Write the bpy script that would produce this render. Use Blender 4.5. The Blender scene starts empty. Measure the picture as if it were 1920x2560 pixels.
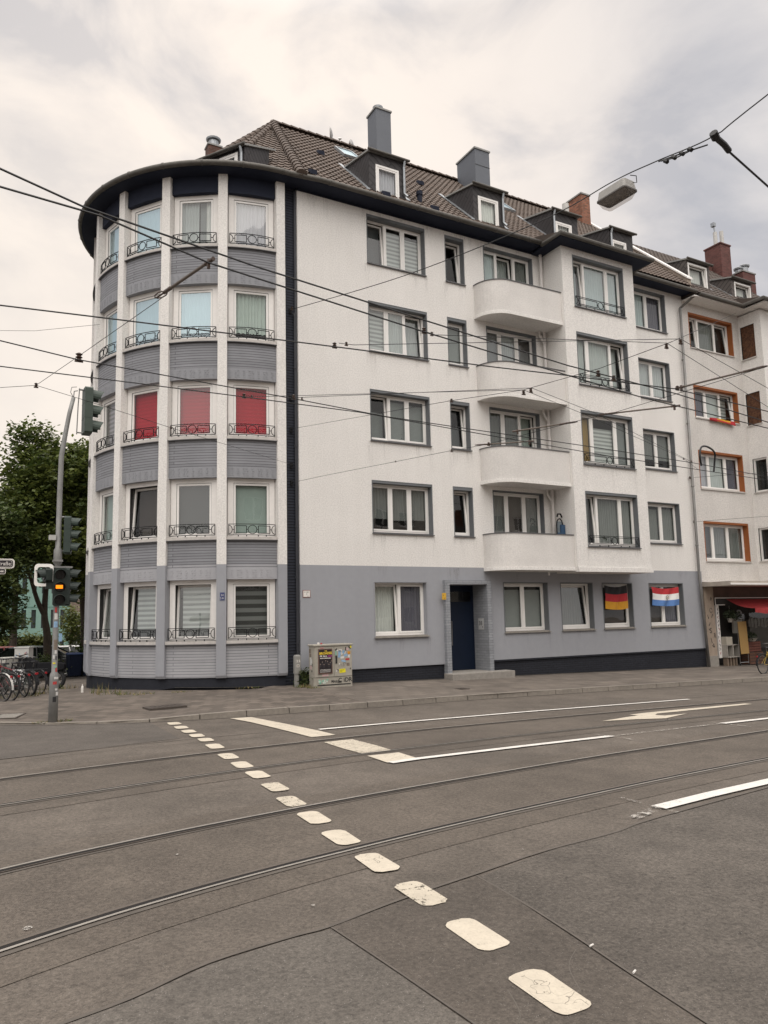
import bpy, bmesh, math, random
from mathutils import Matrix, Vector
random.seed(7)
R = math.radians
sc = bpy.context.scene
COL = sc.collection

# ------------------------------------------------------------------ materials
MATS = {}
def nodes_of(name):
    m = bpy.data.materials.new(name); m.use_nodes = True
    nt = m.node_tree; nt.nodes.clear()
    out = nt.nodes.new('ShaderNodeOutputMaterial')
    MATS[name] = m
    return m, nt, out
def N(nt, t, **kw):
    n = nt.nodes.new(t)
    for k, v in kw.items():
        if k.startswith('i_'):
            n.inputs[k[2:].replace('_', ' ')].default_value = v
        else:
            setattr(n, k, v)
    return n
def L(nt, a, b): nt.links.new(a, b)
def rgb(c): return (c[0], c[1], c[2], 1)
def mixc(nt, fac, a, b):
    m = N(nt, 'ShaderNodeMix', data_type='RGBA')
    for sock, v in ((m.inputs[0], fac), (m.inputs[6], a), (m.inputs[7], b)):
        if isinstance(v, (int, float)): sock.default_value = v
        elif isinstance(v, tuple): sock.default_value = rgb(v)
        else: L(nt, v, sock)
    return m.outputs[2]
def math_(nt, op, a, b=None, c=None):
    m = N(nt, 'ShaderNodeMath', operation=op)
    for s, v in zip(m.inputs, (a, b, c)):
        if v is None: continue
        if isinstance(v, (int, float)): s.default_value = v
        else: L(nt, v, s)
    return m.outputs[0]
def noise(nt, vec, scale, detail=4, rough=.6):
    n = N(nt, 'ShaderNodeTexNoise'); n.inputs['Scale'].default_value = scale
    n.inputs['Detail'].default_value = detail; n.inputs['Roughness'].default_value = rough
    if vec is not None: L(nt, vec, n.inputs['Vector'])
    return n.outputs['Fac']
def ramp(nt, fac, stops):
    r = N(nt, 'ShaderNodeValToRGB'); e = r.color_ramp.elements
    while len(e) < len(stops): e.new(.5)
    for el, (p, c) in zip(e, stops):
        el.position = p; el.color = rgb(c) if isinstance(c, tuple) else (c, c, c, 1)
    L(nt, fac, r.inputs[0]); return r.outputs[0]
def objco(nt): return N(nt, 'ShaderNodeTexCoord').outputs['Object']
def prin(nt, out, col, rough, metal=0, bump=None, bstr=.3, bdist=.02, spec=None):
    p = N(nt, 'ShaderNodeBsdfPrincipled')
    if isinstance(col, tuple): p.inputs['Base Color'].default_value = rgb(col)
    else: L(nt, col, p.inputs['Base Color'])
    p.inputs['Roughness'].default_value = rough; p.inputs['Metallic'].default_value = metal
    if spec is not None: p.inputs['Specular IOR Level'].default_value = spec
    if bump is not None:
        b = N(nt, 'ShaderNodeBump'); b.inputs['Strength'].default_value = bstr; b.inputs['Distance'].default_value = bdist
        L(nt, bump, b.inputs['Height']); L(nt, b.outputs[0], p.inputs['Normal'])
    L(nt, p.outputs[0], out.inputs['Surface']); return p
def sc3(c, k): return tuple(min(1, max(0, x * k)) for x in c)
def M(name, c, r=.7, v=.12, s=5, b=0, bs=90, metal=0, bd=.01, spec=None, s2=0, v2=.1):
    """plain surface: two scales of noise in the colour, optional fine bump"""
    if name in MATS: return MATS[name]
    m, nt, out = nodes_of(name); co = objco(nt)
    f = ramp(nt, noise(nt, co, s), [(.25, 0.), (.75, 1.)])
    col = mixc(nt, f, sc3(c, 1 - v), sc3(c, 1 + v * .7))
    if s2:
        f2 = ramp(nt, noise(nt, co, s2, 3), [(.3, 0.), (.7, 1.)])
        g = N(nt, 'ShaderNodeMix', data_type='RGBA', blend_type='MULTIPLY'); g.inputs[0].default_value = 1
        L(nt, col, g.inputs[6]); L(nt, mixc(nt, f2, (1 - v2,) * 3, (1.,) * 3), g.inputs[7]); col = g.outputs[2]
    prin(nt, out, col, r, metal, noise(nt, co, bs, 3) if b else None, b, bd, spec)
    return m
def brick(name, c, mortar, mode, bw=.25, bh=.075, ms=.007, off=(0, 0), rad=4.8, b=.5, v=.08, rough=.75, light=None):
    """brick courses; mode says which way the wall runs. light=(z, colour): painted another colour below z"""
    m, nt, out = nodes_of(name); co = objco(nt)
    sp = N(nt, 'ShaderNodeSeparateXYZ'); L(nt, co, sp.inputs[0])
    if mode == 'drum':
        u = math_(nt, 'MULTIPLY', math_(nt, 'ARCTAN2', math_(nt, 'SUBTRACT', sp.outputs[1], off[1]), math_(nt, 'SUBTRACT', sp.outputs[0], off[0])), rad)
    elif mode == 'x': u = sp.outputs[0]
    elif mode == 'y': u = sp.outputs[1]
    else: u = math_(nt, 'ADD', sp.outputs[0], sp.outputs[1])
    cb = N(nt, 'ShaderNodeCombineXYZ'); L(nt, u, cb.inputs[0])
    wob = math_(nt, 'MULTIPLY', noise(nt, co, 3), .012)
    L(nt, math_(nt, 'ADD', sp.outputs[2], wob), cb.inputs[1])
    bt = N(nt, 'ShaderNodeTexBrick'); L(nt, cb.outputs[0], bt.inputs['Vector'])
    bt.inputs['Scale'].default_value = 1; bt.inputs['Brick Width'].default_value = bw; bt.inputs['Row Height'].default_value = bh
    bt.inputs['Mortar Size'].default_value = ms; bt.inputs['Mortar Smooth'].default_value = .3
    bt.inputs['Color1'].default_value = rgb(sc3(c, 1 - v)); bt.inputs['Color2'].default_value = rgb(sc3(c, 1 + v)); bt.inputs['Mortar'].default_value = rgb(mortar)
    col = bt.outputs['Color']
    if light:
        k = math_(nt, 'GREATER_THAN', light[0], sp.outputs[2])
        k2 = math_(nt, 'MULTIPLY', k, math_(nt, 'SUBTRACT', 1., bt.outputs['Fac']))
        col = mixc(nt, k2, col, light[1])
    f2 = ramp(nt, noise(nt, co, 1.3, 4), [(.3, .86), (.7, 1.)])
    g = N(nt, 'ShaderNodeMix', data_type='RGBA', blend_type='MULTIPLY'); g.inputs[0].default_value = 1
    L(nt, col, g.inputs[6]); L(nt, f2, g.inputs[7])
    h = math_(nt, 'SUBTRACT', math_(nt, 'MULTIPLY', noise(nt, co, 30), .5), bt.outputs['Fac'])
    prin(nt, out, g.outputs[2], rough, 0, h, b, .01, spec=.25)
    return m

# ------------------------------------------------------------------ mesh builder
ORG = Vector((0, 0, 0)); ORGS = {}
def org_of(p):
    while p.parent: p = p.parent
    return ORGS.get(p.name, ORG)
def setorg(p):
    global ORG; ORG = Vector(p)
def gz(x, y=0):
    return -.019 * max(-40, min(90, x)) - (.026 * min(70, max(0, y - 20)) if True else 0)
def frame(o, ang):
    """wall frame: local x along wall, y into wall, z up; ang = direction (deg) of outward normal"""
    n = Vector((math.cos(R(ang)), math.sin(R(ang)), 0)); i = -n; u = i.cross(Vector((0, 0, 1)))
    return Matrix(((u.x, i.x, 0, o[0]), (u.y, i.y, 0, o[1]), (0, 0, 1, o[2]), (0, 0, 0, 1)))
class MB:
    def __init__(s, T=None): s.v = []; s.f = []; s.mi = []; s.T = T or Matrix()
    def add(s, vs, fs, mi=0):
        b = len(s.v); s.v += [s.T @ Vector(p) for p in vs]
        s.f += [tuple(b + i for i in q) for q in fs]; s.mi += [mi] * len(fs); return s
    def box(s, x0, x1, y0, y1, z0, z1, mi=0):
        vs = [(x, y, z) for z in (z0, z1) for y in (y0, y1) for x in (x0, x1)]
        return s.add(vs, [(0, 2, 3, 1), (4, 5, 7, 6), (0, 1, 5, 4), (2, 6, 7, 3), (0, 4, 6, 2), (1, 3, 7, 5)], mi)
    def hexa(s, q, mi=0):          # 8 points bottom 4 (ccw) + top 4
        return s.add(q, [(3, 2, 1, 0), (4, 5, 6, 7), (0, 1, 5, 4), (1, 2, 6, 5), (2, 3, 7, 6), (3, 0, 4, 7)], mi)
    def quad(s, a, b, c, d, mi=0): return s.add([a, b, c, d], [(0, 1, 2, 3)], mi)
    def prism(s, poly, z0, z1, mi=0, cap=True):
        n = len(poly); vs = [(x, y, z0) for x, y in poly] + [(x, y, z1) for x, y in poly]
        fs = [(i, (i + 1) % n, n + (i + 1) % n, n + i) for i in range(n)]
        if cap: fs += [tuple(range(n))[::-1], tuple(range(n, 2 * n))]
        return s.add(vs, fs, mi)
    def tube(s, pts, r, n=6, closed=False, mi=0, cap=True):
        pts = [Vector(p) for p in pts]; m = len(pts); vs = []; fs = []
        rs = r if isinstance(r, (list, tuple)) else [r] * m
        up = Vector((0, 0, 1)); prev = None
        for i, p in enumerate(pts):
            if closed: t = pts[(i + 1) % m] - pts[i - 1]
            else: t = pts[min(i + 1, m - 1)] - pts[max(i - 1, 0)]
            t.normalize()
            a = prev if prev is not None else (up if abs(t.z) < .9 else Vector((1, 0, 0)))
            a = (a - t * a.dot(t)); a.normalize(); prev = a; b = t.cross(a)
            for k in range(n):
                an = 2 * math.pi * k / n + math.pi / n
                vs.append(tuple(p + (a * math.cos(an) + b * math.sin(an)) * rs[i]))
        for i in range(m if closed else m - 1):
            j = (i + 1) % m
            for k in range(n): fs.append((i * n + k, i * n + (k + 1) % n, j * n + (k + 1) % n, j * n + k))
        if cap and not closed: fs += [tuple(range(n))[::-1], tuple(range((m - 1) * n, m * n))]
        return s.add(vs, fs, mi)
    def lathe(s, prof, c=(0, 0, 0), n=16, mi=0, axis='z'):
        vs = []; fs = []
        for r, h in prof:
            for k in range(n):
                a = 2 * math.pi * k / n; x, y = r * math.cos(a), r * math.sin(a)
                q = {'z': (x, y, h), 'y': (x, h, y), 'x': (h, x, y)}[axis]
                vs.append((c[0] + q[0], c[1] + q[1], c[2] + q[2]))
        for i in range(len(prof) - 1):
            for k in range(n): fs.append((i * n + k, i * n + (k + 1) % n, (i + 1) * n + (k + 1) % n, (i + 1) * n + k))
        fs += [tuple(range(n))[::-1], tuple(range((len(prof) - 1) * n, len(prof) * n))]
        return s.add(vs, fs, mi)
    def arcwall(s, c, r0, r1, a0, a1, z0, z1, n=8, mi=0):
        """solid curved block between radii r0<r1, angles in degrees"""
        vs = []; fs = []
        for i in range(n + 1):
            a = R(a0 + (a1 - a0) * i / n); x, y = math.cos(a), math.sin(a)
            vs += [(c[0] + r0 * x, c[1] + r0 * y, z0), (c[0] + r1 * x, c[1] + r1 * y, z0), (c[0] + r1 * x, c[1] + r1 * y, z1), (c[0] + r0 * x, c[1] + r0 * y, z1)]
        for i in range(n):
            p, q = i * 4, i * 4 + 4
            for k in range(4): fs.append((p + k, p + (k + 1) % 4, q + (k + 1) % 4, q + k))
        fs += [(0, 3, 2, 1), (n * 4, n * 4 + 1, n * 4 + 2, n * 4 + 3)]
        return s.add(vs, fs, mi)
    def build(s, name, mats, parent=None, smooth=False, bevel=0, local=False):
        me = bpy.data.meshes.new(name)
        o = org_of(parent) if parent is not None else ORG if local else Vector((0, 0, 0))
        me.from_pydata([tuple(p - o) for p in s.v], [], s.f)
        ms = mats if isinstance(mats, (list, tuple)) else [mats]
        for m in ms: me.materials.append(m)
        if len(ms) > 1: me.polygons.foreach_set('material_index', s.mi)
        if smooth: me.polygons.foreach_set('use_smooth', [True] * len(me.polygons))
        bm = bmesh.new(); bm.from_mesh(me); bmesh.ops.recalc_face_normals(bm, faces=bm.faces); bm.to_mesh(me); bm.free()
        me.update()
        ob = bpy.data.objects.new(name, me); COL.objects.link(ob)
        if parent is not None: ob.parent = parent
        if bevel:
            b = ob.modifiers.new('bevel', 'BEVEL'); b.width = bevel; b.segments = 2; b.limit_method = 'ANGLE'
        return ob
def tag(o, label=None, cat=None, group=None, kind=None):
    if label: o['label'] = label
    if cat: o['category'] = cat
    if group: o['group'] = group
    if kind: o['kind'] = kind
    return o
def thing(name, label, cat, loc, rz=0, group=None, local=False):
    """Empty at the thing's base; sets the origin for the parts that follow"""
    e = bpy.data.objects.new(name, None); e.location = loc; e.rotation_euler = (0, 0, rz); e.empty_display_size = .2
    COL.objects.link(e); setorg((0, 0, 0) if local else loc); ORGS[e.name] = ORG.copy()
    return tag(e, label, cat, group)
def alone(mb, name, mats, label, cat, loc, group=None, **kw):
    """a thing that is one mesh"""
    setorg(loc); o = mb.build(name, mats, None, local=True, **kw); o.location = loc
    return tag(o, label, cat, group)
def struct(mb, name, mats, label=None, smooth=False):
    o = mb.build(name, mats, None, smooth=smooth); o['kind'] = 'structure'
    if label: o['label'] = label
    return o
def copy_tree(o, parent=None):
    c = o.copy(); COL.objects.link(c)
    if parent is not None: c.parent = parent
    for ch in [q for q in bpy.data.objects if q.parent == o]: copy_tree(ch, c)
    return c
def text_mesh(mb, s, size, T, extrude=.002, mi=0, align='LEFT', bold=0):
    """adds lettering to a mesh builder; T places it (text plane xy -> T)"""
    cu = bpy.data.curves.new('lettering', 'FONT'); cu.body = s; cu.size = size; cu.extrude = extrude; cu.align_x = align; cu.offset = bold
    cu.resolution_u = 3
    ob = bpy.data.objects.new('lettering', cu); COL.objects.link(ob)
    dg = bpy.context.evaluated_depsgraph_get(); me = bpy.data.meshes.new_from_object(ob.evaluated_get(dg))
    old = mb.T; mb.T = T
    mb.add([tuple(v.co) for v in me.vertices], [tuple(p.vertices) for p in me.polygons], mi)
    mb.T = old
    bpy.data.objects.remove(ob); bpy.data.curves.remove(cu); bpy.data.meshes.remove(me)
def wallT(x, y, z, ang=270):
    """text plane on a wall: text x along wall, text y up, facing outward normal ang"""
    f = frame((x, y, z), ang); return f @ Matrix(((1, 0, 0, 0), (0, 0, -1, 0), (0, 1, 0, 0), (0, 0, 0, 1)))

# ------------------------------------------------------------------ named materials
BALC = M('balcony_render', (.73, .705, .68), .95, .15, 26, .9, 80, s2=1.1, v2=.12)
WHITE = M('white_render', (.82, .797, .77), .9, .20, 26, .9, 95, bd=.014, s2=.55, v2=.06)
WHITE2 = M('rough_white_render', (.74, .71, .68), .95, .22, 17, 1.0, 45, bd=.03, s2=.8, v2=.13)
GREYP = M('grey_painted_render', (.315, .323, .350), .85, .04, 5, .25, 140, s2=.4, v2=.05)
SURR = M('dark_grey_paint', (.135, .145, .155), .6, .06, 6)
SILLD = M('grey_metal_sill', (.10, .10, .105), .45, .1, 6)
SILLC = M('weathered_cast_sill', (.50, .475, .45), .85, .16, 9, .3, 60)
NAVY = M('navy_eave_paint', (.020, .024, .040), .7, .12, 5, spec=.15)
PLINTH = brick('black_plinth_brick', (.024, .026, .034), (.014, .014, .018), 'x', b=.5)
PLINTHD = M('black_plinth_paint', (.026, .028, .036), .8, .15, 4, .3, 60, spec=.2)
STRIP = brick('anthracite_brick', (.034, .038, .052), (.010, .011, .015), 'x', bw=1.6, bh=.085, ms=.013, b=.9)
PANEL = brick('slate_blue_brick', (.262, .267, .288), (.08, .083, .095), 'drum', bw=3.1, bh=.078, ms=.008, off=(.068, 4.73), b=.3, light=(3.49 - 0, (.36, .362, .385)))
PANELS = M('slate_blue_smooth_paint', (.258, .264, .285), .8, .08, 6, .3, 40)
PANELL = M('light_grey_smooth_paint', (.36, .362, .385), .8, .05, 6, .3, 40)
PANEL0 = brick('pale_grey_brick', (.37, .372, .392), (.15, .155, .17), 'drum', bw=2.7, bh=.078, ms=.0075, off=(.068, 4.73), b=.3)
PORTAL = brick('portal_brick', (.30, .312, .335), (.23, .24, .26), 'sum', bw=.25, bh=.085, ms=.008, b=1.0)
PVC = M('white_window_frame', (.82, .80, .775), .35, .04, 3)
PVCD = M('white_wood_frame', (.78, .755, .73), .5, .06, 8)
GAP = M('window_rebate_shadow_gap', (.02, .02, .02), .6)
IRON = M('black_wrought_iron', (.014, .014, .016), .7, .2, 20, spec=.2)
ZINC = M('zinc_sheet', (.33, .35, .37), .4, .15, 7, metal=.5)
GUTTER = M('weathered_gutter', (.095, .088, .078), .55, .25, 5, metal=.3)
PIPEW = M('white_painted_pipe', (.66, .63, .61), .6, .08, 6)
PIPEG = M('grey_downpipe', (.20, .195, .19), .5, .2, 4, metal=.3)
PIPED = M('black_downpipe', (.035, .037, .045), .5, .15, 4)
CLAD = M('anthracite_cladding', (.105, .115, .135), .5, .06, 3)
CLADTOP = M('grey_coping', (.26, .26, .25), .6, .15, 8)
REDBRICK = brick('red_chimney_brick', (.26, .105, .062), (.16, .13, .11), 'sum', bw=.23, bh=.08, ms=.010, v=.35)
DARKBRICK = brick('dark_chimney_brick', (.115, .055, .040), (.10, .08, .07), 'sum', bw=.23, bh=.08, ms=.010, v=.3)
REDBRICK2 = brick('purple_red_brick', (.135, .052, .046), (.10, .07, .06), 'sum', bw=.23, bh=.08, ms=.010, v=.22)
STEEL = M('stainless_steel', (.45, .44, .43), .3, .1, 5, metal=.9)
DOORB = M('navy_door_paint', (.006, .012, .028), .45, .1, 3, spec=.25)
CONC = M('stone_step', (.27, .25, .225), .9, .2, 9, .5, 60)
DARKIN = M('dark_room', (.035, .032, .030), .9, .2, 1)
ROOMW = M('dim_room_wall', (.12, .115, .11), .9, .2, 1)
BOARD = M('weathered_chipboard', (.105, .045, .022), .9, .85, 13, .6, 60)
ORANGE = M('orange_reveal_paint', (.29, .090, .022), .7, .12, 5)
def slate(name, c):
    m, nt, out = nodes_of(name); co = objco(nt)
    sp = N(nt, 'ShaderNodeSeparateXYZ'); L(nt, co, sp.inputs[0])
    u = math_(nt, 'ADD', sp.outputs[0], sp.outputs[1])
    cb = N(nt, 'ShaderNodeCombineXYZ'); L(nt, u, cb.inputs[0]); L(nt, sp.outputs[2], cb.inputs[1])
    rot = N(nt, 'ShaderNodeVectorRotate', rotation_type='Z_AXIS'); L(nt, cb.outputs[0], rot.inputs['Vector']); rot.inputs['Angle'].default_value = R(38)
    bt = N(nt, 'ShaderNodeTexBrick'); L(nt, rot.outputs[0], bt.inputs['Vector'])
    for k, v in (('Scale', 1), ('Brick Width', 1.5), ('Row Height', .19), ('Mortar Size', .022), ('Mortar Smooth', .4)): bt.inputs[k].default_value = v
    bt.inputs['Color1'].default_value = rgb(sc3(c, .8)); bt.inputs['Color2'].default_value = rgb(sc3(c, 1.2)); bt.inputs['Mortar'].default_value = rgb(sc3(c, .25))
    prin(nt, out, bt.outputs['Color'], .6, 0, math_(nt, 'SUBTRACT', 1., bt.outputs['Fac']), .8, .012); return m
SLATE = slate('dark_slate_cladding', (.034, .030, .032))
SLATEB = slate('brown_slate_cladding', (.085, .072, .066))
def tiles(name, c, v=.22):
    m, nt, out = nodes_of(name); co = objco(nt)
    at = N(nt, 'ShaderNodeAttribute', attribute_name='tint')
    f = noise(nt, co, 1.2, 5)
    col = mixc(nt, ramp(nt, f, [(.3, 0.), (.7, 1.)]), sc3(c, .82), sc3(c, 1.12))
    g = N(nt, 'ShaderNodeMix', data_type='RGBA', blend_type='MULTIPLY'); g.inputs[0].default_value = 1
    L(nt, col, g.inputs[6]); L(nt, mixc(nt, at.outputs['Fac'], (1 - v,) * 3, (1.,) * 3), g.inputs[7])
    prin(nt, out, g.outputs[2], .75, 0, noise(nt, co, 60, 3), .3, .01); return m
TILE = tiles('brown_roof_tile', (.112, .080, .062))
TILE2 = tiles('dark_brown_roof_tile', (.085, .064, .053))
def glass(name, tint=(.9, .95, .95), f0=.10, gt=(1, 1, 1)):
    m, nt, out = nodes_of(name); co = objco(nt)
    lw = N(nt, 'ShaderNodeLayerWeight'); f5 = math_(nt, 'POWER', lw.outputs['Facing'], 4.5)
    bp = N(nt, 'ShaderNodeBump'); bp.inputs['Strength'].default_value = .06; bp.inputs['Distance'].default_value = .05
    L(nt, noise(nt, co, 1.1, 1), bp.inputs['Height'])
    tr = N(nt, 'ShaderNodeBsdfTransparent'); tr.inputs[0].default_value = rgb(tint)
    gl = N(nt, 'ShaderNodeBsdfGlossy'); gl.inputs[0].default_value = rgb(gt); gl.inputs['Roughness'].default_value = .015; L(nt, bp.outputs[0], gl.inputs['Normal'])
    mx = N(nt, 'ShaderNodeMixShader'); L(nt, math_(nt, 'MULTIPLY_ADD', f5, 1 - f0, f0), mx.inputs[0]); L(nt, tr.outputs[0], mx.inputs[1]); L(nt, gl.outputs[0], mx.inputs[2])
    L(nt, mx.outputs[0], out.inputs['Surface']); return m
DRIP, nt_, out_ = nodes_of('rain_drip_stain'); a_ = N(nt_, 'ShaderNodeAttribute', attribute_name='tint'); mp_ = N(nt_, 'ShaderNodeMapping'); L(nt_, objco(nt_), mp_.inputs['Vector']); mp_.inputs['Scale'].default_value = (9, 9, .9)
p_ = N(nt_, 'ShaderNodeBsdfPrincipled'); p_.inputs['Base Color'].default_value = (.20, .175, .15, 1); p_.inputs['Roughness'].default_value = .95; t_ = N(nt_, 'ShaderNodeBsdfTransparent'); x_ = N(nt_, 'ShaderNodeMixShader')
L(nt_, math_(nt_, 'MULTIPLY', math_(nt_, 'MULTIPLY', a_.outputs['Fac'], .2), ramp(nt_, noise(nt_, mp_.outputs[0], 2.2, 4, .7), [(.42, 0.), (.68, 1.)])), x_.inputs[0]); L(nt_, t_.outputs[0], x_.inputs[1]); L(nt_, p_.outputs[0], x_.inputs[2]); L(nt_, x_.outputs[0], out_.inputs['Surface'])
GLASS = glass('window_glass', (.90, .94, .93), .045)
GLASSM = glass('half_mirroring_window_glass', (.88, .92, .92), .11)
GLASSB = glass('mirroring_window_glass', (.82, .93, .96), .42, (.78, .93, 1.))
def cloth(name, c, fold=0, stripe=0, sc_=1., v=.25):
    """curtains and blinds: fold = vertical pleats per metre, stripe = horizontal bands per metre"""
    m, nt, out = nodes_of(name); co = objco(nt); col = None
    sp = N(nt, 'ShaderNodeSeparateXYZ'); L(nt, co, sp.inputs[0])
    f = ramp(nt, noise(nt, co, 3), [(.3, .9), (.7, 1.)])
    if stripe:
        w = math_(nt, 'SINE', math_(nt, 'MULTIPLY', sp.outputs[2], stripe * 6.283))
        k = ramp(nt, math_(nt, 'MULTIPLY_ADD', w, .5, .5), [(.42, 0.), (.58, 1.)])
        col = mixc(nt, k, sc3(c, sc_), c)
    g = N(nt, 'ShaderNodeMix', data_type='RGBA', blend_type='MULTIPLY'); g.inputs[0].default_value = 1
    if col is None: g.inputs[6].default_value = rgb(c)
    else: L(nt, col, g.inputs[6])
    L(nt, f, g.inputs[7])
    prin(nt, out, g.outputs[2], .9); return m
CUR = {
 'sheer': cloth('sheer_curtain', (.50, .52, .51)), 'cyan': cloth('pale_cyan_curtain', (.52, .58, .585)), 'green': cloth('pale_green_curtain', (.47, .53, .49)),
 'lilac': cloth('lilac_curtain', (.50, .48, .52)), 'red': cloth('red_pleated_blind', (.44, .004, .018), stripe=9, sc_=.86), 'grey': cloth('grey_blind', (.22, .23, .225), stripe=24, sc_=.8),
 'greenblind': cloth('sage_blind', (.33, .39, .36), stripe=30, sc_=.88), 'brown': cloth('brown_blind', (.065, .05, .045), stripe=26, sc_=.75), 'dark': cloth('dark_blind', (.07, .072, .07), stripe=28, sc_=.7),
 'dn': cloth('day_and_night_blind', (.55, .56, .54), stripe=7, sc_=.55), 'dnlilac': cloth('striped_mauve_blind', (.30, .27, .29), stripe=7, sc_=.55), 'white': cloth('white_curtain', (.70, .69, .66)),
 'ochre': cloth('ochre_curtain', (.33, .21, .06)), 'purple': cloth('dusky_curtain', (.13, .12, .15)), 'lace': cloth('black_lace_blind', (.16, .16, .155), stripe=4.2, sc_=.18),
 'greyplain': cloth('grey_roller_blind', (.27, .28, .275)), 'darkgrey': cloth('dark_grey_screen', (.11, .115, .118)), 'net': cloth('grey_net_curtain', (.20, .205, .195))}

# ------------------------------------------------------------------ ground
def streaks(m, amt):
    """faint vertical weathering on render"""
    nt = m.node_tree; p = [n for n in nt.nodes if n.type == 'BSDF_PRINCIPLED'][0]; src = p.inputs['Base Color'].links[0].from_socket
    mp = N(nt, 'ShaderNodeMapping'); L(nt, objco(nt), mp.inputs['Vector']); mp.inputs['Scale'].default_value = (2.2, 2.2, .16)
    f = ramp(nt, noise(nt, mp.outputs[0], 1.6, 6, .65), [(.42, 0.), (.72, 1.)])
    g = N(nt, 'ShaderNodeMix', data_type='RGBA', blend_type='MULTIPLY'); g.inputs[0].default_value = 1
    L(nt, src, g.inputs[6]); L(nt, mixc(nt, f, (1., 1., 1.), (1 - amt, 1 - amt * 1.05, 1 - amt * 1.15)), g.inputs[7]); L(nt, g.outputs[2], p.inputs['Base Color'])
for m_, a_ in ((WHITE, .035), (WHITE2, .05), (GREYP, .03)): streaks(m_, a_)
def asphalt(name, c, agg=.35, speck=110, big=.22, warm=None, bstr=.6):
    m, nt, out = nodes_of(name); co = objco(nt)
    a = noise(nt, co, .35, 5, .65); b = noise(nt, co, 2.3, 4); f = math_(nt, 'ADD', math_(nt, 'MULTIPLY', noise(nt, co, 85, 3, .8), .5), math_(nt, 'MULTIPLY', noise(nt, co, 30, 3, .7), .5))
    v = N(nt, 'ShaderNodeTexVoronoi'); v.inputs['Scale'].default_value = speck; L(nt, co, v.inputs['Vector'])
    col = mixc(nt, ramp(nt, a, [(.32, 0.), (.68, 1.)]), sc3(c, 1 - big), warm or sc3(c, 1 + big * .7))
    g = N(nt, 'ShaderNodeMix', data_type='RGBA', blend_type='MULTIPLY'); g.inputs[0].default_value = 1
    L(nt, col, g.inputs[6]); L(nt, mixc(nt, ramp(nt, f, [(.36, 0.), (.64, 1.)]), (1 - agg,) * 3, (1 + agg * .6,) * 3), g.inputs[7])
    g2 = N(nt, 'ShaderNodeMix', data_type='RGBA', blend_type='MULTIPLY'); g2.inputs[0].default_value = 1
    L(nt, g.outputs[2], g2.inputs[6]); L(nt, mixc(nt, ramp(nt, b, [(.3, 0.), (.7, 1.)]), (.82,) * 3, (1.08,) * 3), g2.inputs[7])
    # pale stones in the surface
    st = math_(nt, 'MULTIPLY', math_(nt, 'LESS_THAN', v.outputs['Distance'], .22), math_(nt, 'GREATER_THAN', noise(nt, co, 33, 1), .60))
    spot = math_(nt, 'MULTIPLY', ramp(nt, noise(nt, co, 1.35, 3, .6), [(.66, 0.), (.72, 1.)]), .32)      # old oil drips
    g3 = mixc(nt, spot, g2.outputs[2], sc3(c, .45))
    fin = mixc(nt, math_(nt, 'MULTIPLY', st, .55), g3, (.30, .28, .26))
    prin(nt, out, fin, .85, 0, math_(nt, 'ADD', f, math_(nt, 'MULTIPLY', v.outputs['Distance'], .5)), bstr, .006, spec=.35); return m
ASPH = asphalt('asphalt', (.134, .114, .096), .5)
ASPHT = asphalt('track_bed_asphalt', (.125, .105, .087), .52)
ASPHC = asphalt('coarse_new_asphalt', (.116, .101, .087), .6, 80, .2, bstr=.9)
ASPHD = asphalt('dark_asphalt_patch', (.106, .090, .076), .5, 90, .16)
ASPHG = asphalt('worn_grey_asphalt', (.134, .119, .104), .5, 65, .3, bstr=.8)
ASPHS = asphalt('side_street_asphalt', (.112, .098, .086), .35, 110, .2)
TAR = M('tar_joint', (.098, .084, .071), .7, .2, 9)
RAILM = M('polished_rail_steel', (.42, .39, .35), .42, .2, 3, metal=.5)
GROOVE = M('rail_groove_black', (.010, .008, .007), .95, .2, 6)
RAILR = M('rusty_rail_lip', (.17, .135, .11), .55, .25, 6, metal=.4)
KERBM = M('granite_kerb', (.25, .222, .19), .9, .2, 14, .5, 70, s2=1.5, v2=.2)
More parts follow.
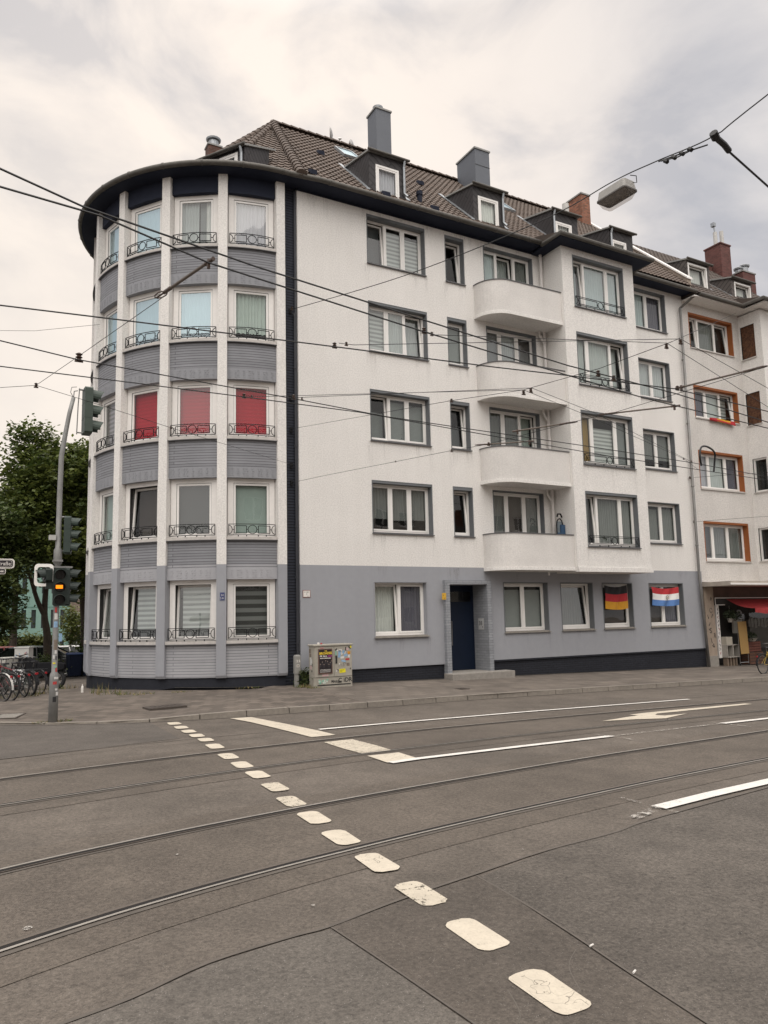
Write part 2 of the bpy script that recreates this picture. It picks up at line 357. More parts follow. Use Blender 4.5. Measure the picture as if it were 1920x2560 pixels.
def paint(name, c, wear):
    m, nt, out = nodes_of(name); co = objco(nt)
    p = N(nt, 'ShaderNodeBsdfPrincipled'); p.inputs['Roughness'].default_value = .75
    f = noise(nt, co, 14, 5, .75)
    v = N(nt, 'ShaderNodeTexVoronoi', feature='DISTANCE_TO_EDGE'); v.inputs['Scale'].default_value = 3.2
    dw = N(nt, 'ShaderNodeVectorMath', operation='ADD'); L(nt, co, dw.inputs[0]); nn = N(nt, 'ShaderNodeTexNoise'); nn.inputs['Scale'].default_value = 4; L(nt, co, nn.inputs['Vector']); L(nt, nn.outputs['Color'], dw.inputs[1]); L(nt, dw.outputs[0], v.inputs['Vector'])
    ck = math_(nt, 'MULTIPLY', math_(nt, 'LESS_THAN', v.outputs['Distance'], .009), math_(nt, 'GREATER_THAN', noise(nt, co, 1.7, 2), .55))
    c1 = mixc(nt, ramp(nt, noise(nt, co, 5, 5, .7), [(.3, 0.), (.7, 1.)]), sc3(c, .80), c)
    c1 = mixc(nt, ramp(nt, noise(nt, co, 45, 4, .8), [(.50, 0.), (.70, .35)]), c1, sc3(c, .45))
    L(nt, mixc(nt, math_(nt, 'MULTIPLY', ck, .8), c1, sc3(c, .22)), p.inputs['Base Color'])
    tr = N(nt, 'ShaderNodeBsdfTransparent'); mx = N(nt, 'ShaderNodeMixShader')
    a = math_(nt, 'ADD', math_(nt, 'MULTIPLY', f, .7), math_(nt, 'MULTIPLY', noise(nt, co, 90, 2), .3))
    L(nt, ramp(nt, a, [(wear - .03, 1.), (wear + .03, 0.)]), mx.inputs[0]); L(nt, p.outputs[0], mx.inputs[1]); L(nt, tr.outputs[0], mx.inputs[2])
    b = N(nt, 'ShaderNodeBump'); b.inputs['Strength'].default_value = .5; b.inputs['Distance'].default_value = .006; L(nt, noise(nt, co, 60, 3), b.inputs['Height']); L(nt, b.outputs[0], p.inputs['Normal'])
    L(nt, mx.outputs[0], out.inputs['Surface']); return m
PCREAM = paint('cream_road_paint', (.60, .535, .435), .36)
PCREAMW = paint('worn_cream_road_paint', (.56, .50, .405), .42)
PWHITE = paint('white_road_paint', (.74, .71, .67), .33)
PFAINT = paint('faint_white_road_paint', (.5, .47, .43), .53)
def paving(name, c, scale, ang, j=.012, v=.2):
    m, nt, out = nodes_of(name); co = objco(nt)
    rot = N(nt, 'ShaderNodeVectorRotate', rotation_type='Z_AXIS'); L(nt, co, rot.inputs['Vector']); rot.inputs['Angle'].default_value = R(ang)
    bt = N(nt, 'ShaderNodeTexBrick', offset=.5); L(nt, rot.outputs[0], bt.inputs['Vector'])
    for k, q in (('Scale', 1), ('Brick Width', scale), ('Row Height', scale), ('Mortar Size', j), ('Mortar Smooth', .3)): bt.inputs[k].default_value = q
    bt.inputs['Color1'].default_value = rgb(sc3(c, 1 - v)); bt.inputs['Color2'].default_value = rgb(sc3(c, 1 + v)); bt.inputs['Mortar'].default_value = rgb(sc3(c, .5))
    g = N(nt, 'ShaderNodeMix', data_type='RGBA', blend_type='MULTIPLY'); g.inputs[0].default_value = 1
    L(nt, bt.outputs['Color'], g.inputs[6]); L(nt, mixc(nt, ramp(nt, noise(nt, co, .9, 5), [(.3, 0.), (.7, 1.)]), (.74,) * 3, (1.1,) * 3), g.inputs[7])
    prin(nt, out, g.outputs[2], .88, 0, math_(nt, 'SUBTRACT', math_(nt, 'MULTIPLY', noise(nt, co, 50), .4), bt.outputs['Fac']), .6, .01); return m
PAVE = paving('paving_slabs', (.126, .104, .086), .30, 45, .009, .26)
PAVE2 = paving('straight_paving_slabs', (.148, .125, .105), .42, 0, .009, .2)

# one sheet to the horizon
mb = MB()
xs = [-300, -150, -80, -40, -20, -10, -5, 0, 5, 10, 20, 40, 60, 90, 150, 300]; ys = [-300, -100, -40, -20, -10, -5, 0, 5, 10, 15, 20, 22, 25, 30, 40, 60, 90, 140, 300, 600]
vs = [(x, y, gz(x, y)) for y in ys for x in xs]; nx = len(xs)
mb.add(vs, [(j * nx + i, j * nx + i + 1, (j + 1) * nx + i + 1, (j + 1) * nx + i) for j in range(len(ys) - 1) for i in range(nx - 1)])
struct(mb, 'ground', ASPH, 'asphalt road surface of the junction')
def sheet(name, poly, h, mat, label=None):
    mb = MB(); mb.add([(x, y, gz(x, y) + h) for x, y in poly], [tuple(range(len(poly)))]); return struct(mb, name, mat, label)
def spline(P, n=12):
    """Catmull-Rom through the points"""
    out = []; P = [Vector(p) for p in P]
    for i in range(len(P) - 1):
        a, b, c, d = P[max(i - 1, 0)], P[i], P[i + 1], P[min(i + 2, len(P) - 1)]
        for k in range(n):
            t = k / n
            out.append(.5 * ((2 * b) + (c - a) * t + (2 * a - 5 * b + 4 * c - d) * t * t + (3 * b - a - 3 * c + d) * t ** 3))
    return out + [P[-1]]
def offset(P, d):
    o = []
    for i, p in enumerate(P):
        t = P[min(i + 1, len(P) - 1)] - P[max(i - 1, 0)]; t.normalize(); o.append(Vector((p.x - t.y * d, p.y + t.x * d)))
    return o
def ribbon(mb, P, d0, d1, h, mi=0):
    A, B = offset(P, d0), offset(P, d1); n = len(P)
    mb.add([(p.x, p.y, gz(p.x, p.y) + h) for p in A + B], [(i, i + 1, n + i + 1, n + i) for i in range(n - 1)], mi)
TR1 = spline([(-10, .9), (-4, 3.35), (-1.5, 4.5), (.26, 5.24), (1.42, 5.64), (3.06, 6.02), (5.73, 6.46), (10.18, 6.97), (19, 7.6), (40, 8.5), (90, 10.3)])
TR2 = spline([(-10, 6.1), (-4, 8.15), (-1.5, 8.8), (.4, 9.27), (3.87, 9.97), (8.31, 10.45), (15.73, 10.68), (28, 10.85), (50, 11.1), (90, 11.5)])
TR1F = offset(TR1, 1.5); TR2F = offset(TR2, 1.49)
# track beds, patches and joints in the asphalt
for nm, P in (('track_bed', TR1), ('track_bed', TR2)):
    mb = MB(); ribbon(mb, P, -.45, 1.95, .004); struct(mb, nm, ASPHT)
sheet('road_patch', [(3.58, 4.93), (4.47, 5.17), (6.27, 5.48), (10, 6.0), (16, 6.6), (30, 7.4), (30, -6), (2.9, -6), (3.2, 2.2), (3.36, 3.35), (3.52, 4.36)], .004, ASPHC, 'coarse dark asphalt of the near right lane')
sheet('road_patch', [(2.15, 4.6), (2.64, 4.74), (3.12, 4.86), (3.56, 4.92), (3.50, 4.36), (3.34, 3.35), (3.18, 2.2), (2.88, -6), (2.35, -6), (2.30, 2.7), (2.22, 3.8)], .008, ASPHD, 'dark asphalt strip under the line of dashes')
sheet('road_patch', [(.3, 4.12), (.83, 4.26), (1.31, 4.47), (1.86, 4.57), (2.14, 4.58), (2.21, 3.8), (2.28, 2.7), (2.30, -6), (-2, -6), (-2, 2.5)], .004, ASPHG, 'worn grey asphalt patch nearest the viewer')
sheet('road_patch', [(-4, 11.4), (.2, 12.3), (3.3, 13.1), (3.3, 15.4), (1.8, 15.85), (-.2, 16.9), (-4, 20), (-9, 22), (-9, 11)], .004, ASPHS, 'smooth grey asphalt at the mouth of the side street')
def seam(P, w, h=.0088):
    w *= .6
    mb = MB(); ribbon(mb, spline([(a, b) for a, b in P], 4), -w / 2, w / 2, h); struct(mb, 'tar_joint', TAR)
seam([(-1.5, 3.6), (.3, 4.13), (.83, 4.28), (1.31, 4.49), (1.86, 4.59), (2.14, 4.62), (2.64, 4.77), (3.12, 4.89), (3.62, 5.0), (4.47, 5.19), (5.42, 5.31), (6.27, 5.5), (10, 6.03)], .05)
seam([(3.56, 4.95), (3.51, 4.36), (3.42, 3.7), (3.34, 3.2), (3.2, 2.2)], .03)
seam([(2.15, 4.6), (2.22, 3.8), (2.29, 2.7), (2.3, 1.5)], .025)
seam([(2.3, 3.05), (2.5, 3.15), (2.62, 3.4)], .012); seam([(2.95, 3.2), (3.1, 3.45), (3.3, 3.6)], .010)
seam([(-3, 11.7), (.3, 12.35), (3.2, 12.9), (8, 13.2), (20, 13.5)], .04); seam([(-4, 8.5), (0, 11.9), (5, 12.6), (9, 12.75), (16, 12.7), (30, 12.7)], .02)
for k, (P, side) in enumerate(((TR1, -1), (TR1F, 1), (TR2, -1), (TR2F, 1))):
    mb = MB(); s = side
    ribbon(mb, P, min(-.10 * s, .085 * s) , max(-.10 * s, .085 * s), .009, 0)
    ribbon(mb, P, *sorted((.006 * s, .034 * s)), .018, 1)          # head
    ribbon(mb, P, *sorted((.006 * s, -.052 * s)), .0135, 2)         # groove: a flat near-black strip
    ribbon(mb, P, *sorted((-.052 * s, -.062 * s)), .017, 3)  # lip
    struct(mb, 'tram_rail', [TAR, RAILM, GROOVE, RAILR], ['near rail of the nearer tram track', 'far rail of the nearer tram track', 'near rail of the farther tram track', 'far rail of the farther tram track'][k])
# painted markings
def dash(cx, cy, w, l, lean, mat, label, h=.014):
    pts = []
    for sx, sy in ((1, -1), (1, 1), (-1, 1), (-1, -1)):
        r = .075; x0, y0 = sx * (w / 2 - r), sy * (l / 2 - r); a0 = {(1, -1): -90, (1, 1): 0, (-1, 1): 90, (-1, -1): 180}[(sx, sy)]
        for k in range(5):
            a = R(a0 + 22.5 * k); pts.append((x0 + r * math.cos(a), y0 + r * math.sin(a)))
    rj = random.Random(int(cy * 100)); o = sheet('road_marking', [(cx + x + lean * y + rj.uniform(-.006, .006), cy + y + rj.uniform(-.006, .006)) for x, y in pts], h, mat, label); o['group'] = 'dashes marking the pedestrian crossing'; return o
DASH = [(2.80, 3.28), (2.90, 4.06), (2.97, 4.83), (3.03, 5.60), (3.09, 6.39), (3.16, 7.15), (3.22, 7.90), (3.33, 8.67), (3.40, 9.48), (3.44, 10.22), (3.48, 10.97), (3.57, 11.95), (3.63, 12.68), (3.63, 13.23), (3.64, 13.81), (3.65, 14.40), (3.67, 15.03)]
ordn = ['nearest', 'second', 'third', 'fourth', 'fifth', 'sixth', 'seventh', 'eighth', 'ninth', 'tenth', 'eleventh', 'twelfth', 'thirteenth', 'fourteenth', 'fifteenth', 'sixteenth', 'last']
for k, (x, y) in enumerate(DASH):
    l = .48 if k < 12 else .38
    dash(x, y, .235 if k > 0 else .24, l, .05, PCREAM if k not in (2, 6, 7) else PCREAMW, ordn[k] + ' cream dash of the crossing line counted from the viewer')
sheet('road_marking', [(4.87, 15.25), (5.32, 15.22), (5.53, 14.05), (5.66, 13.2), (5.74, 12.6), (5.78, 12.09), (5.30, 12.05), (5.25, 12.6), (5.18, 13.33), (5.04, 14.49)], .014, PCREAM, 'curved cream stop band from the kerb to the far rail')
sheet('road_marking', [(5.25, 11.45), (5.80, 11.50), (5.85, 10.75), (5.84, 10.25), (5.30, 10.20), (5.25, 10.8)], .0145, PCREAMW, 'worn cream stop band between the far rails')
sheet('road_marking', [(5.28, 9.98), (5.83, 10.0), (5.82, 9.45), (5.27, 9.36)], .014, PCREAM, 'short cream stop band before the centre line')
def line(P, w, mat, label, h=.018):
    mb = MB(); ribbon(mb, [Vector(p) for p in P], -w / 2, w / 2, h); struct(mb, 'road_marking', mat, label)
line([(5.80, 12.83), (7.2, 12.93), (10.8, 13.08), (16.2, 13.12)], .11, PWHITE, 'thin white lane line beside the far rail')
line([(21, 13.2), (27, 13.25), (40, 13.3)], .11, PWHITE, 'distant white lane line at the right edge')
line([(5.3, 9.33), (5.8, 9.41), (7.8, 9.52), (9.83, 9.60)], .13, PWHITE, 'thick white centre line left of the arrow')
line([(12.9, 9.72), (14.3, 9.76), (20, 9.9), (26, 10.1)], .13, PWHITE, 'thick white centre line at the right edge')
line([(9.83, 9.60), (12.9, 9.72)], .07, PFAINT, 'faint chalk remains of the centre line')
line([(9.72, 9.85), (9.86, 9.3), (9.80, 9.0)], .06, PFAINT, 'chalk cross stroke ending the centre line')
line([(12.87, 9.95), (12.95, 9.15)], .05, PFAINT, 'chalk cross stroke before the second centre line')
line([(6.50, 5.74), (7.5, 5.87), (8.7, 5.99), (11, 6.2), (16, 6.55)], .17, PWHITE, 'bright white line at the right beside the near rail')
line([(6.5, 6.25), (6.5, 5.5)], .05, PFAINT, 'chalk cross stroke at the start of the right line'); line([(5.9, 5.55), (6.5, 5.74)], .12, PFAINT, 'faint start of the bright right line')
sheet('road_marking', [(16.55, 11.62), (16.5, 11.78), (14.2, 11.72), (12.98, 11.66), (12.45, 11.60), (12.5, 11.42), (12.2, 11.36), (11.15, 11.12), (12.0, 10.98), (12.6, 10.80), (13.65, 11.13), (12.95, 11.12), (12.85, 11.28), (13.1, 11.44), (14.75, 11.52)], .0145, PCREAM, 'cream turn arrow between the far rails')
# pavement and kerb
KP = [(2.9, 31.5, .05), (.6, 25, .05), (-.9, 21, .05), (-1.0, 19.2, .05), (-.4, 17.7, .04), (.66, 16.68, .03), (1.25, 16.28, .03), (1.86, 15.99, .03), (2.68, 15.70, .035), (3.6, 15.52, .06), (4.4, 15.46, .10), (5.3, 15.46, .12), (6.5, 15.54, .12), (8.3, 15.62, .12), (11.1, 15.82, .12), (14, 15.9, .12), (25, 15.95, .12), (40, 16.0, .12), (90, 16.2, .12)]
IP = [(8, 31), (8, 28), (8, 25), (8, 24), (8, 23), (8, 22), (8, 21.6), (8, 21.4), (8, 21.2), (8.1, 21), (8.15, 21), (8.2, 21), (8.3, 21), (8.5, 21), (11.1, 21), (14, 21), (25, 21), (40, 21), (90, 21)]
def pvh(d): return .02 * d
mb = MB(); NS = 8; vs = []
for (kx, ky, h), (ix, iy) in zip(KP, IP):
    for k in range(NS + 1):
        t = k / NS; x, y = kx + (ix - kx) * t, ky + (iy - ky) * t; d = math.hypot(x - kx, y - ky)
        vs.append((x, y, gz(x, y) + h - .001 + .02 * d))
fs = [(i * (NS + 1) + k, (i + 1) * (NS + 1) + k, (i + 1) * (NS + 1) + k + 1, i * (NS + 1) + k + 1) for i in range(len(KP) - 1) for k in range(NS)]
na = 13 * NS
mb.add(vs, fs[:na], 0); mb.add(vs, fs[na:], 1); struct(mb, 'pavement', [PAVE, PAVE2], 'brown slab pavement round the corner building')
mb = MB(); kc = spline([Vector((a, b, h)) for a, b, h in KP], 24)
acc = [0]
for a, b in zip(kc, kc[1:]): acc.append(acc[-1] + (b.xy - a.xy).length)
def kat(s):
    for i in range(len(acc) - 1):
        if acc[i + 1] >= s:
            t = (s - acc[i]) / max(1e-6, acc[i + 1] - acc[i]); return kc[i].lerp(kc[i + 1], t)
    return kc[-1]
s = 0
while s < acc[-1] - 1 and s < 75:
    a, b = kat(s + .011), kat(s + .989); t = (b.xy - a.xy); t.normalize(); n = Vector((-t.y, t.x))
    q = []
    for top in (0, 1):
        for p, off in ((a, -.02), (b, -.02), (b, .13), (a, .13)):
            w = p.xy + n * (off + (.02 if top and off < 0 else 0)); q.append((w.x, w.y, gz(w.x, w.y) + (p.z + .004 + (.002 if off > 0 else 0) if top else -.1)))
    mb.hexa(q); s += 1
struct(mb, 'kerb', KERBM, 'row of worn granite kerbstones')
def pav(x, y):
    """height of the pavement surface"""
    best = min(range(len(kc)), key=lambda i: (kc[i].x - x) ** 2 + (kc[i].y - y) ** 2); k = kc[best]
    return gz(x, y) + k.z + .02 * math.hypot(k.x - x, k.y - y)
mb = MB(); ribbon(mb, [Vector((k.x, k.y)) for k in kc], -.10, -.015, .006); struct(mb, 'gutter_joint', TAR)
IRONC = M('cast_iron_cover', (.085, .07, .06), .6, .3, 30, .6, 60, metal=.3)
mb = MB(); kk = [Vector((x, 19.985)) for x in (8.5, 13.3)]; 
for P_ in (kk, [Vector((15.8, 19.985)), Vector((25.9, 19.985))], [Vector((8.068 + 4.73 * math.cos(R(a)), 24.73 + 4.73 * math.sin(R(a)))) for a in range(190, 268, 6)]):
    A_, B_ = offset(P_, .02), offset(P_, -.09); n_ = len(P_); mb.add([(p.x, p.y, pav(p.x, p.y) + .006) for p in A_ + B_], [(i, i + 1, n_ + i + 1, n_ + i) for i in range(n_ - 1)])
struct(mb, 'dirt_shade_joint', M('dirt_and_painted_shade', (.055, .048, .038), .95, .4, 12))  # dark strip at the wall foot: dirt and painted contact shade
def cover(cx, cy, w, d, rz, label):
    z = pav(cx, cy); e = thing('manhole_cover', label, 'manhole cover', (cx, cy, z), rz, local=True)
    f = MB(); f.box(-w / 2, w / 2, -d / 2, -d / 2 + .04, -.05, .012); f.box(-w / 2, w / 2, d / 2 - .04, d / 2, -.05, .012); f.box(-w / 2, -w / 2 + .04, -d / 2 + .04, d / 2 - .04, -.05, .012); f.box(w / 2 - .04, w / 2, -d / 2 + .04, d / 2 - .04, -.05, .012)
    f.build('cover_frame', IRONC, e)
    f = MB(); f.box(-w / 2 + .045, w / 2 - .045, -d / 2 + .045, d / 2 - .045, -.05, .010)
    for i in range(-3, 4): f.box(i * w / 9 - .01, i * w / 9 + .01, -d / 2 + .08, d / 2 - .08, .010, .016)
    f.build('cover_plate', CONC if 'concrete' in label else IRONC, e)
cover(4.0, 17.25, .85, .5, .12, 'dark iron cover in the pavement before the round corner')
cover(.85, 17.6, .5, .8, -.3, 'pale concrete cover in the pavement left of the signal pole')
cover(12.1, 17.2, .3, .3, 0, 'small iron cover in the pavement near the house door')

# ------------------------------------------------------------------ the corner house
HB = thing('corner_apartment_house', 'large corner apartment house, white render above grey, with a round glazed corner tower', 'apartment building', (8, 20, 0))
FAC = frame((0, 20, 0), 270)
DC = (8.068, 24.73)
def wall_holes(mb, x0, x1, z0, z1, holes, mi=0, d=0, thick=.0):
    xs = sorted({x0, x1, *[v for h in holes for v in h[:2] if x0 < v < x1]}); zs = sorted({z0, z1, *[v for h in holes for v in h[2:] if z0 < v < z1]})
    for a, b in zip(xs, xs[1:]):
        for c, e in zip(zs, zs[1:]):
            mx, mz = (a + b) / 2, (c + e) / 2
            if any(h[0] < mx < h[1] and h[2] < mz < h[3] for h in holes): continue
            mb.quad((a, d, c), (b, d, c), (b, d, e), (a, d, e), mi)
def curtain(T, a0, a1, z0, z1, d, kind, parent):
    """pleated or flat fabric hanging behind a pane"""
    mb = MB(T); mat = CUR[kind]
    pleat = kind in ('sheer', 'cyan', 'green', 'lilac', 'white', 'ochre', 'purple', 'net')
    n = max(2, int((a1 - a0) / .022)) if pleat else 1
    ph = random.random() * 6; am = .028 if pleat else 0
    vs = []
    for i in range(n + 1):
        a = a0 + (a1 - a0) * i / n; w = am * math.sin(a * 58 + ph + 1.5 * math.sin(a * 9 + ph))
        vs += [(a, d + w * .7, z1), (a, d + w * 1.5, z0)]
    mb.add(vs, [(2 * i, 2 * i + 1, 2 * i + 3, 2 * i + 2) for i in range(n)])
    return mb.build('blind' if not pleat else 'curtain', mat, parent, smooth=pleat)
def sash(fr, gl, T, a0, a1, z0, z1, d, tilt, fw=.055, turn=0):
    """one casement: a frame of four bars and a pane; tilt leans its head inwards"""
    def P(a, dd, z):
        if tilt: k = math.tan(R(tilt)); return (a, d + dd + (z - z0) * k, z)
        return (a, d + dd, z)
    def bar(x0, x1, y0, y1):
        fr.hexa([P(x0, 0, y0), P(x1, 0, y0), P(x1, .05, y0), P(x0, .05, y0), P(x0, 0, y1), P(x1, 0, y1), P(x1, .05, y1), P(x0, .05, y1)])
    bar(a0, a0 + fw, z0, z1); bar(a1 - fw, a1, z0, z1); bar(a0 + fw, a1 - fw, z0, z0 + fw); bar(a0 + fw, a1 - fw, z1 - fw, z1)
    gl.quad(P(a0 + fw, .025, z0 + fw), P(a1 - fw, .025, z0 + fw), P(a1 - fw, .025, z1 - fw), P(a0 + fw, .025, z1 - fw))
def window(root, T, a0, a1, z0, z1, dep, cells, label=None, surround=SURR, sillmat=SILLD, sill=.045, of=.05, name='window', pvc=PVC, rev=True, glassm=None, sillout=.06, revw=.012, box=0):
    """a window of the house: frame (the part) with surround, sill, panes and curtains as sub-parts.
    cells = [(share, curtain kind or None, tilt degrees, (low, high) of the curtain as shares)]"""
    fr = MB(T); gl = MB(T); W = a1 - a0
    zb = z0 + sill
    f0, f1, g0, g1 = a0 + .02 * rev, a1 - .02 * rev, zb, z1 - .02 * rev - box
    fr.box(f0, f0 + of, dep, dep + .07, g0, g1); fr.box(f1 - of, f1, dep, dep + .07, g0, g1)
    fr.box(f0 + of, f1 - of, dep, dep + .07, g0, g0 + of * 1.3); fr.box(f0 + of, f1 - of, dep, dep + .07, g1 - of, g1)
    tot = sum(c[0] for c in cells); x = f0 + of; span = f1 - f0 - 2 * of; mul = .045
    iw = span - mul * (len(cells) - 1); cur = []
    for i, c in enumerate(cells):
        w = iw * c[0] / tot
        sash(fr, gl, T, x + .004, x + w - .004, g0 + of * 1.3 + .004, g1 - of - .004, dep - .012 if not c[2] else dep + .012, c[2])
        if c[1]: cur.append((x + .01, x + w - .01, g0 + of + (g1 - g0) * c[3][0], g0 + (g1 - g0) * c[3][1] - of, c[1], dep + (.12 if not c[2] else .12 + .06 + math.tan(R(c[2])) * (z1 - z0))))
        x += w
        if i < len(cells) - 1: fr.box(x, x + mul, dep - .014, dep + .07, g0 + of * 1.3, g1 - of); x += mul
    o = fr.build(name, pvc, root)
    if label: o['label'] = label
    gl.build('pane', glassm or (GLASSM if random.random() < .4 else GLASS), o)
    for c in cur: curtain(T, c[0], c[1], c[2], c[3], c[5], c[4], o)
    if rev:
        s = MB(T); p = -.004
        s.box(a0, a0 + .02, p, dep + .02, z0, z1); s.box(a1 - .02, a1, p, dep + .02, z0, z1); s.box(a0 + .02, a1 - .02, p, dep + .02, z1 - .02 - box, z1)
        if revw:
            s.box(a0 - revw, a0, -.012, .0, z0, z1 + revw); s.box(a1, a1 + revw, -.012, .0, z0, z1 + revw); s.box(a0, a1, -.012, .0, z1, z1 + revw)
        s.build('window_surround', surround, o)
    s = MB(T); s.box(a0 - .03, a1 + .03, -sillout, -.013, z0 - .02, z0 + .012); s.box(a0 + .02 * rev, a1 - .02 * rev, -.013, dep + .03, z0 - .02, z0 + sill - .004)
    s.build('sill', sillmat, o)
    return o
def railing(root, T, a0, a1, z0, d, h=.30, circles=3, curve=None):
    """low ornamental rail: frame, central ring, flanking rectangles, half rings at the ends"""
    mb = MB(T); t = .0125; c = (a0 + a1) / 2; w = a1 - a0
    def D(a): return d - (curve * (1 - ((a - c) / (w / 2)) ** 2) if curve else 0)
    def seg(p, q, r=t, n=6): mb.tube([(p[0] + (q[0] - p[0]) * k / n, D(p[0] + (q[0] - p[0]) * k / n), p[1] + (q[1] - p[1]) * k / n) for k in range(n + 1)], r, 4)
    for z in (z0, z0 + h): seg((a0, z), (a1, z))
    for a in (a0, a1): seg((a, z0), (a, z0 + h), t, 1)
    rr = h * .40; zc = z0 + h / 2
    mb.tube([(c + rr * math.cos(k * .3927), D(c + rr * math.cos(k * .3927)), zc + rr * math.sin(k * .3927)) for k in range(16)], t, 4, closed=True)
    for s in (-1, 1):
        i, o = c + s * (rr + .045), c + s * (w / 2 - rr * .85 - .05)
        seg((i, z0 + .05), (o, z0 + .05)); seg((i, z0 + h - .05), (o, z0 + h - .05)); seg((i, z0 + .05), (i, z0 + h - .05), t, 1); seg((o, z0 + .05), (o, z0 + h - .05), t, 1)
        seg((c + s * rr, zc), (i, zc), t, 1); seg((o, zc), (c + s * (w / 2 - rr * .8), zc), t, 1)
        e = c + s * w / 2
        mb.tube([(e - s * rr * .8 * math.cos(k), D(e), zc + rr * math.sin(k)) for k in [-1.57 + .3927 * j for j in range(9)]], t, 4)
        for q in (.25, .6):
            mb.box(c + s * w / 2 * q - .012, c + s * w / 2 * q + .012, D(c + s * w / 2 * q) - .012, D(c + s * w / 2 * q) + .012, z0 - .05, z0)
    return mb.build('ornamental_railing', IRON, root)
# --- flat front
FL = [0, 1, 2, 3, 4]
W1 = {1: (4.50, 6.16), 2: (7.43, 9.085), 3: (10.335, 12.01), 4: (13.285, 14.965)}
W5 = {1: (4.54, 6.165), 2: (7.47, 9.08), 3: (10.365, 11.98), 4: (13.26, 14.90)}
W4 = {1: (4.20, 6.145), 2: (7.10, 9.06), 3: (10.0, 11.95), 4: (12.90, 14.85)}
W3T = {1: 6.14, 2: 9.055, 3: 11.975, 4: 14.93}
holes = []
for f in (1, 2, 3, 4):
    holes += [(10.93, 13.14, *W1[f]), (13.98, 14.755, *W1[f]), (15.62, 17.84, 3.55 + 2.92 * (f - 1), W3T[f]), (23.11, 24.90, *W5[f])]
mb = MB(FAC); wall_holes(mb, 8.49, 25.95, 3.49, 15.25, holes)
mb.box(8.485, 8.489, 0, .14, 3.49, 15.25); mb.build('upper_wall', WHITE, HB)
G = [(10.93, 12.835, 1.31, 3.0), (15.90, 17.834, 1.32, 3.0), (18.44, 19.967, 1.32, 3.0), (20.458, 21.982, 1.33, 3.0), (22.883, 24.787, 1.34, 3.0)]
mb = MB(FAC); wall_holes(mb, 8.49, 25.95, .44, 3.49, G + [(13.62, 15.11, 0, 2.92)]); mb.box(8.485, 8.489, 0, .14, .44, 3.49)
mb.hexa([(8.49, 0, .40), (13.45, 0, .40), (13.45, .05, .40), (8.49, .05, .40), (8.49, -.002, .44), (13.45, -.002, .44), (13.45, .05, .44), (8.49, .05, .44)])
mb.build('ground_floor_wall', GREYP, HB)
mb = MB(FAC); mb.box(8.4, 13.45, .06, .3, -1.2, .40); mb.build('plinth', PLINTH, HB)
mb = MB(FAC); mb.box(15.14, 25.95, .06, .3, -1.2, .385); mb.box(15.14, 25.95, .0, .06, .385, .4399); mb.build('plinth', PLINTH, HB)
# recessed anthracite strip between tower and front
mb = MB(FAC); mb.box(7.9, 8.484, .13, .3, -.4, 15.25); mb.build('recessed_brick_strip', STRIP, HB)
# dark body behind the walls
mb = MB(); mb.box(9, 25.85, 21.4, 30.5, -1, 15.2)
mb.prism([(DC[0] + 3.7 * math.cos(R(a)), DC[1] + 3.7 * math.sin(R(a))) for a in range(0, 360, 20)], -1, 15.15)
for z in (3.2, 6.3, 9.2, 12.1): mb.box(8.6, 25.85, 20.35, 21.39, z, z + .25)
for x in (13.5, 15.2, 18.2, 22.4): mb.box(x, x + .2, 20.32, 21.39, -1, 15.15)
mb.build('interior', DARKIN, HB)
mb = MB(); mb.prism([(25.9, 20.35), (25.948, 20.35), (25.948, 30.6), (25.9, 30.6)], -1, 15.2); mb.prism([(8.2, 30.51), (25.9, 30.51), (25.9, 30.6), (8.2, 30.6)], -1, 15.2)
mb.prism([(8.07 + 4.55 * math.cos(R(150)), 24.73 + 4.55 * math.sin(R(150))), (5.6, 31.5), (8.2, 33), (9, 27)], -1, 15.2); mb.build('rear_wall', WHITE, HB)
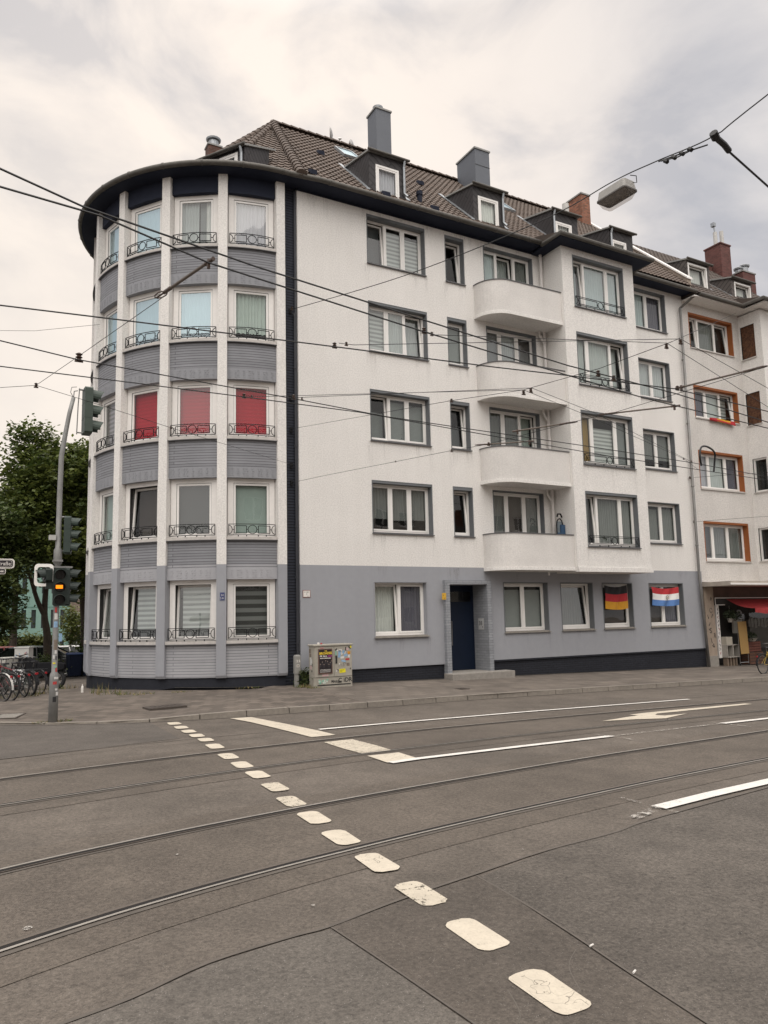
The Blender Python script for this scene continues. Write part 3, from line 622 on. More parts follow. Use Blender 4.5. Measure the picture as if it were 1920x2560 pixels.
# windows of the front: cells differ per floor
K = {
 ('W1', 4): [(1, 'darkgrey', 4.5, (0, 1)), (1, 'dn', 0, (0, .92)), (1, 'dn', 0, (0, .84))], ('W1', 3): [(1, 'dn', 0, (0, 1)), (1, 'sheer', 0, (.0, 1)), (1, 'sheer', 4.5, (0, 1))],
 ('W1', 2): [(1, 'grey', 4.5, (0, .7)), (1, 'grey', 0, (.0, .93)), (1, 'grey', 0, (0, .9))], ('W1', 1): [(1, 'net', 0, (.27, 1)), (1, 'net', 0, (.25, 1)), (1, 'net', 0, (.27, 1))],
 ('W2', 4): [(1, None, 5, (0, 1))], ('W2', 3): [(1, 'greyplain', 0, (0, .96))], ('W2', 2): [(1, 'darkgrey', 5, (.0, .6))], ('W2', 1): [(1, None, 4.5, (0, 1))],
 ('W5', 4): [(1, 'cyan', 0, (0, 1)), (1.15, 'purple', 0, (0, 1))], ('W5', 3): [(1, 'sheer', 0, (0, 1)), (1, 'sheer', 0, (.1, 1))], ('W5', 2): [(1, 'net', 0, (.25, 1)), (1, 'net', 0, (.25, .95))], ('W5', 1): [(1, 'net', 0, (0, .9)), (1, 'net', 0, (0, .93))],
 ('W4', 4): [(.7, 'cyan', 4, (0, 1)), (1.45, 'cyan', 0, (0, 1)), (.8, 'cyan', 0, (0, 1))], ('W4', 3): [(.7, 'sheer', 0, (0, 1)), (1.45, 'sheer', 0, (0, 1)), (.8, 'sheer', 4.5, (0, 1))],
 ('W4', 2): [(.7, 'ochre', 0, (0, 1)), (1.45, 'dn', 0, (0, .8)), (.8, 'grey', 0, (0, 1))], ('W4', 1): [(.7, 'net', 4, (0, 1)), (1.45, 'net', 0, (.0, 1)), (.8, 'net', 0, (0, 1))],
 ('W3', 4): [(.9, 'cyan', 0, (0, 1)), (1.1, 'sheer', 4, (0, 1)), (1, 'net', 0, (0, 1))], ('W3', 3): [(.9, 'grey', 0, (0, 1)), (1.1, 'sheer', 0, (0, 1)), (1, 'darkgrey', 0, (0, .8))],
 ('W3', 2): [(.9, 'net', 0, (0, 1)), (1.1, 'net', 0, (0, 1)), (1, 'green', 3, (0, 1))], ('W3', 1): [(.9, 'net', 0, (0, 1)), (1.1, 'brown', 0, (0, 1)), (1, 'net', 0, (0, 1))]}
for f in (1, 2, 3, 4):
    window(HB, FAC, 10.93, 13.14, *W1[f], .21, K['W1', f], box=.05)
    window(HB, FAC, 13.98, 14.755, *W1[f], .21, K['W2', f], box=.08)
    window(HB, FAC, 15.62, 17.84, 3.55 + 2.92 * (f - 1), W3T[f], .18, K['W3', f], name='balcony_door')
    window(HB, FAC, 23.11, 24.90, *W5[f], .19, K['W5', f])
sur0 = GREYP
window(HB, FAC, *G[0], .19, [(1, 'white', 4, (0, 1)), (1, 'purple', 0, (0, 1))], surround=sur0, sillmat=CONC, sillout=.08)
window(HB, FAC, *G[1], .21, [(1, 'greyplain', 0, (.0, .9)), (1, 'greyplain', 0, (0, .9))], sillmat=CONC, sillout=.07)
window(HB, FAC, *G[2], .21, [(1, 'net', 5, (0, 1))], sillmat=CONC, sillout=.07, of=.07)
window(HB, FAC, *G[3], .21, [(1, 'brown', 0, (0, 1))], sillmat=CONC, sillout=.07, of=.07)
window(HB, FAC, *G[4], .21, [(1, 'brown', 0, (0, 1)), (1, 'purple', 0, (0, 1))], sillmat=CONC, sillout=.07)
# projecting bay with its returns, underside and continuous slab
BX0, BX1, BY = 18.31, 21.91, 18.948
TB = frame((0, BY, 0), 270)
mb = MB(TB); wall_holes(mb, BX0, BX1, 3.47, 15.1, [(18.835, 21.36, *W4[f]) for f in FL[1:]])
mb.box(BX0 - .002, BX0, .001, 1.05, 3.47, 15.1); mb.box(BX1, BX1 + .002, .001, 1.05, 3.47, 15.1); mb.box(BX0 + .02, BX1 - .02, .03, 1.05, 3.40, 3.47); mb.box(BX0 + .02, BX1 - .02, .03, 1.05, 15.0, 15.1)
mb.build('bay', WHITE, HB)
mb = MB(TB); mb.box(BX0 + .03, BX0 + .06, .3, 1.04, 3.48, 15); mb.box(BX1 - .06, BX1 - .03, .3, 1.04, 3.48, 15); mb.box(BX0 + .06, BX1 - .06, .9, 1.04, 3.48, 15); mb.build('bay_interior', ROOMW, HB)
for f in FL[1:]:
    o = window(HB, TB, 18.835, 21.36, *W4[f], .19, K['W4', f], box=.06)
    railing(o, TB, 18.87, 21.3, W4[f][0] + .07, -.03, .32)
# balconies: parapet, slab, coping
def balpath(r0, x0=15.14, y1=19.08, rad=.85):
    P = [(x0 - r0, 19.998)]; cx, cy = x0 + rad, y1 + rad
    for k in range(11):
        a = R(180 + 9 * k); P.append((cx + (rad + r0) * math.cos(a), cy + (rad + r0) * math.sin(a)))
    P.append((BX0 - .003, y1 - r0)); return P
for f in FL[1:]:
    z = 3.37 + 2.92 * (f - 1)
    b = MB(); A, I = balpath(0), balpath(-.12)
    b.prism(A + I[::-1], z + .12, z + 1.215)
    o = b.build('balcony', BALC, HB)
    s = MB(); O = balpath(.03); s.prism(O + [(BX0 - .003, 19.998)], z, z + .125); s.build('balcony_slab', WHITE, o)
    c = MB(); c.prism(balpath(.025) + balpath(-.145)[::-1], z + 1.215, z + 1.245); c.build('coping', SILLD, o)
mb = MB(); mb.box(BX0 - .003, BX1 + .03, BY - .05, 19.998, 3.33, 3.462); mb.build('bay_base_slab', WHITE, HB)
mb = MB(); mb.tube([(17.4, 19.4, 3.33), (17.4, 19.4, 3.22)], .03, 6); mb.build('balcony_drain', PIPEW, HB)
# white rain pipe in the balcony corner
mb = MB(); mb.tube([(18.14, 19.86, 3.5), (18.14, 19.86, 15.1)], .055, 10)
for f in FL[1:4]: mb.tube([(17.92, 19.86, 6.31 + 2.92 * (f - 1)), (17.92, 19.86, 6.14 + 2.92 * (f - 1)), (18.12, 19.84, 5.85 + 2.92 * (f - 1))], .045, 8)
mb.build('rain_pipe', PIPEW, HB)
# entrance
mb = MB(); mb.box(13.45, 13.62, 19.86, 20.72, -.1, 2.93); mb.box(15.11, 15.28, 19.86, 20.72, -.1, 2.93); mb.box(13.45, 15.28, 19.86, 20.72, 2.931, 3.06); mb.build('brick_portal', PORTAL, HB)
mb = MB(); mb.box(13.62, 13.98, 20.66, 20.72, .12, 2.93); mb.box(13.98, 15.11, 20.66, 20.72, 2.78, 2.93); mb.box(15.075, 15.11, 20.66, 20.72, .12, 2.78)
d = MB(); d.box(14.0, 15.07, 20.67, 20.70, .13, 2.32); d.box(14.0, 14.06, 20.665, 20.7, 2.32, 2.78); d.box(15.01, 15.07, 20.665, 20.7, 2.32, 2.78); d.box(14.06, 15.01, 20.665, 20.7, 2.32, 2.38); d.box(14.06, 15.01, 20.665, 20.7, 2.72, 2.78)
o = d.build('front_door', DOORB, HB); mb.build('door_frame', DOORB, o)
g = MB(); g.quad((14.06, 20.69, 2.38), (15.01, 20.69, 2.38), (15.01, 20.69, 2.72), (14.06, 20.69, 2.72)); g.build('fanlight', GLASS, o)
g = MB(); g.tube([(14.16, 20.60, .95), (14.16, 20.60, 1.75)], .014, 8); g.tube([(14.16, 20.60, 1.05), (14.16, 20.67, 1.05)], .01, 6); g.tube([(14.16, 20.60, 1.65), (14.16, 20.67, 1.65)], .01, 6); g.build('handle', STEEL, o)
mb = MB(); mb.box(13.3, 15.75, 19.38, 19.859, -.4, .12); mb.box(13.621, 15.109, 19.859, 20.72, -.4, .119); mb.build('doorstep', CONC, HB, bevel=.015)
# --- round tower
def drumframe(a, r): return frame((DC[0] + r * math.cos(R(a)), DC[1] + r * math.sin(R(a)), 0), a)
A0, DA = 185.53, 20.64
pil = MB(); pilg = MB()
for i in range(-4, 5):
    T = drumframe(A0 + DA * i, 4.83); pil.T = T; pilg.T = T
    pil.box(-.135, .135, 0, .3, 3.49, 15.18)
    pilg.box(-.135, .135, .0, .3, .42, 3.4899)
    pilg.hexa([(-.135, .03, .35), (.135, .03, .35), (.135, .3, .35), (-.135, .3, .35), (-.135, 0, .42), (.135, 0, .42), (.135, .3, .42), (-.135, .3, .42)])
    pil.build('pilaster', WHITE, HB) if False else None
    a = MB(); a.v, a.f, a.mi = pil.v[:], pil.f[:], pil.mi[:]; a.build('pilaster', WHITE, HB); pil.v, pil.f, pil.mi = [], [], []
    a = MB(); a.v, a.f, a.mi = pilg.v[:], pilg.f[:], pilg.mi[:]; a.build('pilaster_foot', GREYP, HB); pilg.v, pilg.f, pilg.mi = [], [], []
mb = MB(); mb.arcwall(DC, 4.3, 4.70, 95, 269.5, -1.0, .36, 48); mb.build('tower_plinth', PLINTHD, HB)
DK = {(4, 0): ('cyan', 0), (4, 1): ('cyan', 0), (4, 2): ('sheer', 0), (4, 3): ('lilac', 0), (3, 0): ('cyan', 0), (3, 1): ('cyan', 0), (3, 2): ('cyan', 0), (3, 3): ('green', 0),
      (2, 0): ('dnlilac', 0), (2, 1): ('red', 0), (2, 2): ('red', 0), (2, 3): ('red', 0), (1, 0): ('greenblind', 0), (1, 1): ('brown', 4.5), (1, 2): ('dark', 0), (1, 3): ('greenblind', 0),
      (0, 0): ('greyplain', 5), (0, 1): ('dn', 4.5), (0, 2): ('dn', 4.5), (0, 3): ('lace', 0)}
hw = .674; RW = 4.575         # half bay width at the window plane, radius of window plane
gapa = math.degrees(.135 / 4.75)
for f in FL:
    S = 1.284 + 2.908 * f
    for b in range(-3, 4):
        c = A0 + DA * (b + .5); a0, a1 = c - DA / 2 + gapa, c + DA / 2 - gapa
        vis = b >= 0
        # brick panel below the window
        zlo = S - 1.12 if f else .36
        p = MB()
        if f:
            p.arcwall(DC, 4.45, 4.735, a0, a1, S - .80, S - .001, 8, 0); p.arcwall(DC, 4.45, 4.735, a0, a1, zlo, S - .80, 8, 2 if f == 1 else 1)
            if vis:
                for row in range(4):
                    for k in range(16):
                        if (k * 7 + row * 5 + f) % 5 < 2: continue
                        aa = a0 + .5 + (a1 - a0 - 1) * (k + .25 * (row % 2)) / 16.3; p.arcwall(DC, 4.7, 4.741 + .003 * ((k + row) % 2), aa, aa + .55, S - .84 - .065 * row - .03, S - .84 - .065 * row, 1, 2 if f == 1 else 1)
            o = p.build('brick_panel', [PANEL, PANELS, PANELL], HB)
        else:
            p.arcwall(DC, 4.45, 4.735, a0, a1, zlo, S - .001, 8); o = p.build('brick_panel', PANEL0, HB)
        T = drumframe(c, RW * math.cos(R(DA / 2)) + .03)
        ztop = S + (1.77 if f < 4 else 1.72)
        kind, tilt = DK.get((f, b), ('sheer', 0))
        # white casing, frame, pane, curtain
        cs = MB(T); zb = S + .10
        cs.box(-hw, -hw + .16, -.02, .12, zb, ztop + .02); cs.box(hw - .16, hw, -.02, .12, zb, ztop + .02); cs.box(-hw + .16, hw - .16, -.02, .12, ztop - .11, ztop + .02); cs.box(-hw + .16, hw - .16, -.02, .12, zb, zb + .05)
        fr = MB(T); gl = MB(T)
        x0, x1, y0, y1 = -hw + .165, hw - .165, zb + .055, ztop - .115
        sash(fr, gl, T, x0, x1, y0, y1, .0 if not tilt else .06, tilt, .06)
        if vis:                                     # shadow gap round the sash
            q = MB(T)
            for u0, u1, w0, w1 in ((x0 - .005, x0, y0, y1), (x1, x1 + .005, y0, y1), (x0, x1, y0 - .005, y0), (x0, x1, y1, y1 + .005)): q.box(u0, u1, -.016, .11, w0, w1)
        w = fr.build('tower_window', PVC, HB)
        cs.build('casing', PVCD, w)
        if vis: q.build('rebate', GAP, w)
        gl.build('pane', GLASSB if (f, b) in ((3, 2), (3, 1), (3, 0), (4, 0), (4, 1)) else GLASSM if (f, b) in ((2, 2), (1, 2), (0, 1), (0, 2), (4, 2), (4, 3)) else GLASS, w)
        if vis:
            lo, hi = (0, 1)
            if (f, b) in ((3, 3), (3, 2)): lo = .16
            if (f, b) == (3, 1): lo = .17
            if (f, b) == (0, 2) or (f, b) == (0, 1): lo = .17
            if (f, b) == (4, 2):
                curtain(T, -hw + .2, .05, y0, y1, .13, 'sheer', w); curtain(T, .28, hw - .2, y0, y1, .13, 'white', w); curtain(T, .06, .27, y0, y1, .2, 'greyplain', w)
            else:
                curtain(T, -hw + .18 + (.12 if tilt else 0), hw - .18, y0 + (y1 - y0) * lo, y1, .13 if not tilt else .24, kind, w)
                if lo and kind != 'dn': curtain(T, -hw + .18, hw - .18, y0, y0 + (y1 - y0) * lo, .3, 'darkgrey' if b < 3 else 'dark', w)
                if kind == 'dn' and f == 0: curtain(T, -hw + .25, hw - .2, y0 + .02, y0 + .22, .26, 'dark', w)
        s = MB(); s.arcwall(DC, 4.3, 4.80, a0, a1, S, S + .085, 8, 0); s.arcwall(DC, 4.7, 4.815, a0 - .35, a1 + .35, S - .022, S - .001, 8, 1); s.build('sill', [SILLC, SILLD], w)
        if vis: railing(w, drumframe(c, 4.80 * math.cos(R(DA / 2)) - .0), -.66, .66, S + .13, .02, .31, curve=.085)
# navy band over the top windows, soffit, gutter
mb = MB(); mb.arcwall(DC, 4.3, 4.72, 95, 269, 14.66, 15.2, 40); mb.build('navy_band', NAVY, HB)
mb = MB(); mb.arcwall(DC, 4.2, 5.22, 95, 270, 15.18, 15.24, 48); mb.build('soffit', NAVY, HB)
def slab(mb, poly, z0, z1): mb.prism(poly, z0, z1)
mb = MB(); mb.box(8.07, 17.85, 19.44, 20.2, 15.205, 15.24); mb.build('soffit', NAVY, HB)
mb = MB(); mb.box(17.83, 22.40, 18.44, 20.2, 15.10, 15.16); mb.box(22.40, 26.1, 19.44, 20.2, 15.08, 15.12); mb.build('soffit', NAVY, HB)
mb = MB(FAC); mb.box(8.485, 25.95, -.003, .1, 15.12, 15.21); mb.build('frieze', NAVY, HB)

# rain drips on the render below sill ends, eaves and slabs
vs, fs, tn = [], [], []; rd = random.Random(21)
def drip(x, y, z, w, h):
    b = len(vs); vs.extend([(x - w / 2, y, z), (x + w / 2, y, z), (x + w * .35, y, z - h), (x - w * .35, y, z - h)]); fs.append((b, b + 1, b + 2, b + 3)); tn.extend([1, 1, 0, 0])
for f in FL[1:]:
    for a, b, q, y in ((10.93, 13.14, W1, 19.996), (13.98, 14.755, W1, 19.996), (23.11, 24.90, W5, 19.996), (18.835, 21.36, W4, 18.944)):
        for x in (a - .02, b + .02, rd.uniform(a, b), rd.uniform(a, b)): drip(x, y, q[f][0] - .03, rd.uniform(.08, .22), rd.uniform(.35, 1.0))
for (a, b, c, d) in G:
    for x in (a, b, (a + b) / 2): drip(x, 19.996, c - .03, rd.uniform(.1, .25), rd.uniform(.3, .7))
for k in range(16): drip(rd.uniform(8.8, 17.5), 19.996, 15.10, rd.uniform(.15, .5), rd.uniform(.4, 1.1))
for k in range(10): drip(rd.uniform(8.8, 25.5), 19.9955, 3.47, rd.uniform(.15, .5), rd.uniform(.3, .8))
me = bpy.data.meshes.new('rain_stains'); me.from_pydata([tuple(Vector(p) - org_of(HB)) for p in vs], [], fs); me.materials.append(DRIP); at = me.attributes.new('tint', 'FLOAT', 'POINT'); at.data.foreach_set('value', [float(t) for t in tn])
o = bpy.data.objects.new('rain_stains', me); COL.objects.link(o); o.parent = HB

# --- roof
def inpoly(p, poly):
    c = False; n = len(poly)
    for i in range(n):
        (x0, y0), (x1, y1) = poly[i], poly[(i + 1) % n]
        if (y0 > p[1]) != (y1 > p[1]) and p[0] < (x1 - x0) * (p[1] - y0) / (y1 - y0) + x0: c = not c
    return c
def tile_field(name, mat, O, U, V, poly, parent, cw=.215, rh=.33):
    """interlocking S tiles laid on the plane O + u U + v V inside poly (u, v)"""
    O, U, V = Vector(O), Vector(U).normalized(), Vector(V).normalized(); W = U.cross(V); W = W if W.z > 0 else -W
    us = [p[0] for p in poly]; vs_ = [p[1] for p in poly]
    vs = []; fs = []; tint = []
    prof = [(0, .0), (.22, .024), (.45, .008), (.7, -.010), (1, .0)]
    rnd = random.Random(3)
    for r in range(int((max(vs_) - min(vs_)) / rh) + 1):
        v0 = min(vs_) + r * rh
        for k in range(int((max(us) - min(us)) / cw) + 1):
            u0 = min(us) + k * cw
            if not inpoly((u0 + cw / 2, v0 + rh / 2), poly): continue
            b = len(vs); t = rnd.random()
            for (f, h) in prof:
                for vv, lift in ((v0 - .03, .034), (v0 + rh, .0)):
                    p = O + U * (u0 + cw * f) + V * vv + W * (h + lift); vs.append(p)
            for (f, h) in prof: vs.append(O + U * (u0 + cw * f) + V * (v0 - .03) + W * (h + .012))
            for j in range(4):
                fs.append((b + 2 * j, b + 2 * j + 2, b + 2 * j + 3, b + 2 * j + 1)); fs.append((b + 10 + j, b + 11 + j, b + 2 * j + 2, b + 2 * j))
            tint += [t] * 15
    me = bpy.data.meshes.new(name); me.from_pydata([tuple(p - org_of(parent)) for p in vs], [], fs); me.materials.append(mat)
    at = me.attributes.new('tint', 'FLOAT', 'POINT'); at.data.foreach_set('value', tint)
    o = bpy.data.objects.new(name, me); COL.objects.link(o); o.parent = parent; return o
S2 = math.sqrt(.5)
ZE, YE = 15.27, 19.40
AP = Vector((9.65, 25.0, 20.87))
def rz_(y): return ZE + (y - YE)
# deck under the tiles (closed loft of the corner)
arc = [Vector((DC[0] + 5.22 * math.cos(R(a)), DC[1] + 5.22 * math.sin(R(a)), 15.25)) for a in range(270, 90, -12)]
feet = [AP + Vector((5.62 * math.cos(R(a)) / math.cos(R(12.7)) * 1.0, 5.62 * math.sin(R(a)) / math.cos(R(12.7)), -5.62)) for a in (257.3, 231.9, 206.5, 181.1)]
mb = MB()
mb.add([(8.07, 19.40, 15.25), (26.0, 19.40, 15.25), (26.0, 25, 20.85), tuple(AP - Vector((0, 0, .03))), tuple(feet[0] - Vector((0, 0, .03)))], [(0, 1, 2, 3, 4)])
mb.add([(26, 25, 20.85), tuple(AP), (9.65, 30.6, 15.25), (26, 30.6, 15.25)], [(0, 1, 2, 3)])
mb.add([tuple(AP - Vector((0, 0, .03)))] + [tuple(p - Vector((0, 0, .03))) for p in feet] + [(9.65, 30.6, 15.25)], [(0, 1, 2), (0, 2, 3), (0, 3, 4), (0, 4, 5)])
af = [tuple(p) for p in arc]; nf = len(af)
mb.add(af + [tuple(p - Vector((0, 0, .03))) for p in feet], [(0, nf, nf + 1, 4)] + [(i, i + 1, nf + 1) for i in range(0, 4)] + [(4, nf + 1, nf + 2, 7)] + [(i, i + 1, nf + 2) for i in (4, 5, 6)] + [(7, nf + 2, nf + 3, 13)] + [(i, i + 1, nf + 3) for i in range(7, 13)])
RF = mb.build('roof', TILE2, HB)
LEN = (AP.z - ZE) / S2
ux = 17.93
main = [(0.35, 0), (ux, 0), (ux, LEN), (AP.x - 8.07, LEN)]
tile_field('roof_tiles', TILE, (8.07, YE, ZE), (1, 0, 0), (0, 1, 1), main, RF)
for a0, f0, f1 in ((244.6, feet[0], feet[1]), (219.2, feet[1], feet[2]), (193.8, feet[2], feet[3])):
    nrm = Vector((math.cos(R(a0)), math.sin(R(a0)), 0)); U = Vector((-nrm.y, nrm.x, 0)); V = Vector((-nrm.x, -nrm.y, 1)).normalized()
    O = f0 if (f1 - f0).dot(U) > 0 else f1; w = (f1 - f0).length
    tile_field('roof_tiles', TILE, O, U, V, [(0, 0), (w, 0), ((AP - O).dot(U), (AP - O).dot(V))], RF)
def ridge_tiles(p, q, name='ridge_tiles', r=.13, step=.36, mat=TILE):
    p, q = Vector(p), Vector(q); n = int((q - p).length / step); d = (q - p) / n; mb = MB(); t = d.normalized()
    s = t.cross(Vector((0, 0, 1))).normalized(); up = s.cross(t)
    for i in range(n):
        a, b = p + d * i - t * .03, p + d * (i + 1)
        vs = []
        for c, rr in ((a, r * 1.12), (b, r * .9)):
            for k in range(7): an = math.pi * k / 6; vs.append(tuple(c + s * math.cos(an) * rr + up * (math.sin(an) * rr * .9 - .02)))
        mb.add(vs, [(k, k + 1, 8 + k, 7 + k) for k in range(6)] + [(0, 1, 2, 3, 4, 5, 6)])
    return mb.build(name, mat, RF)
ridge_tiles(feet[0] + Vector((0, 0, .06)), AP + Vector((0, 0, .08)), 'hip_tiles', .16); ridge_tiles(feet[1] + Vector((0, 0, .03)), AP + Vector((0, 0, .05)), 'hip_tiles'); ridge_tiles(feet[2] + Vector((0, 0, .03)), AP + Vector((0, 0, .05)), 'hip_tiles')
ridge_tiles((9.65, 25, 20.93), (26, 25, 20.91), 'ridge_tiles', .14)
# gutters
gp = [(DC[0] + 5.25 * math.cos(R(a)), DC[1] + 5.25 * math.sin(R(a)), 15.27) for a in range(96, 271, 3)]
mb = MB(); mb.tube(gp + [(x, 19.37, 15.27) for x in (9, 11, 13, 15, 17.82)], .085, 10)
for a in range(150, 270, 13): mb.tube([(DC[0] + 5.25 * math.cos(R(a)), DC[1] + 5.25 * math.sin(R(a)), 15.27), (DC[0] + 5.25 * math.cos(R(a + .5)), DC[1] + 5.25 * math.sin(R(a + .5)), 15.27)], .098, 10)
for x in (9.3, 10.9, 12.5, 14.1, 15.7, 17.2): mb.tube([(x, 19.37, 15.27), (x + .05, 19.37, 15.27)], .098, 10)
mb.build('gutter', GUTTER, HB, smooth=True)
mb = MB(); mb.tube([(17.80, 19.37, 15.2), (17.80, 18.40, 15.2), (22.42, 18.40, 15.18), (22.42, 19.30, 15.15)], .085, 10); mb.tube([(22.46, 19.4, 15.13), (26.1, 19.4, 15.10)], .085, 10)
mb.tube([(26.1, 19.4, 15.1), (26.15, 19.42, 14.98), (25.66, 19.86, 14.45)], .05, 8); mb.build('gutter', GUTTER, HB)
mb = MB(); mb.tube([(25.66, 19.86, 14.45), (25.66, 19.88, 3.2), (25.86, 19.88, -.3)], .055, 10)
for z in (4.5, 6.9, 9.5, 12.2): mb.tube([(25.66, 19.88, z), (25.66, 19.88, z + .06)], .066, 10)
mb.build('downpipe', PIPEG, HB, smooth=True)
mb = MB(); mb.tube([(8.40, 20.05, .9), (8.40, 20.05, 11.0), (8.37, 20.05, 11.15)], .028, 8); mb.tube([(8.44, 20.07, .0), (8.44, 20.07, 15.1)], .04, 8)
for z in (1.2, 2.2, 3.1, 4.6, 7, 9.4): mb.tube([(8.40, 20.05, z), (8.40, 20.05, z + .05)], .045, 8)
mb.build('cable_conduit', PIPED, HB)
# bay roof skirt
mb = MB(); mb.add([(17.8, 18.4, 15.24), (22.42, 18.4, 15.22), (22.42, 19.88, 15.72), (17.8, 19.88, 15.72), (17.8, 19.4, 15.25), (22.42, 19.4, 15.22)], [(0, 1, 2, 3), (0, 3, 4), (1, 5, 2)]); mb.build('bay_roof', TILE2, HB)
# --- dormers
def dormer(x0, x1, yf, z1, win, pipe, curt, zb=None, gut=True, mats=(SLATE, SLATE), root=None, back=None, name='dormer', roofz=rz_, T=None, flash=True, rise=.50):
    """box dormer with slate cheeks, shed roof, one window; front at yf"""
    root = root or HB
    zb = roofz(yf) - .15 if zb is None else zb; zr = z1 + rise; yb = back or (yf + (zr - roofz(yf)) + .15)
    wx0, wx1, wz0, wz1 = win
    m = MB(T); TF = frame((0, yf, 0), 270); m.T = (T or Matrix()) @ TF
    wall_holes(m, x0, x1, zb, z1, [win]); m.T = T or Matrix()
    for x in (x0, x1): m.add([(x, yf, zb), (x, yf, z1), (x, yb, zr), (x, yb, zb)], [(0, 1, 2, 3)])
    o = m.build(name, mats[0], root)
    r = MB(T); ov = .06
    r.hexa([(x0 - ov, yf - .10, z1 - .0), (x1 + ov, yf - .10, z1 - .0), (x1 + ov, yb + .3, zr + .04), (x0 - ov, yb + .3, zr + .04), (x0 - ov, yf - .10, z1 + .06), (x1 + ov, yf - .10, z1 + .06), (x1 + ov, yb + .3, zr + .10), (x0 - ov, yb + .3, zr + .10)])
    r.build('dormer_roof', CLADTOP, o)
    r = MB(T); r.tube([(x0 - ov - .04, yf - .14, z1 + .04), (x1 + ov + .04, yf - .14, z1 + .03)], .045, 8)
    r.build('dormer_gutter', GUTTER, o)
    if pipe: r = MB(T); px = pipe; r.tube([(px, yf - .12, z1), (px, yf - .06, z1 - .2), (px, yf - .06, zb + .35), (px + .06, yf - .16, zb + .2)], .04, 8); r.build('dormer_pipe', ZINC, o)
    f = MB((T or Matrix()) @ TF); g = MB((T or Matrix()) @ TF)
    f.box(wx0, wx0 + .07, -.02, .08, wz0, wz1); f.box(wx1 - .07, wx1, -.02, .08, wz0, wz1); f.box(wx0 + .07, wx1 - .07, -.02, .08, wz0, wz0 + .07); f.box(wx0 + .07, wx1 - .07, -.02, .08, wz1 - .07, wz1)
    sash(f, g, (T or Matrix()) @ TF, wx0 + .075, wx1 - .075, wz0 + .075, wz1 - .075, -.01 if not curt[1] else .03, curt[1], .05)
    f.build('dormer_window', PVC, o); g.build('dormer_pane', GLASS, o)
    if curt[0]: curtain((T or Matrix()) @ TF, wx0 + .1, wx1 - .1, wz0 + .08, wz1 - .08, .12 if not curt[1] else .3, curt[0], o)
    m = MB(T); m.box(x0 + .05, x1 - .05, yf + .5, yf + .55, zb, z1 + .1); m.build('dormer_interior', DARKIN, o)
    fl = MB(T)
    for x in (x0 - .07, x1 + .07) if flash else ():
        fl.hexa([(x - .07, yf - .05, roofz(yf - .05) + .05), (x + .07, yf - .05, roofz(yf - .05) + .05), (x + .07, yb, roofz(yb) + .05), (x - .07, yb, roofz(yb) + .05), (x - .07, yf - .05, roofz(yf - .05) + .085), (x + .07, yf - .05, roofz(yf - .05) + .085), (x + .07, yb, roofz(yb) + .085), (x - .07, yb, roofz(yb) + .085)])
    if flash: fl.build('lead_flashing', ZINC, o)
    return o
dormer(10.98, 12.36, 19.85, 17.05, (11.22, 12.10, 15.58, 16.70), 12.28, ('lilac', 0))
dormer(15.16, 16.52, 19.85, 17.03, (15.36, 16.25, 15.60, 16.70), 16.44, ('white', 0))
dormer(19.14, 20.45, 20.2, 17.28, (19.29, 20.12, 15.75, 16.90), 19.2, ('white', 0))
dormer(22.16, 23.48, 20.2, 17.27, (22.27, 23.08, 15.80, 16.86), 22.22, ('white', 0))
# dormer on the hip, facing the side street
Th = Matrix.Translation((AP.x, AP.y, 0)) @ Matrix.Rotation(R(214 - 270), 4, 'Z')
dormer(.3, 2.55, -5.16, 16.06, (1.6, 2.3, 15.62, 15.98), 2.47, (None, 0), zb=15.2, flash=False, T=Th, roofz=lambda y: 20.87 + y + .05 if y < 0 else 20.87, back=-3.9, rise=.72)
# --- chimneys
def chimney(x, y, w, d, z0, z1, mat, cap, pots, name='chimney', root=None):
    m = MB(); m.box(x, x + w, y, y + d, z0, z1); o = m.build(name, mat, root or HB)
    m = MB(); m.box(x - .04, x + w + .04, y - .04, y + d + .04, z1, z1 + .07); m.build('chimney_cap', cap, o)
    for (px, py, r, h, hood) in pots:
        m = MB(); m.lathe([(r, z1 + .07 if h > 0 else 20.3), (r, z1 + h)], (px, py, 0), 14)
        if hood: m.lathe([(r * 1.35, z1 + h + .03), (r * 1.45, z1 + h + .1), (r * .9, z1 + h + .17)], (px, py, 0), 14)
        m.build('chimney_pot', M('pale_flue', (.5, .49, .47), .6, .15, 9) if h > .5 or not hood else ZINC, o, smooth=False)
    return o
chimney(13.76, 24.2, .69, .72, 19.5, 22.40, CLAD, CLADTOP, [(14.05, 24.55, .15, .22, True)])
chimney(18.2, 23.6, .76, 1.3, 19.0, 21.62, CLAD, CLADTOP, [])
m = MB(); m.box(18.19, 18.97, 23.59, 23.598, 20.9, 20.92); m.build('cladding_joint', GAP, HB)
chimney(25.2, 24.55, .55, .95, 19.8, 21.95, REDBRICK, CLADTOP, [(24.5, 24.9, .16, -.55, False)])
chimney(8.82, 31, .62, .5, 16, 23.45, DARKBRICK, CLADTOP, [(9.13, 31.25, .24, .34, True)])
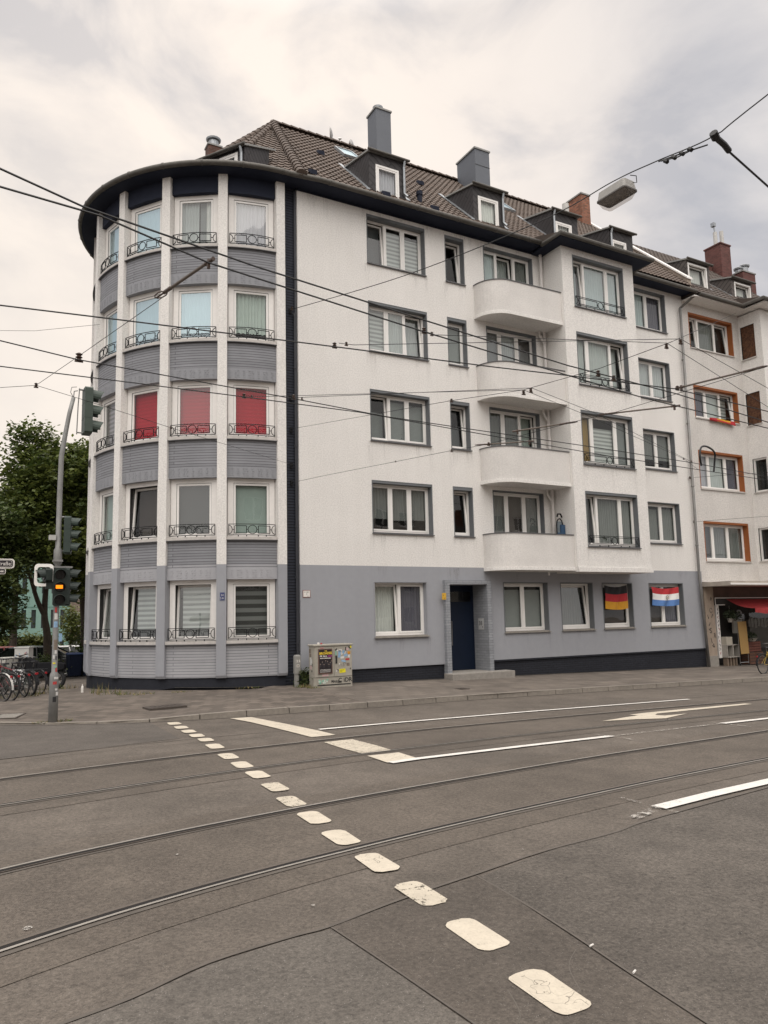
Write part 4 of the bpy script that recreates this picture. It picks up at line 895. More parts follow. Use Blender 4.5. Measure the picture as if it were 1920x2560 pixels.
# rooflights, vents, dishes, aerial
def rooflight(x, v, w, h):
    y, z = YE + v * S2, ZE + v * S2; U = Vector((1, 0, 0)); V = Vector((0, S2, S2)); W = Vector((0, -S2, S2))
    T = Matrix(((1, 0, 0, x), (0, S2, -S2, y), (0, S2, S2, z), (0, 0, 0, 1))); m = MB(T)
    m.box(0, w, 0, .06, .03, .13); m.box(0, w, h - .06, h, .03, .13); m.box(0, .06, .06, h - .06, .03, .13); m.box(w - .06, w, .06, h - .06, .03, .13); o = m.build('rooflight', ZINC, RF)
    m = MB(T); m.quad((.06, .06, .11), (w - .06, .06, .11), (w - .06, h - .06, .11), (.06, h - .06, .11)); m.build('rooflight_pane', GLASSB, o)
    m = MB(T); m.quad((.06, .06, .05), (w - .06, .06, .05), (w - .06, h - .06, .05), (.06, h - .06, .05)); m.build('rooflight_blind', CUR['white'], o)
rooflight(11.75, 5.4, .75, 1.15); rooflight(18.6, 4.4, .7, 1.1)
m = MB()
for x, y in ((10.45, 22.43), (14.65, 22.45), (13.36, 19.62), (11.47, 19.62), (8.9, 19.7)):
    z = rz_(y); m.hexa([(x - .11, y - .1, z - .02), (x + .11, y - .1, z - .02), (x + .11, y + .14, z + .2), (x - .11, y + .14, z + .2), (x - .09, y - .12, z + .12), (x + .09, y - .12, z + .12), (x + .09, y + .1, z + .26), (x - .09, y + .1, z + .26)])
m.build('tile_vents', NAVY, RF)
m = MB(); m.lathe([(.09, 15.95), (.09, 16.28), (.115, 16.29), (.115, 16.42)], (13.12, 20.18, 0), 12); m.build('vent_pipe', NAVY, RF)
SATM = M('satellite_dish_grey', (.42, .41, .40), .5, .1, 5)
def dish(x, y, z, r, az, label):
    e = thing('satellite_dish', label, 'satellite dish', (x, y, z), R(az), local=True)
    m = MB(); m.lathe([(.001, 0), (r * .5, .03), (r * .8, .075), (r, .12)], (0, 0, r), 18, 0, 'y'); m.build('reflector', SATM, e, smooth=True)
    m = MB(); m.tube([(0, .0, r * .2), (0, -.25 * r, -.02), (0, -1.0 * r, r * .55)], .015, 6); m.lathe([(.035, 0), (.035, .12)], (0, -r, r * .55), 8, 0, 'y'); m.build('feed_arm', STEEL, e)
    m = MB(); m.tube([(0, .06, r), (0, .1, -.5)], .022, 6); m.build('mast', STEEL, e)
dish(12.25, 25.1, 20.95, .34, 62, 'large satellite dish on the ridge left of the tall clad chimney'); dish(12.98, 25.1, 20.9, .19, 215, 'small satellite dish on the ridge nearest the tall clad chimney')
m = MB(); m.tube([(0, 0, -.6), (0, 0, .62)], .012, 6); 
for k, (a, b) in enumerate(((-.45, .28), (-.4, .33), (-.32, .1))): m.tube([(a, .0, .5 - .13 * k), (b, 0, .53 - .13 * k)], .008, 5)
alone(m, 'roof_aerial', STEEL, 'thin rod aerial on the ridge beside the satellite dishes', 'aerial', (11.6, 25.1, 20.98))

# ------------------------------------------------------------------ the neighbouring house (shop below)
NB = thing('neighbour_house', 'older white rough-cast house with orange window reveals, a shop below and a brick chimney', 'apartment building', (26, 20, -.5))
nx0, nx1, nbay, nby = 25.955, 29.6, 29.6, 18.96
NW = {4: (12.90, 14.44), 3: (9.88, 11.28), 2: (6.88, 8.50), 1: (3.90, 5.53)}
mb = MB(FAC); wall_holes(mb, nx0, nx1, 3.06, 14.95, [(26.32, 29.12, *NW[f]) for f in NW]); mb.box(nx0, nx0 + .003, .001, .4, 3.06, 14.95)
mb.build('wall', WHITE2, NB)
NC = {4: [(.8, 'white', 4, (0, .6)), (1.3, 'net', 0, (0, 1)), (1, 'brown', 5, (0, 1))], 3: [(.9, 'purple', 0, (0, 1)), (1, 'sheer', 0, (0, 1)), (.9, 'dn', 6, (.2, 1))],
      2: [(.9, 'lilac', 0, (0, 1)), (1.3, 'sheer', 0, (0, 1)), (1, 'purple', 0, (0, 1))], 1: [(.8, 'dark', 0, (0, 1)), (1.1, 'net', 0, (0, 1)), (1.2, 'net', 0, (0, 1))]}
for f in NW:
    o = window(NB, FAC, 26.32, 29.12, *NW[f], .22, NC[f], surround=ORANGE, sillmat=SILLC, revw=.02, sillout=.05, box=.04)
s = MB(FAC)
TR_ = frame((nbay, 20, 0), 180)
# return and front of its bay
mb = MB(); 
def yz_wall(mb, x, y0, y1, z0, z1, hs):
    ys = sorted({y0, y1, *[v for h in hs for v in h[:2]]}); zs = sorted({z0, z1, *[v for h in hs for v in h[2:]]})
    for a, b in zip(ys, ys[1:]):
        for c, e in zip(zs, zs[1:]):
            if any(h[0] < (a + b) / 2 < h[1] and h[2] < (c + e) / 2 < h[3] for h in hs): continue
            mb.quad((x, a, c), (x, b, c), (x, b, e), (x, a, e))
hs = [(19.27, 19.92, 12.80, 14.28), (19.27, 19.92, 9.85, 11.25), (19.2, 19.85, 6.9, 8.35), (19.2, 19.85, 3.95, 5.35)]
yz_wall(mb, nbay, nby, 20, 3.06, 14.8, hs)
mb.T = frame((0, nby, 0), 270); bh = [(30.15, 31.9, 12.6 - .02 * i - 2.93 * (4 - f), 14.3 - 2.93 * (4 - f)) for i, f in enumerate((4, 3, 2, 1))]
wall_holes(mb, nbay, 34, 3.06, 14.8, bh)
mb.build('bay_wall', WHITE, NB)
for i, h in enumerate(hs):
    m = MB()
    if i < 2: m.box(nbay + .06, nbay + .1, h[0], h[1], h[2], h[3]); o = m.build('boarded_window', BOARD, NB)
    else:
        for y0, y1, z0, z1 in ((h[0], h[0] + .07, h[2], h[3]), (h[1] - .07, h[1], h[2], h[3]), (h[0] + .07, h[1] - .07, h[2], h[2] + .07), (h[0] + .07, h[1] - .07, h[3] - .07, h[3])): m.box(nbay + .06, nbay + .12, y0, y1, z0, z1)
        o = m.build('side_window', PVC, NB); m = MB(); m.quad((nbay + .09, h[0] + .07, h[2] + .07), (nbay + .09, h[1] - .07, h[2] + .07), (nbay + .09, h[1] - .07, h[3] - .07), (nbay + .09, h[0] + .07, h[3] - .07)); m.build('pane', GLASS, o)
    m = MB(); m.box(nbay - .05, nbay + .05, h[0] - .03, h[1] + .03, h[2] - .05, h[2] - .002); m.build('sill', SILLC, o)
for h in bh: window(NB, frame((0, nby, 0), 270), *h, .15, [(1, 'white', 0, (0, 1)), (1, 'sheer', 0, (0, 1))], surround=PVCD, sillmat=SILLC, revw=0)
mb = MB(); mb.box(26.1, 33.9, 20.75, 30, -.6, 14.9); mb.box(29.9, 33.9, 19.6, 20.7, 3.2, 14.7); mb.build('interior', DARKIN, NB)
mb = MB(); mb.box(nx0, 34, 19.35, 20, 14.86, 14.90); mb.box(nbay - .5, 34, 18.4, 19.35, 14.84, 14.88); mb.build('soffit', WHITE, NB)
mb = MB(); mb.tube([(26.2, 19.3, 14.98), (28.95, 19.3, 14.96), (28.98, 18.35, 14.96), (34, 18.35, 14.94)], .085, 10); mb.build('gutter', GUTTER, NB)
ZN = 14.98
mb = MB(); mb.add([(nx0 + .1, 19.3, ZN), (34, 19.3, ZN), (34, 25, 20.45), (nx0 + .1, 25, 20.45), (34, 30.5, 15), (nx0 + .1, 30.5, 15)], [(0, 1, 2, 3), (3, 2, 4, 5), (0, 3, 5)])
mb.add([(28.98, 18.35, ZN), (34, 18.35, ZN), (34, 19.9, 15.5), (28.98, 19.9, 15.5), (28.98, 19.3, ZN)], [(0, 1, 2, 3), (0, 3, 4)]); NR = mb.build('roof', TILE2, NB)
k = (20.45 - ZN) / 5.7; ln = math.hypot(5.7, 5.47)
tile_field('roof_tiles', TILE2, (26.15, 19.3, ZN + .03), (1, 0, 0), (0, 1, k), [(0, 0), (7.8, 0), (7.8, ln), (0, ln)], NR, .28, .36)
mb = MB()   # party wall with its white coping
def par(y): return ZN + (y - 19.3) * k
mb.hexa([(25.9, 19.6, 15.3), (26.12, 19.6, 15.3), (26.12, 25, 20.3), (25.9, 25, 20.3), (25.9, 19.6, par(19.6) + .45), (26.12, 19.6, par(19.6) + .45), (26.12, 25, par(25) + .45), (25.9, 25, par(25) + .45)])
o = mb.build('party_wall', M('stained_render', (.36, .30, .25), .95, .3, 3, .4, 40), NB)
mb = MB(); mb.hexa([(25.84, 19.55, par(19.55) + .455), (26.18, 19.55, par(19.55) + .455), (26.18, 25.05, par(25.05) + .455), (25.84, 25.05, par(25.05) + .455), (25.84, 19.55, par(19.55) + .53), (26.18, 19.55, par(19.55) + .53), (26.18, 25.05, par(25.05) + .53), (25.84, 25.05, par(25.05) + .53)])
mb.build('coping', PVCD, o)
nroof = lambda y: ZN + (y - 19.3) * k
dormer(26.72, 28.18, 20.2, 16.95, (26.78, 28.0, 15.72, 16.86), None, ('white', 5), mats=(SLATEB, SLATEB), root=NB, roofz=nroof)
dormer(29.65, 31.1, 20.2, 16.72, (29.85, 31.0, 15.5, 16.62), None, ('white', 5), mats=(SLATEB, SLATEB), root=NB, roofz=nroof)
chimney(34.15, 23.7, .80, .95, 17, 21.1, REDBRICK2, REDBRICK2, [(34.36, 24.1, .10, .85, False), (34.75, 24.0, .10, .95, False)], root=NB)
chimney(32.6, 24.2, 1.45, .9, 18, 20.0, REDBRICK2, CLADTOP, [], root=NB)
chimney(36.0, 23.8, 1.05, .9, 17, 20.0, REDBRICK2, CLADTOP, [(36.25, 24.2, .18, .25, True), (36.75, 24.2, .2, .5, True)], root=NB)
m = MB(); m.tube([(34.36, 24.1, 21.95), (34.30, 24.1, 22.3)], .04, 6); m.box(34.18, 34.36, 24.0, 24.2, 22.25, 22.45); m.build('flue_cowl', ZINC, NB)
m = MB(); m.tube([(0, 0, -1.0), (0, 0, 2.9)], .016, 6)
for a, b, z in ((-.2, 1.1, .35), (-.2, .7, .1)): m.tube([(a, 0, z), (b, .3, z)], .01, 5)
m.tube([(0, 0, .1), (.55, .2, .5)], .01, 5)
alone(m, 'roof_aerial', STEEL, 'tall rod aerial with short arms right of the purple brick chimneys', 'aerial', (37.4, 24, 19.1))
# shop front
TAN = M('stained_tan_render', (.36, .29, .23), .9, .22, 4, .4, 60, s2=1.2, v2=.2)
mb = MB(); mb.box(26.0, 26.55, 19.98, 20.7, .12, 2.86); o = mb.build('shop_pillar', TAN, NB); mb = MB(); mb.box(25.98, 26.57, 19.96, 20.7, -.7, .119); mb.build('pillar_base', CONC, o)
INK = M('black_spray_paint', (.012, .012, .014), .6)
m = MB()
rn = random.Random(5)
for k in range(9):
    z = .45 + rn.random() * 1.9; x = 26.12 + rn.random() * .3
    m.tube([(x, 19.975, z), (x + rn.uniform(-.05, .1), 19.975, z + rn.uniform(.02, .14)), (x + rn.uniform(-.04, .12), 19.975, z + rn.uniform(-.08, .12))], .010, 4)
text_mesh(m, 'S', .30, wallT(26.16, 19.975, 1.02), mi=0); text_mesh(m, '\\', .30, wallT(26.2, 19.975, .62)); m.tube([(26.33 + .07 * math.cos(a * .5), 19.975, 1.92 + .1 * math.sin(a * .5)) for a in range(13)], .007, 4)
m.build('graffiti', INK, o)
mb = MB(); mb.box(nx0 - .02, 34, 18.72, 20, 2.87, 3.04); o = mb.build('canopy', M('dirty_canopy', (.42, .37, .32), .9, .25, 3), NB)
mb = MB(); mb.box(nx0 - .03, 34, 18.70, 18.718, 2.90, 2.97); mb.build('canopy_edge', PVCD, o)
WOODF = M('brown_wood_fascia', (.10, .055, .036), .7, .35, 3)
mb = MB(); mb.box(26.56, 34, 20.25, 20.4, 2.42, 2.865); mb.build('fascia', WOODF, NB)
mb = MB(); mb.box(26.80, 26.98, 20.1, 20.26, .0, 2.12); o = mb.build('shop_post', PVCD, NB); m = MB()
for k in range(12): z = .15 + k * .16; m.tube([(26.82 + rn.random() * .1, 20.09, z), (26.84 + rn.random() * .1, 20.09, z + .05), (26.82 + rn.random() * .12, 20.09, z + .1)], .008, 4, mi=0 if k % 3 else 1)
m.build('graffiti', [INK, M('red_spray_paint', (.30, .03, .04), .6)], o)
mb = MB(); mb.box(26.72, 34, 20.05, 20.2, 2.13, 2.42); mb.build('awning_case', DARKIN, NB); mb = MB(); mb.box(26.7, 34, 20.03, 20.048, 2.40, 2.43); mb.box(26.7, 26.73, 20.03, 20.048, 2.12, 2.40); mb.box(26.73, 27.3, 20.03, 20.048, 2.12, 2.15); mb.build('awning_frame', PVCD, NB)
AWN = M('faded_red_awning', (.30, .022, .024), .8, .22, 6)
m = MB(); cols = 22
for i in range(cols):
    a, b = 27.35 + i * .31, 27.35 + (i + 1) * .31
    def AW(x, t): return (x, 20.0 - 1.25 * t, 2.36 - .42 * t - .10 * math.sin(3.14 * t) + .035 * math.sin(x * 5.1) * t)
    for j in range(6): m.quad(AW(a, j / 6), AW(b, j / 6), AW(b, (j + 1) / 6), AW(a, (j + 1) / 6))
    p, q = AW(a, 1), AW(b, 1); m.quad(p, q, (q[0], q[1], q[2] - .16), (p[0], p[1], p[2] - .16))
m.build('awning', AWN, NB, smooth=True)
mb = MB(); mb.box(26.60, 26.8, 20.3, 20.7, -.7, 2.42); mb.box(26.6, 34, 20.7, 20.74, -.7, 2.42); mb.build('shop_interior', DARKIN, NB)
# goods before the shop
GOODS = M('white_furniture_board', (.36, .335, .30), .6, .1, 6)
sz = pav(27.3, 19.9)
e = thing('display_shelf', 'white cube shelf with a box on top before the shop, behind the cardboard rack', 'shelf', (27.2, 20.02, sz)); m = MB()
for z in (.34, .82): m.box(26.98, 27.75, 19.85, 20.2, sz + z, sz + z + .03)
for x in (26.98, 27.35, 27.72): m.box(x, x + .03, 19.85, 20.2, sz + .37, sz + .82)
m.build('shelf_board', GOODS, e); m = MB()
for x in (27.02, 27.2, 27.38, 27.56): m.box(x, x + .06, 19.9, 20.1, sz, sz + .34)
m.build('shelf_leg', M('worn_wood', (.20, .15, .11), .8, .2, 8), e); m = MB(); m.box(27.0, 27.38, 19.88, 20.15, sz + .855, sz + 1.16); m.build('storage_box', M('pale_box', (.40, .37, .31), .8, .1, 5), e)
e = thing('garment_rack', 'wheeled rack carrying a tall ochre cardboard sheet before the shop', 'rack', (27.85, 19.75, sz)); m = MB()
for x in (27.58, 28.12): m.tube([(x, 19.75, sz + .08), (x, 19.75, sz + 1.72)], .012, 6)
m.tube([(27.58, 19.75, sz + 1.72), (28.12, 19.75, sz + 1.72)], .012, 6); m.tube([(27.58, 19.75, sz + .12), (28.12, 19.75, sz + .12)], .014, 6)
m.build('rack_frame', STEEL, e); m = MB(); m.hexa([(27.62, 19.70, sz + .46), (28.16, 19.72, sz + .47), (28.16, 19.73, sz + .47), (27.62, 19.71, sz + .46), (27.54, 19.70, sz + 1.76), (28.08, 19.70, sz + 1.77), (28.08, 19.71, sz + 1.77), (27.54, 19.71, sz + 1.76)])
m.build('cardboard', M('ochre_cardboard', (.36, .22, .075), .8, .1, 4), e)
for x in (27.58, 28.12): m = MB(); m.lathe([(.035, -.012), (.035, .012)], (x, 19.75, sz + .035), 12, 0, 'y'); m.build('castor', IRON, e)
WICK = M('dark_goods', (.07, .055, .05), .8, .4, 12)
for i, (x, y, w, h, mat_, nm, lb, ct) in enumerate(((28.5, 19.95, .9, .5, M('brown_crate_wood', (.12, .055, .035), .8, .25, 8), 'wooden_crate', 'low brown crate standing under the awning right of the cardboard', 'crate'), (28.55, 20.0, .8, .42, M('red_brown_crate', (.15, .05, .035), .8, .25, 8), 'wooden_crate', 'upper brown crate stacked under the awning right of the cardboard', 'crate'))):
    m = MB(); z0 = sz + (.0 if i == 0 else .51)
    for q in range(4): m.box(x, x + w, y, y + .02, z0 + q * h / 4, z0 + (q + .8) * h / 4); m.box(x, x + .02, y + .02, y + .4, z0 + q * h / 4, z0 + (q + .8) * h / 4); m.box(x + w - .02, x + w, y + .02, y + .4, z0 + q * h / 4, z0 + (q + .8) * h / 4)
    m.box(x + .021, x + w - .021, y + .021, y + .4, z0, z0 + .02); m.box(x + .021, x + .06, y + .021, y + .06, z0 + .02, z0 + h); m.box(x + w - .06, x + w - .021, y + .021, y + .06, z0 + .02, z0 + h)
    alone(m, nm, mat_, lb, ct, (x, y, z0))
LEAFD = M('dark_foliage', (.035, .050, .022), .7, .5, 9)
def leafball(m, c, r, n, sz_=.05, rnd=random):
    for _ in range(n):
        d = Vector((rnd.gauss(0, 1), rnd.gauss(0, 1), rnd.gauss(0, 1))).normalized() * r * (rnd.random() ** .4)
        p = Vector(c) + d; a = Vector((rnd.gauss(0, 1), rnd.gauss(0, 1), rnd.gauss(0, .6))).normalized() * sz_; b = a.cross(Vector((rnd.gauss(0, 1), rnd.gauss(0, 1), rnd.gauss(0, 1)))).normalized() * sz_ * .6
        m.quad(tuple(p - a), tuple(p - b), tuple(p + a), tuple(p + b))
e = thing('hanging_plant', 'hanging green plant in a pot under the red awning', 'plant', (27.55, 20.0, 1.75)); m = MB(); leafball(m, (27.45, 19.95, 1.72), .24, 160); leafball(m, (27.85, 19.95, 1.68), .2, 120); m.build('foliage', LEAFD, e); m = MB(); m.lathe([(.08, 1.42), (.12, 1.58)], (27.5, 20.0, 0), 10); m.tube([(27.5, 20, 1.58), (27.5, 20.0, 2.1)], .006, 5); m.build('pot', GOODS, e)
e = thing('potted_plant', 'low green plant in a pale bowl on the crates under the awning', 'plant', (28.6, 19.8, sz + .95)); m = MB(); leafball(m, (28.55, 19.85, sz + 1.15), .2, 120); m.build('foliage', LEAFD, e); m = MB(); m.lathe([(.1, sz + .94), (.2, sz + 1.06)], (28.6, 19.85, 0), 12); m.build('bowl', GOODS, e)
e = thing('plate_dish', 'grey enamel lamp shade hanging above the cardboard sheet', 'lamp shade', (28.05, 20.0, 1.72)); m = MB(); m.lathe([(.02, .08), (.21, 0), (.2, -.01)], (28.05, 19.97, 1.72), 16, 0, 'y'); m.build('shade', ZINC, e); m = MB(); m.tube([(28.05, 20.02, 1.75), (28.05, 20.02, 2.1)], .006, 5); m.build('hanger', IRON, e)
m = MB(); m.quad((28.25, 20.4, .9), (29.0, 20.4, .9), (29.0, 20.4, 1.75), (28.25, 20.4, 1.75)); m.quad((29.3, 20.4, .3), (33, 20.4, .3), (33, 20.4, 1.9), (29.3, 20.4, 1.9)); m.build('shop_window', GLASS, NB)
m = MB(); m.box(28.3, 28.95, 20.5, 20.52, .95, 1.7); m.build('pale_poster_back', GOODS, NB)
m = MB()
for k in range(9): m.box(29.35 + k * .22, 29.5 + k * .22, 20.5, 20.6, 1.2 - .03 * (k % 3), 1.5 + .05 * (k % 2))
m.build('shelf_goods', M('dim_shelf_goods', (.16, .15, .14), .7, .4, 6), NB)

# ------------------------------------------------------------------ flags, signs and small things on the facade
def flag(x0, x1, z1, h, y, bands, label, emblem=False, skew=(0, 0)):
    """cloth flag pinned at its upper corners, sagging between them"""
    e = thing('flag', label, 'flag', (x0, y, z1)); n = 16; W = x1 - x0
    def P(u, v): return (x0 + W * u + skew[0] * v, y - .05 - .030 * math.sin(u * 13 + v * 4) * (.4 + v) - .016 * math.sin(v * 6 + u * 21), z1 - h * v - (.07 * math.sin(math.pi * u)) * (1 - .4 * v) + skew[1] * u * v)
    m = MB(); rows = 12
    for j in range(rows):
        for i in range(n): m.quad(P(i / n, j / rows), P((i + 1) / n, j / rows), P((i + 1) / n, (j + 1) / rows), P(i / n, (j + 1) / rows), j * 3 // rows)
    o = m.build('flag_cloth', bands, e, smooth=True); 
    if emblem:
        m = MB(); c = P(.53, .5)
        m.lathe([(.075, -.004), (.075, .002)], (c[0], c[1] - .012, c[2]), 20, 0, 'y'); m.lathe([(.056, -.006), (.056, -.0041)], (c[0], c[1] - .012, c[2]), 20, 1, 'y'); m.lathe([(.028, -.009), (.028, -.0061)], (c[0], c[1] - .012, c[2]), 5, 2, 'y')
        m.build('emblem', [M('emblem_dark', (.12, .10, .07), .7), M('emblem_white', (.6, .6, .58), .7), M('emblem_gold', (.35, .2, .06), .7)], o)
FK, FR, FY = M('flag_black', (.014, .014, .016), .8, .15, 6), M('flag_red', (.42, .022, .030), .75, .12, 6), M('flag_gold', (.62, .30, .018), .75, .12, 6)
FW, FB = M('flag_white', (.74, .73, .72), .75, .08, 6), M('flag_blue', (.085, .19, .44), .75, .12, 6)
flag(20.47, 21.62, 2.92, .86, 19.985, [FK, FR, FY], 'black, red and gold flag pinned over the third small window', skew=(.06, 0))
flag(22.95, 24.44, 2.86, .70, 19.985, [FR, FW, FB], 'red, white and blue flag with a round emblem over the rightmost window', True, (.03, 0))
m = MB(); pts = [(27.1, 9.94), (27.5, 9.93), (28.0, 9.92), (28.35, 9.90), (28.66, 9.90)]
for i, ((x, z), (x2, z2)) in enumerate(zip(pts, pts[1:])): m.hexa([(x, 19.86, z - .10), (x2, 19.86, z2 - .12), (x2, 19.93, z2 - .12), (x, 19.93, z - .10), (x, 19.87, z + .02 * (i % 2)), (x2, 19.87, z2 + .02), (x2, 19.94, z2 + .02), (x, 19.94, z)], 0 if i in (0, 3) else 1)
m.hexa([(27.1, 19.85, 9.86), (28.66, 19.85, 9.74), (28.66, 19.859, 9.74), (27.1, 19.859, 9.86), (27.1, 19.85, 9.92), (28.66, 19.85, 9.80), (28.66, 19.859, 9.80), (27.1, 19.859, 9.92)], 0)
alone(m, 'flag', [FR, FY], 'rolled red and yellow flag lying on the sill between orange reveals', 'flag', (27.9, 19.9, 9.85))
def plate(x, y, z0, w, h, fill, edge, label, texts=(), name='sign', cat='sign', ang=270, em=.014):
    T = frame((x, y, 0), ang); e = thing(name, label, cat, (x, y, z0)); m = MB(T); m.box(0, w, -.012, 0, z0, z0 + h); m.build('plate', edge, e)
    m = MB(T); m.box(em, w - em, -.0145, -.012, z0 + em, z0 + h - em); m.build('face', fill, e)
    if texts:
        m = MB()
        for s, size, tx, tz in texts: text_mesh(m, s, size, T @ Matrix(((1, 0, 0, tx), (0, 0, -1, -.0148), (0, 1, 0, z0 + tz), (0, 0, 0, 1))), .001)
        m.build('lettering', INK, e)
SW = M('sign_white', (.72, .69, .65), .5, .06, 9); SR = M('sign_brown_red', (.22, .07, .05), .5); SY = M('sign_yellow', (.62, .36, .035), .5, .08, 9); SB = M('sign_blue', (.05, .065, .17), .5, .3, 20)
plate(8.56, 19.998, 2.54, .24, .21, SW, SR, 'small white hydrant plate with a red border at the left end of the front', [('H 100', .055, .04, .135), ('T', .06, .10, .07), ('1,3', .05, .13, .02)])
plate(13.31, 19.855, 2.44, .15, .21, SY, SY, 'small yellow plate on the wall left of the house door', [('F', .07, .03, .1), ('0,9', .045, .06, .03)])
T = drumframe(A0 + DA * 3, 4.83)
e = thing('sign', 'small blue plate on the third pilaster of the round tower', 'sign', (6.9, 19.9, 2.5)); m = MB(T); m.box(-.035, .095, -.012, -.001, 2.48, 2.70); m.build('plate', SB, e)
m = MB()
for s_, tx, tz in (('34', .0, 2.60), ('3', -.02, 2.51), ('6', .04, 2.52)): text_mesh(m, s_, .075, T @ Matrix(((1, 0, 0, tx - .01), (0, 0, -1, -.0135), (0, 1, 0, tz), (0, 0, 0, 1))), .001)
m.build('lettering', SW, e)
plate(15.108, 20.40, 1.44, .30, .38, M('number_plate_grey', (.50, .50, .50), .5, .05, 5), M('number_plate_grey_edge', (.40, .40, .40), .5), 'pale house number plate reading 38a inside the door portal', [('38', .20, .03, .15), ('a', .12, .215, .07)], name='house_number', ang=180)
# folded chair on the lowest balcony
BLUE = M('dark_blue_fabric', (.030, .075, .15), .8, .2, 9); GLF = M('grey_blue_fabric', (.16, .19, .21), .7, .25, 9)
zf = 3.37 + .125; e = thing('folded_lounger', 'folded blue garden lounger leaning in the corner of the lowest balcony', 'garden chair', (18.1, 19.5, zf)); m = MB(); arc_ = [(17.93, 19.5, zf), (17.95, 19.5, zf + 1.35)] + [(18.09 - .14 * math.cos(a * .3927), 19.5, zf + 1.45 + .27 * math.sin(a * .3927)) for a in range(9)] + [(18.24, 19.5, zf + 1.35), (18.27, 19.5, zf)]
m.tube(arc_, .022, 6); m.tube([(17.98, 19.49, zf + 1.78), (18.02, 19.49, zf + 1.88), (18.14, 19.49, zf + 1.88), (18.2, 19.49, zf + 1.76)], .03, 6); m.build('frame', IRON, e)
m = MB(); m.prism([(17.96, 19.505), (18.24, 19.505), (18.24, 19.53), (17.96, 19.53)], zf + .2, zf + 1.62); m.build('cover', GLF, e); m = MB(); m.box(18.1, 18.28, 19.44, 19.5, zf + .9, zf + 1.5); m.box(17.96, 18.27, 19.45, 19.499, zf + .8, zf + 1.22); m.build('cushion', BLUE, e)

# plants on inside sills
for (x, y, z, r, lb, mt) in ((19.95, 19.32, 4.55, .16, 'reddish green potted plant on the sill of the lowest bay window', None), (20.35, 19.34, 4.5, .13, 'small green potted plant beside it in the lowest bay window', None), (23.45, 20.42, 4.85, .09, 'white flowering plant in the first floor window nearest the rain pipe', 1), (12.2, 20.42, 7.75, .12, 'small green plant in the middle pane of the third floor window right of the strip', None)):
    e = thing('potted_plant', lb, 'plant', (x, y, z - .25)); m = MB(); leafball(m, (x, y, z), r, 70, .035); m.build('foliage', LEAFD if not mt else SW, e); m = MB(); m.lathe([(.05, z - .26), (.07, z - .12)], (x, y, 0), 10); m.tube([(x, y, z - .12), (x, y, z)], .006, 5); m.build('pot', GOODS, e)

# ------------------------------------------------------------------ traffic signal
SIGG = M('signal_green_housing', (.042, .062, .050), .55, .12, 6); SIGD = M('signal_dark_green_housing', (.010, .019, .016), .6, .12, 6); LENS = M('dark_lens', (.008, .008, .009), .25)
POLE = M('galvanised_pole', (.25, .25, .245), .6, .18, 9, .2, 60, metal=.35)
AMB, nt_, out_ = nodes_of('amber_lamp_lit'); em = N(nt_, 'ShaderNodeEmission'); em.inputs[0].default_value = (1, .24, .012, 1); em.inputs[1].default_value = 1.6; L(nt_, em.outputs[0], out_.inputs['Surface'])
PZ = pav(1.58, 16.27)
TL = thing('traffic_light', 'grey signal pole with bent top and green signal heads, one amber lamp lit', 'traffic light', (1.58, 16.27, PZ))
px, py = 1.58, 16.27
m = MB(); m.tube([(px, py, PZ - .1), (px, py, PZ + .86), (px, py, PZ + .93), (px, py, PZ + .98), (px, py, 3.12), (px, py, 3.15), (px, py, 3.42), (px, py, 3.47), (px, py, 4.6), (px + .01, py, 5.37), (1.65, py, 5.83), (1.72, py, 6.3), (1.79, py, 6.64)], [.092, .085, .082, .055, .055, .082, .08, .055, .052, .05, .047, .043, .04], 14); m.build('pole', POLE, TL, smooth=True)
m = MB(); m.box(1.45, 1.86, py - .06, py + .1, 3.055, 3.09); m.box(px - .09, px + .09, py - .095, py + .095, 3.18, 3.22); m.tube([(1.79, py, 6.64), (1.80, py, 6.78), (1.87, py, 6.80)], .012, 6)
m.tube([(1.905, py, 6.86), (1.885, py, 6.5), (1.87, py, 5.86)], .012, 6); m.tube([(1.89, py, 6.83), (2.05, py, 6.83)], .02, 6); m.tube([(1.87, py, 5.9), (2.0, py, 5.9)], .016, 6); m.tube([(px, py, 4.09), (1.72, py, 4.11)], .02, 6); m.tube([(px, py, 3.44), (1.72, py, 3.38)], .02, 6)
m.tube([(1.80, py, 6.62), (1.73, py, 6.75), (1.75, py, 6.86), (1.85, py, 6.88)], .008, 5); m.build('bracket', POLE, TL)
m = MB(); m.box(1.40, 1.53, py - .07, py + .05, 3.62, 3.72); m.build('detector_box', M('detector_grey', (.42, .42, .40), .5), TL)
def visor(m, T, zc, r, ln):
    o = m.T; m.T = T; n = 12; vs = []
    for k in range(n + 1):
        a = R(-25 + 230 * k / n); dr = ln * (1 - .35 * (1 - max(0, math.sin(a))))
        for rr in (r, r - .006): vs += [(rr * math.cos(a), 0, zc + rr * math.sin(a)), (rr * .97 * math.cos(a), -dr, zc + rr * .97 * math.sin(a) - .015)]
    m.add(vs, [(4 * k, 4 * k + 1, 4 * k + 5, 4 * k + 4) for k in range(n)] + [(4 * k + 2, 4 * k + 3, 4 * k + 7, 4 * k + 6) for k in range(n)] + [(4 * k + 1, 4 * k + 3, 4 * k + 7, 4 * k + 5) for k in range(n)]); m.T = o
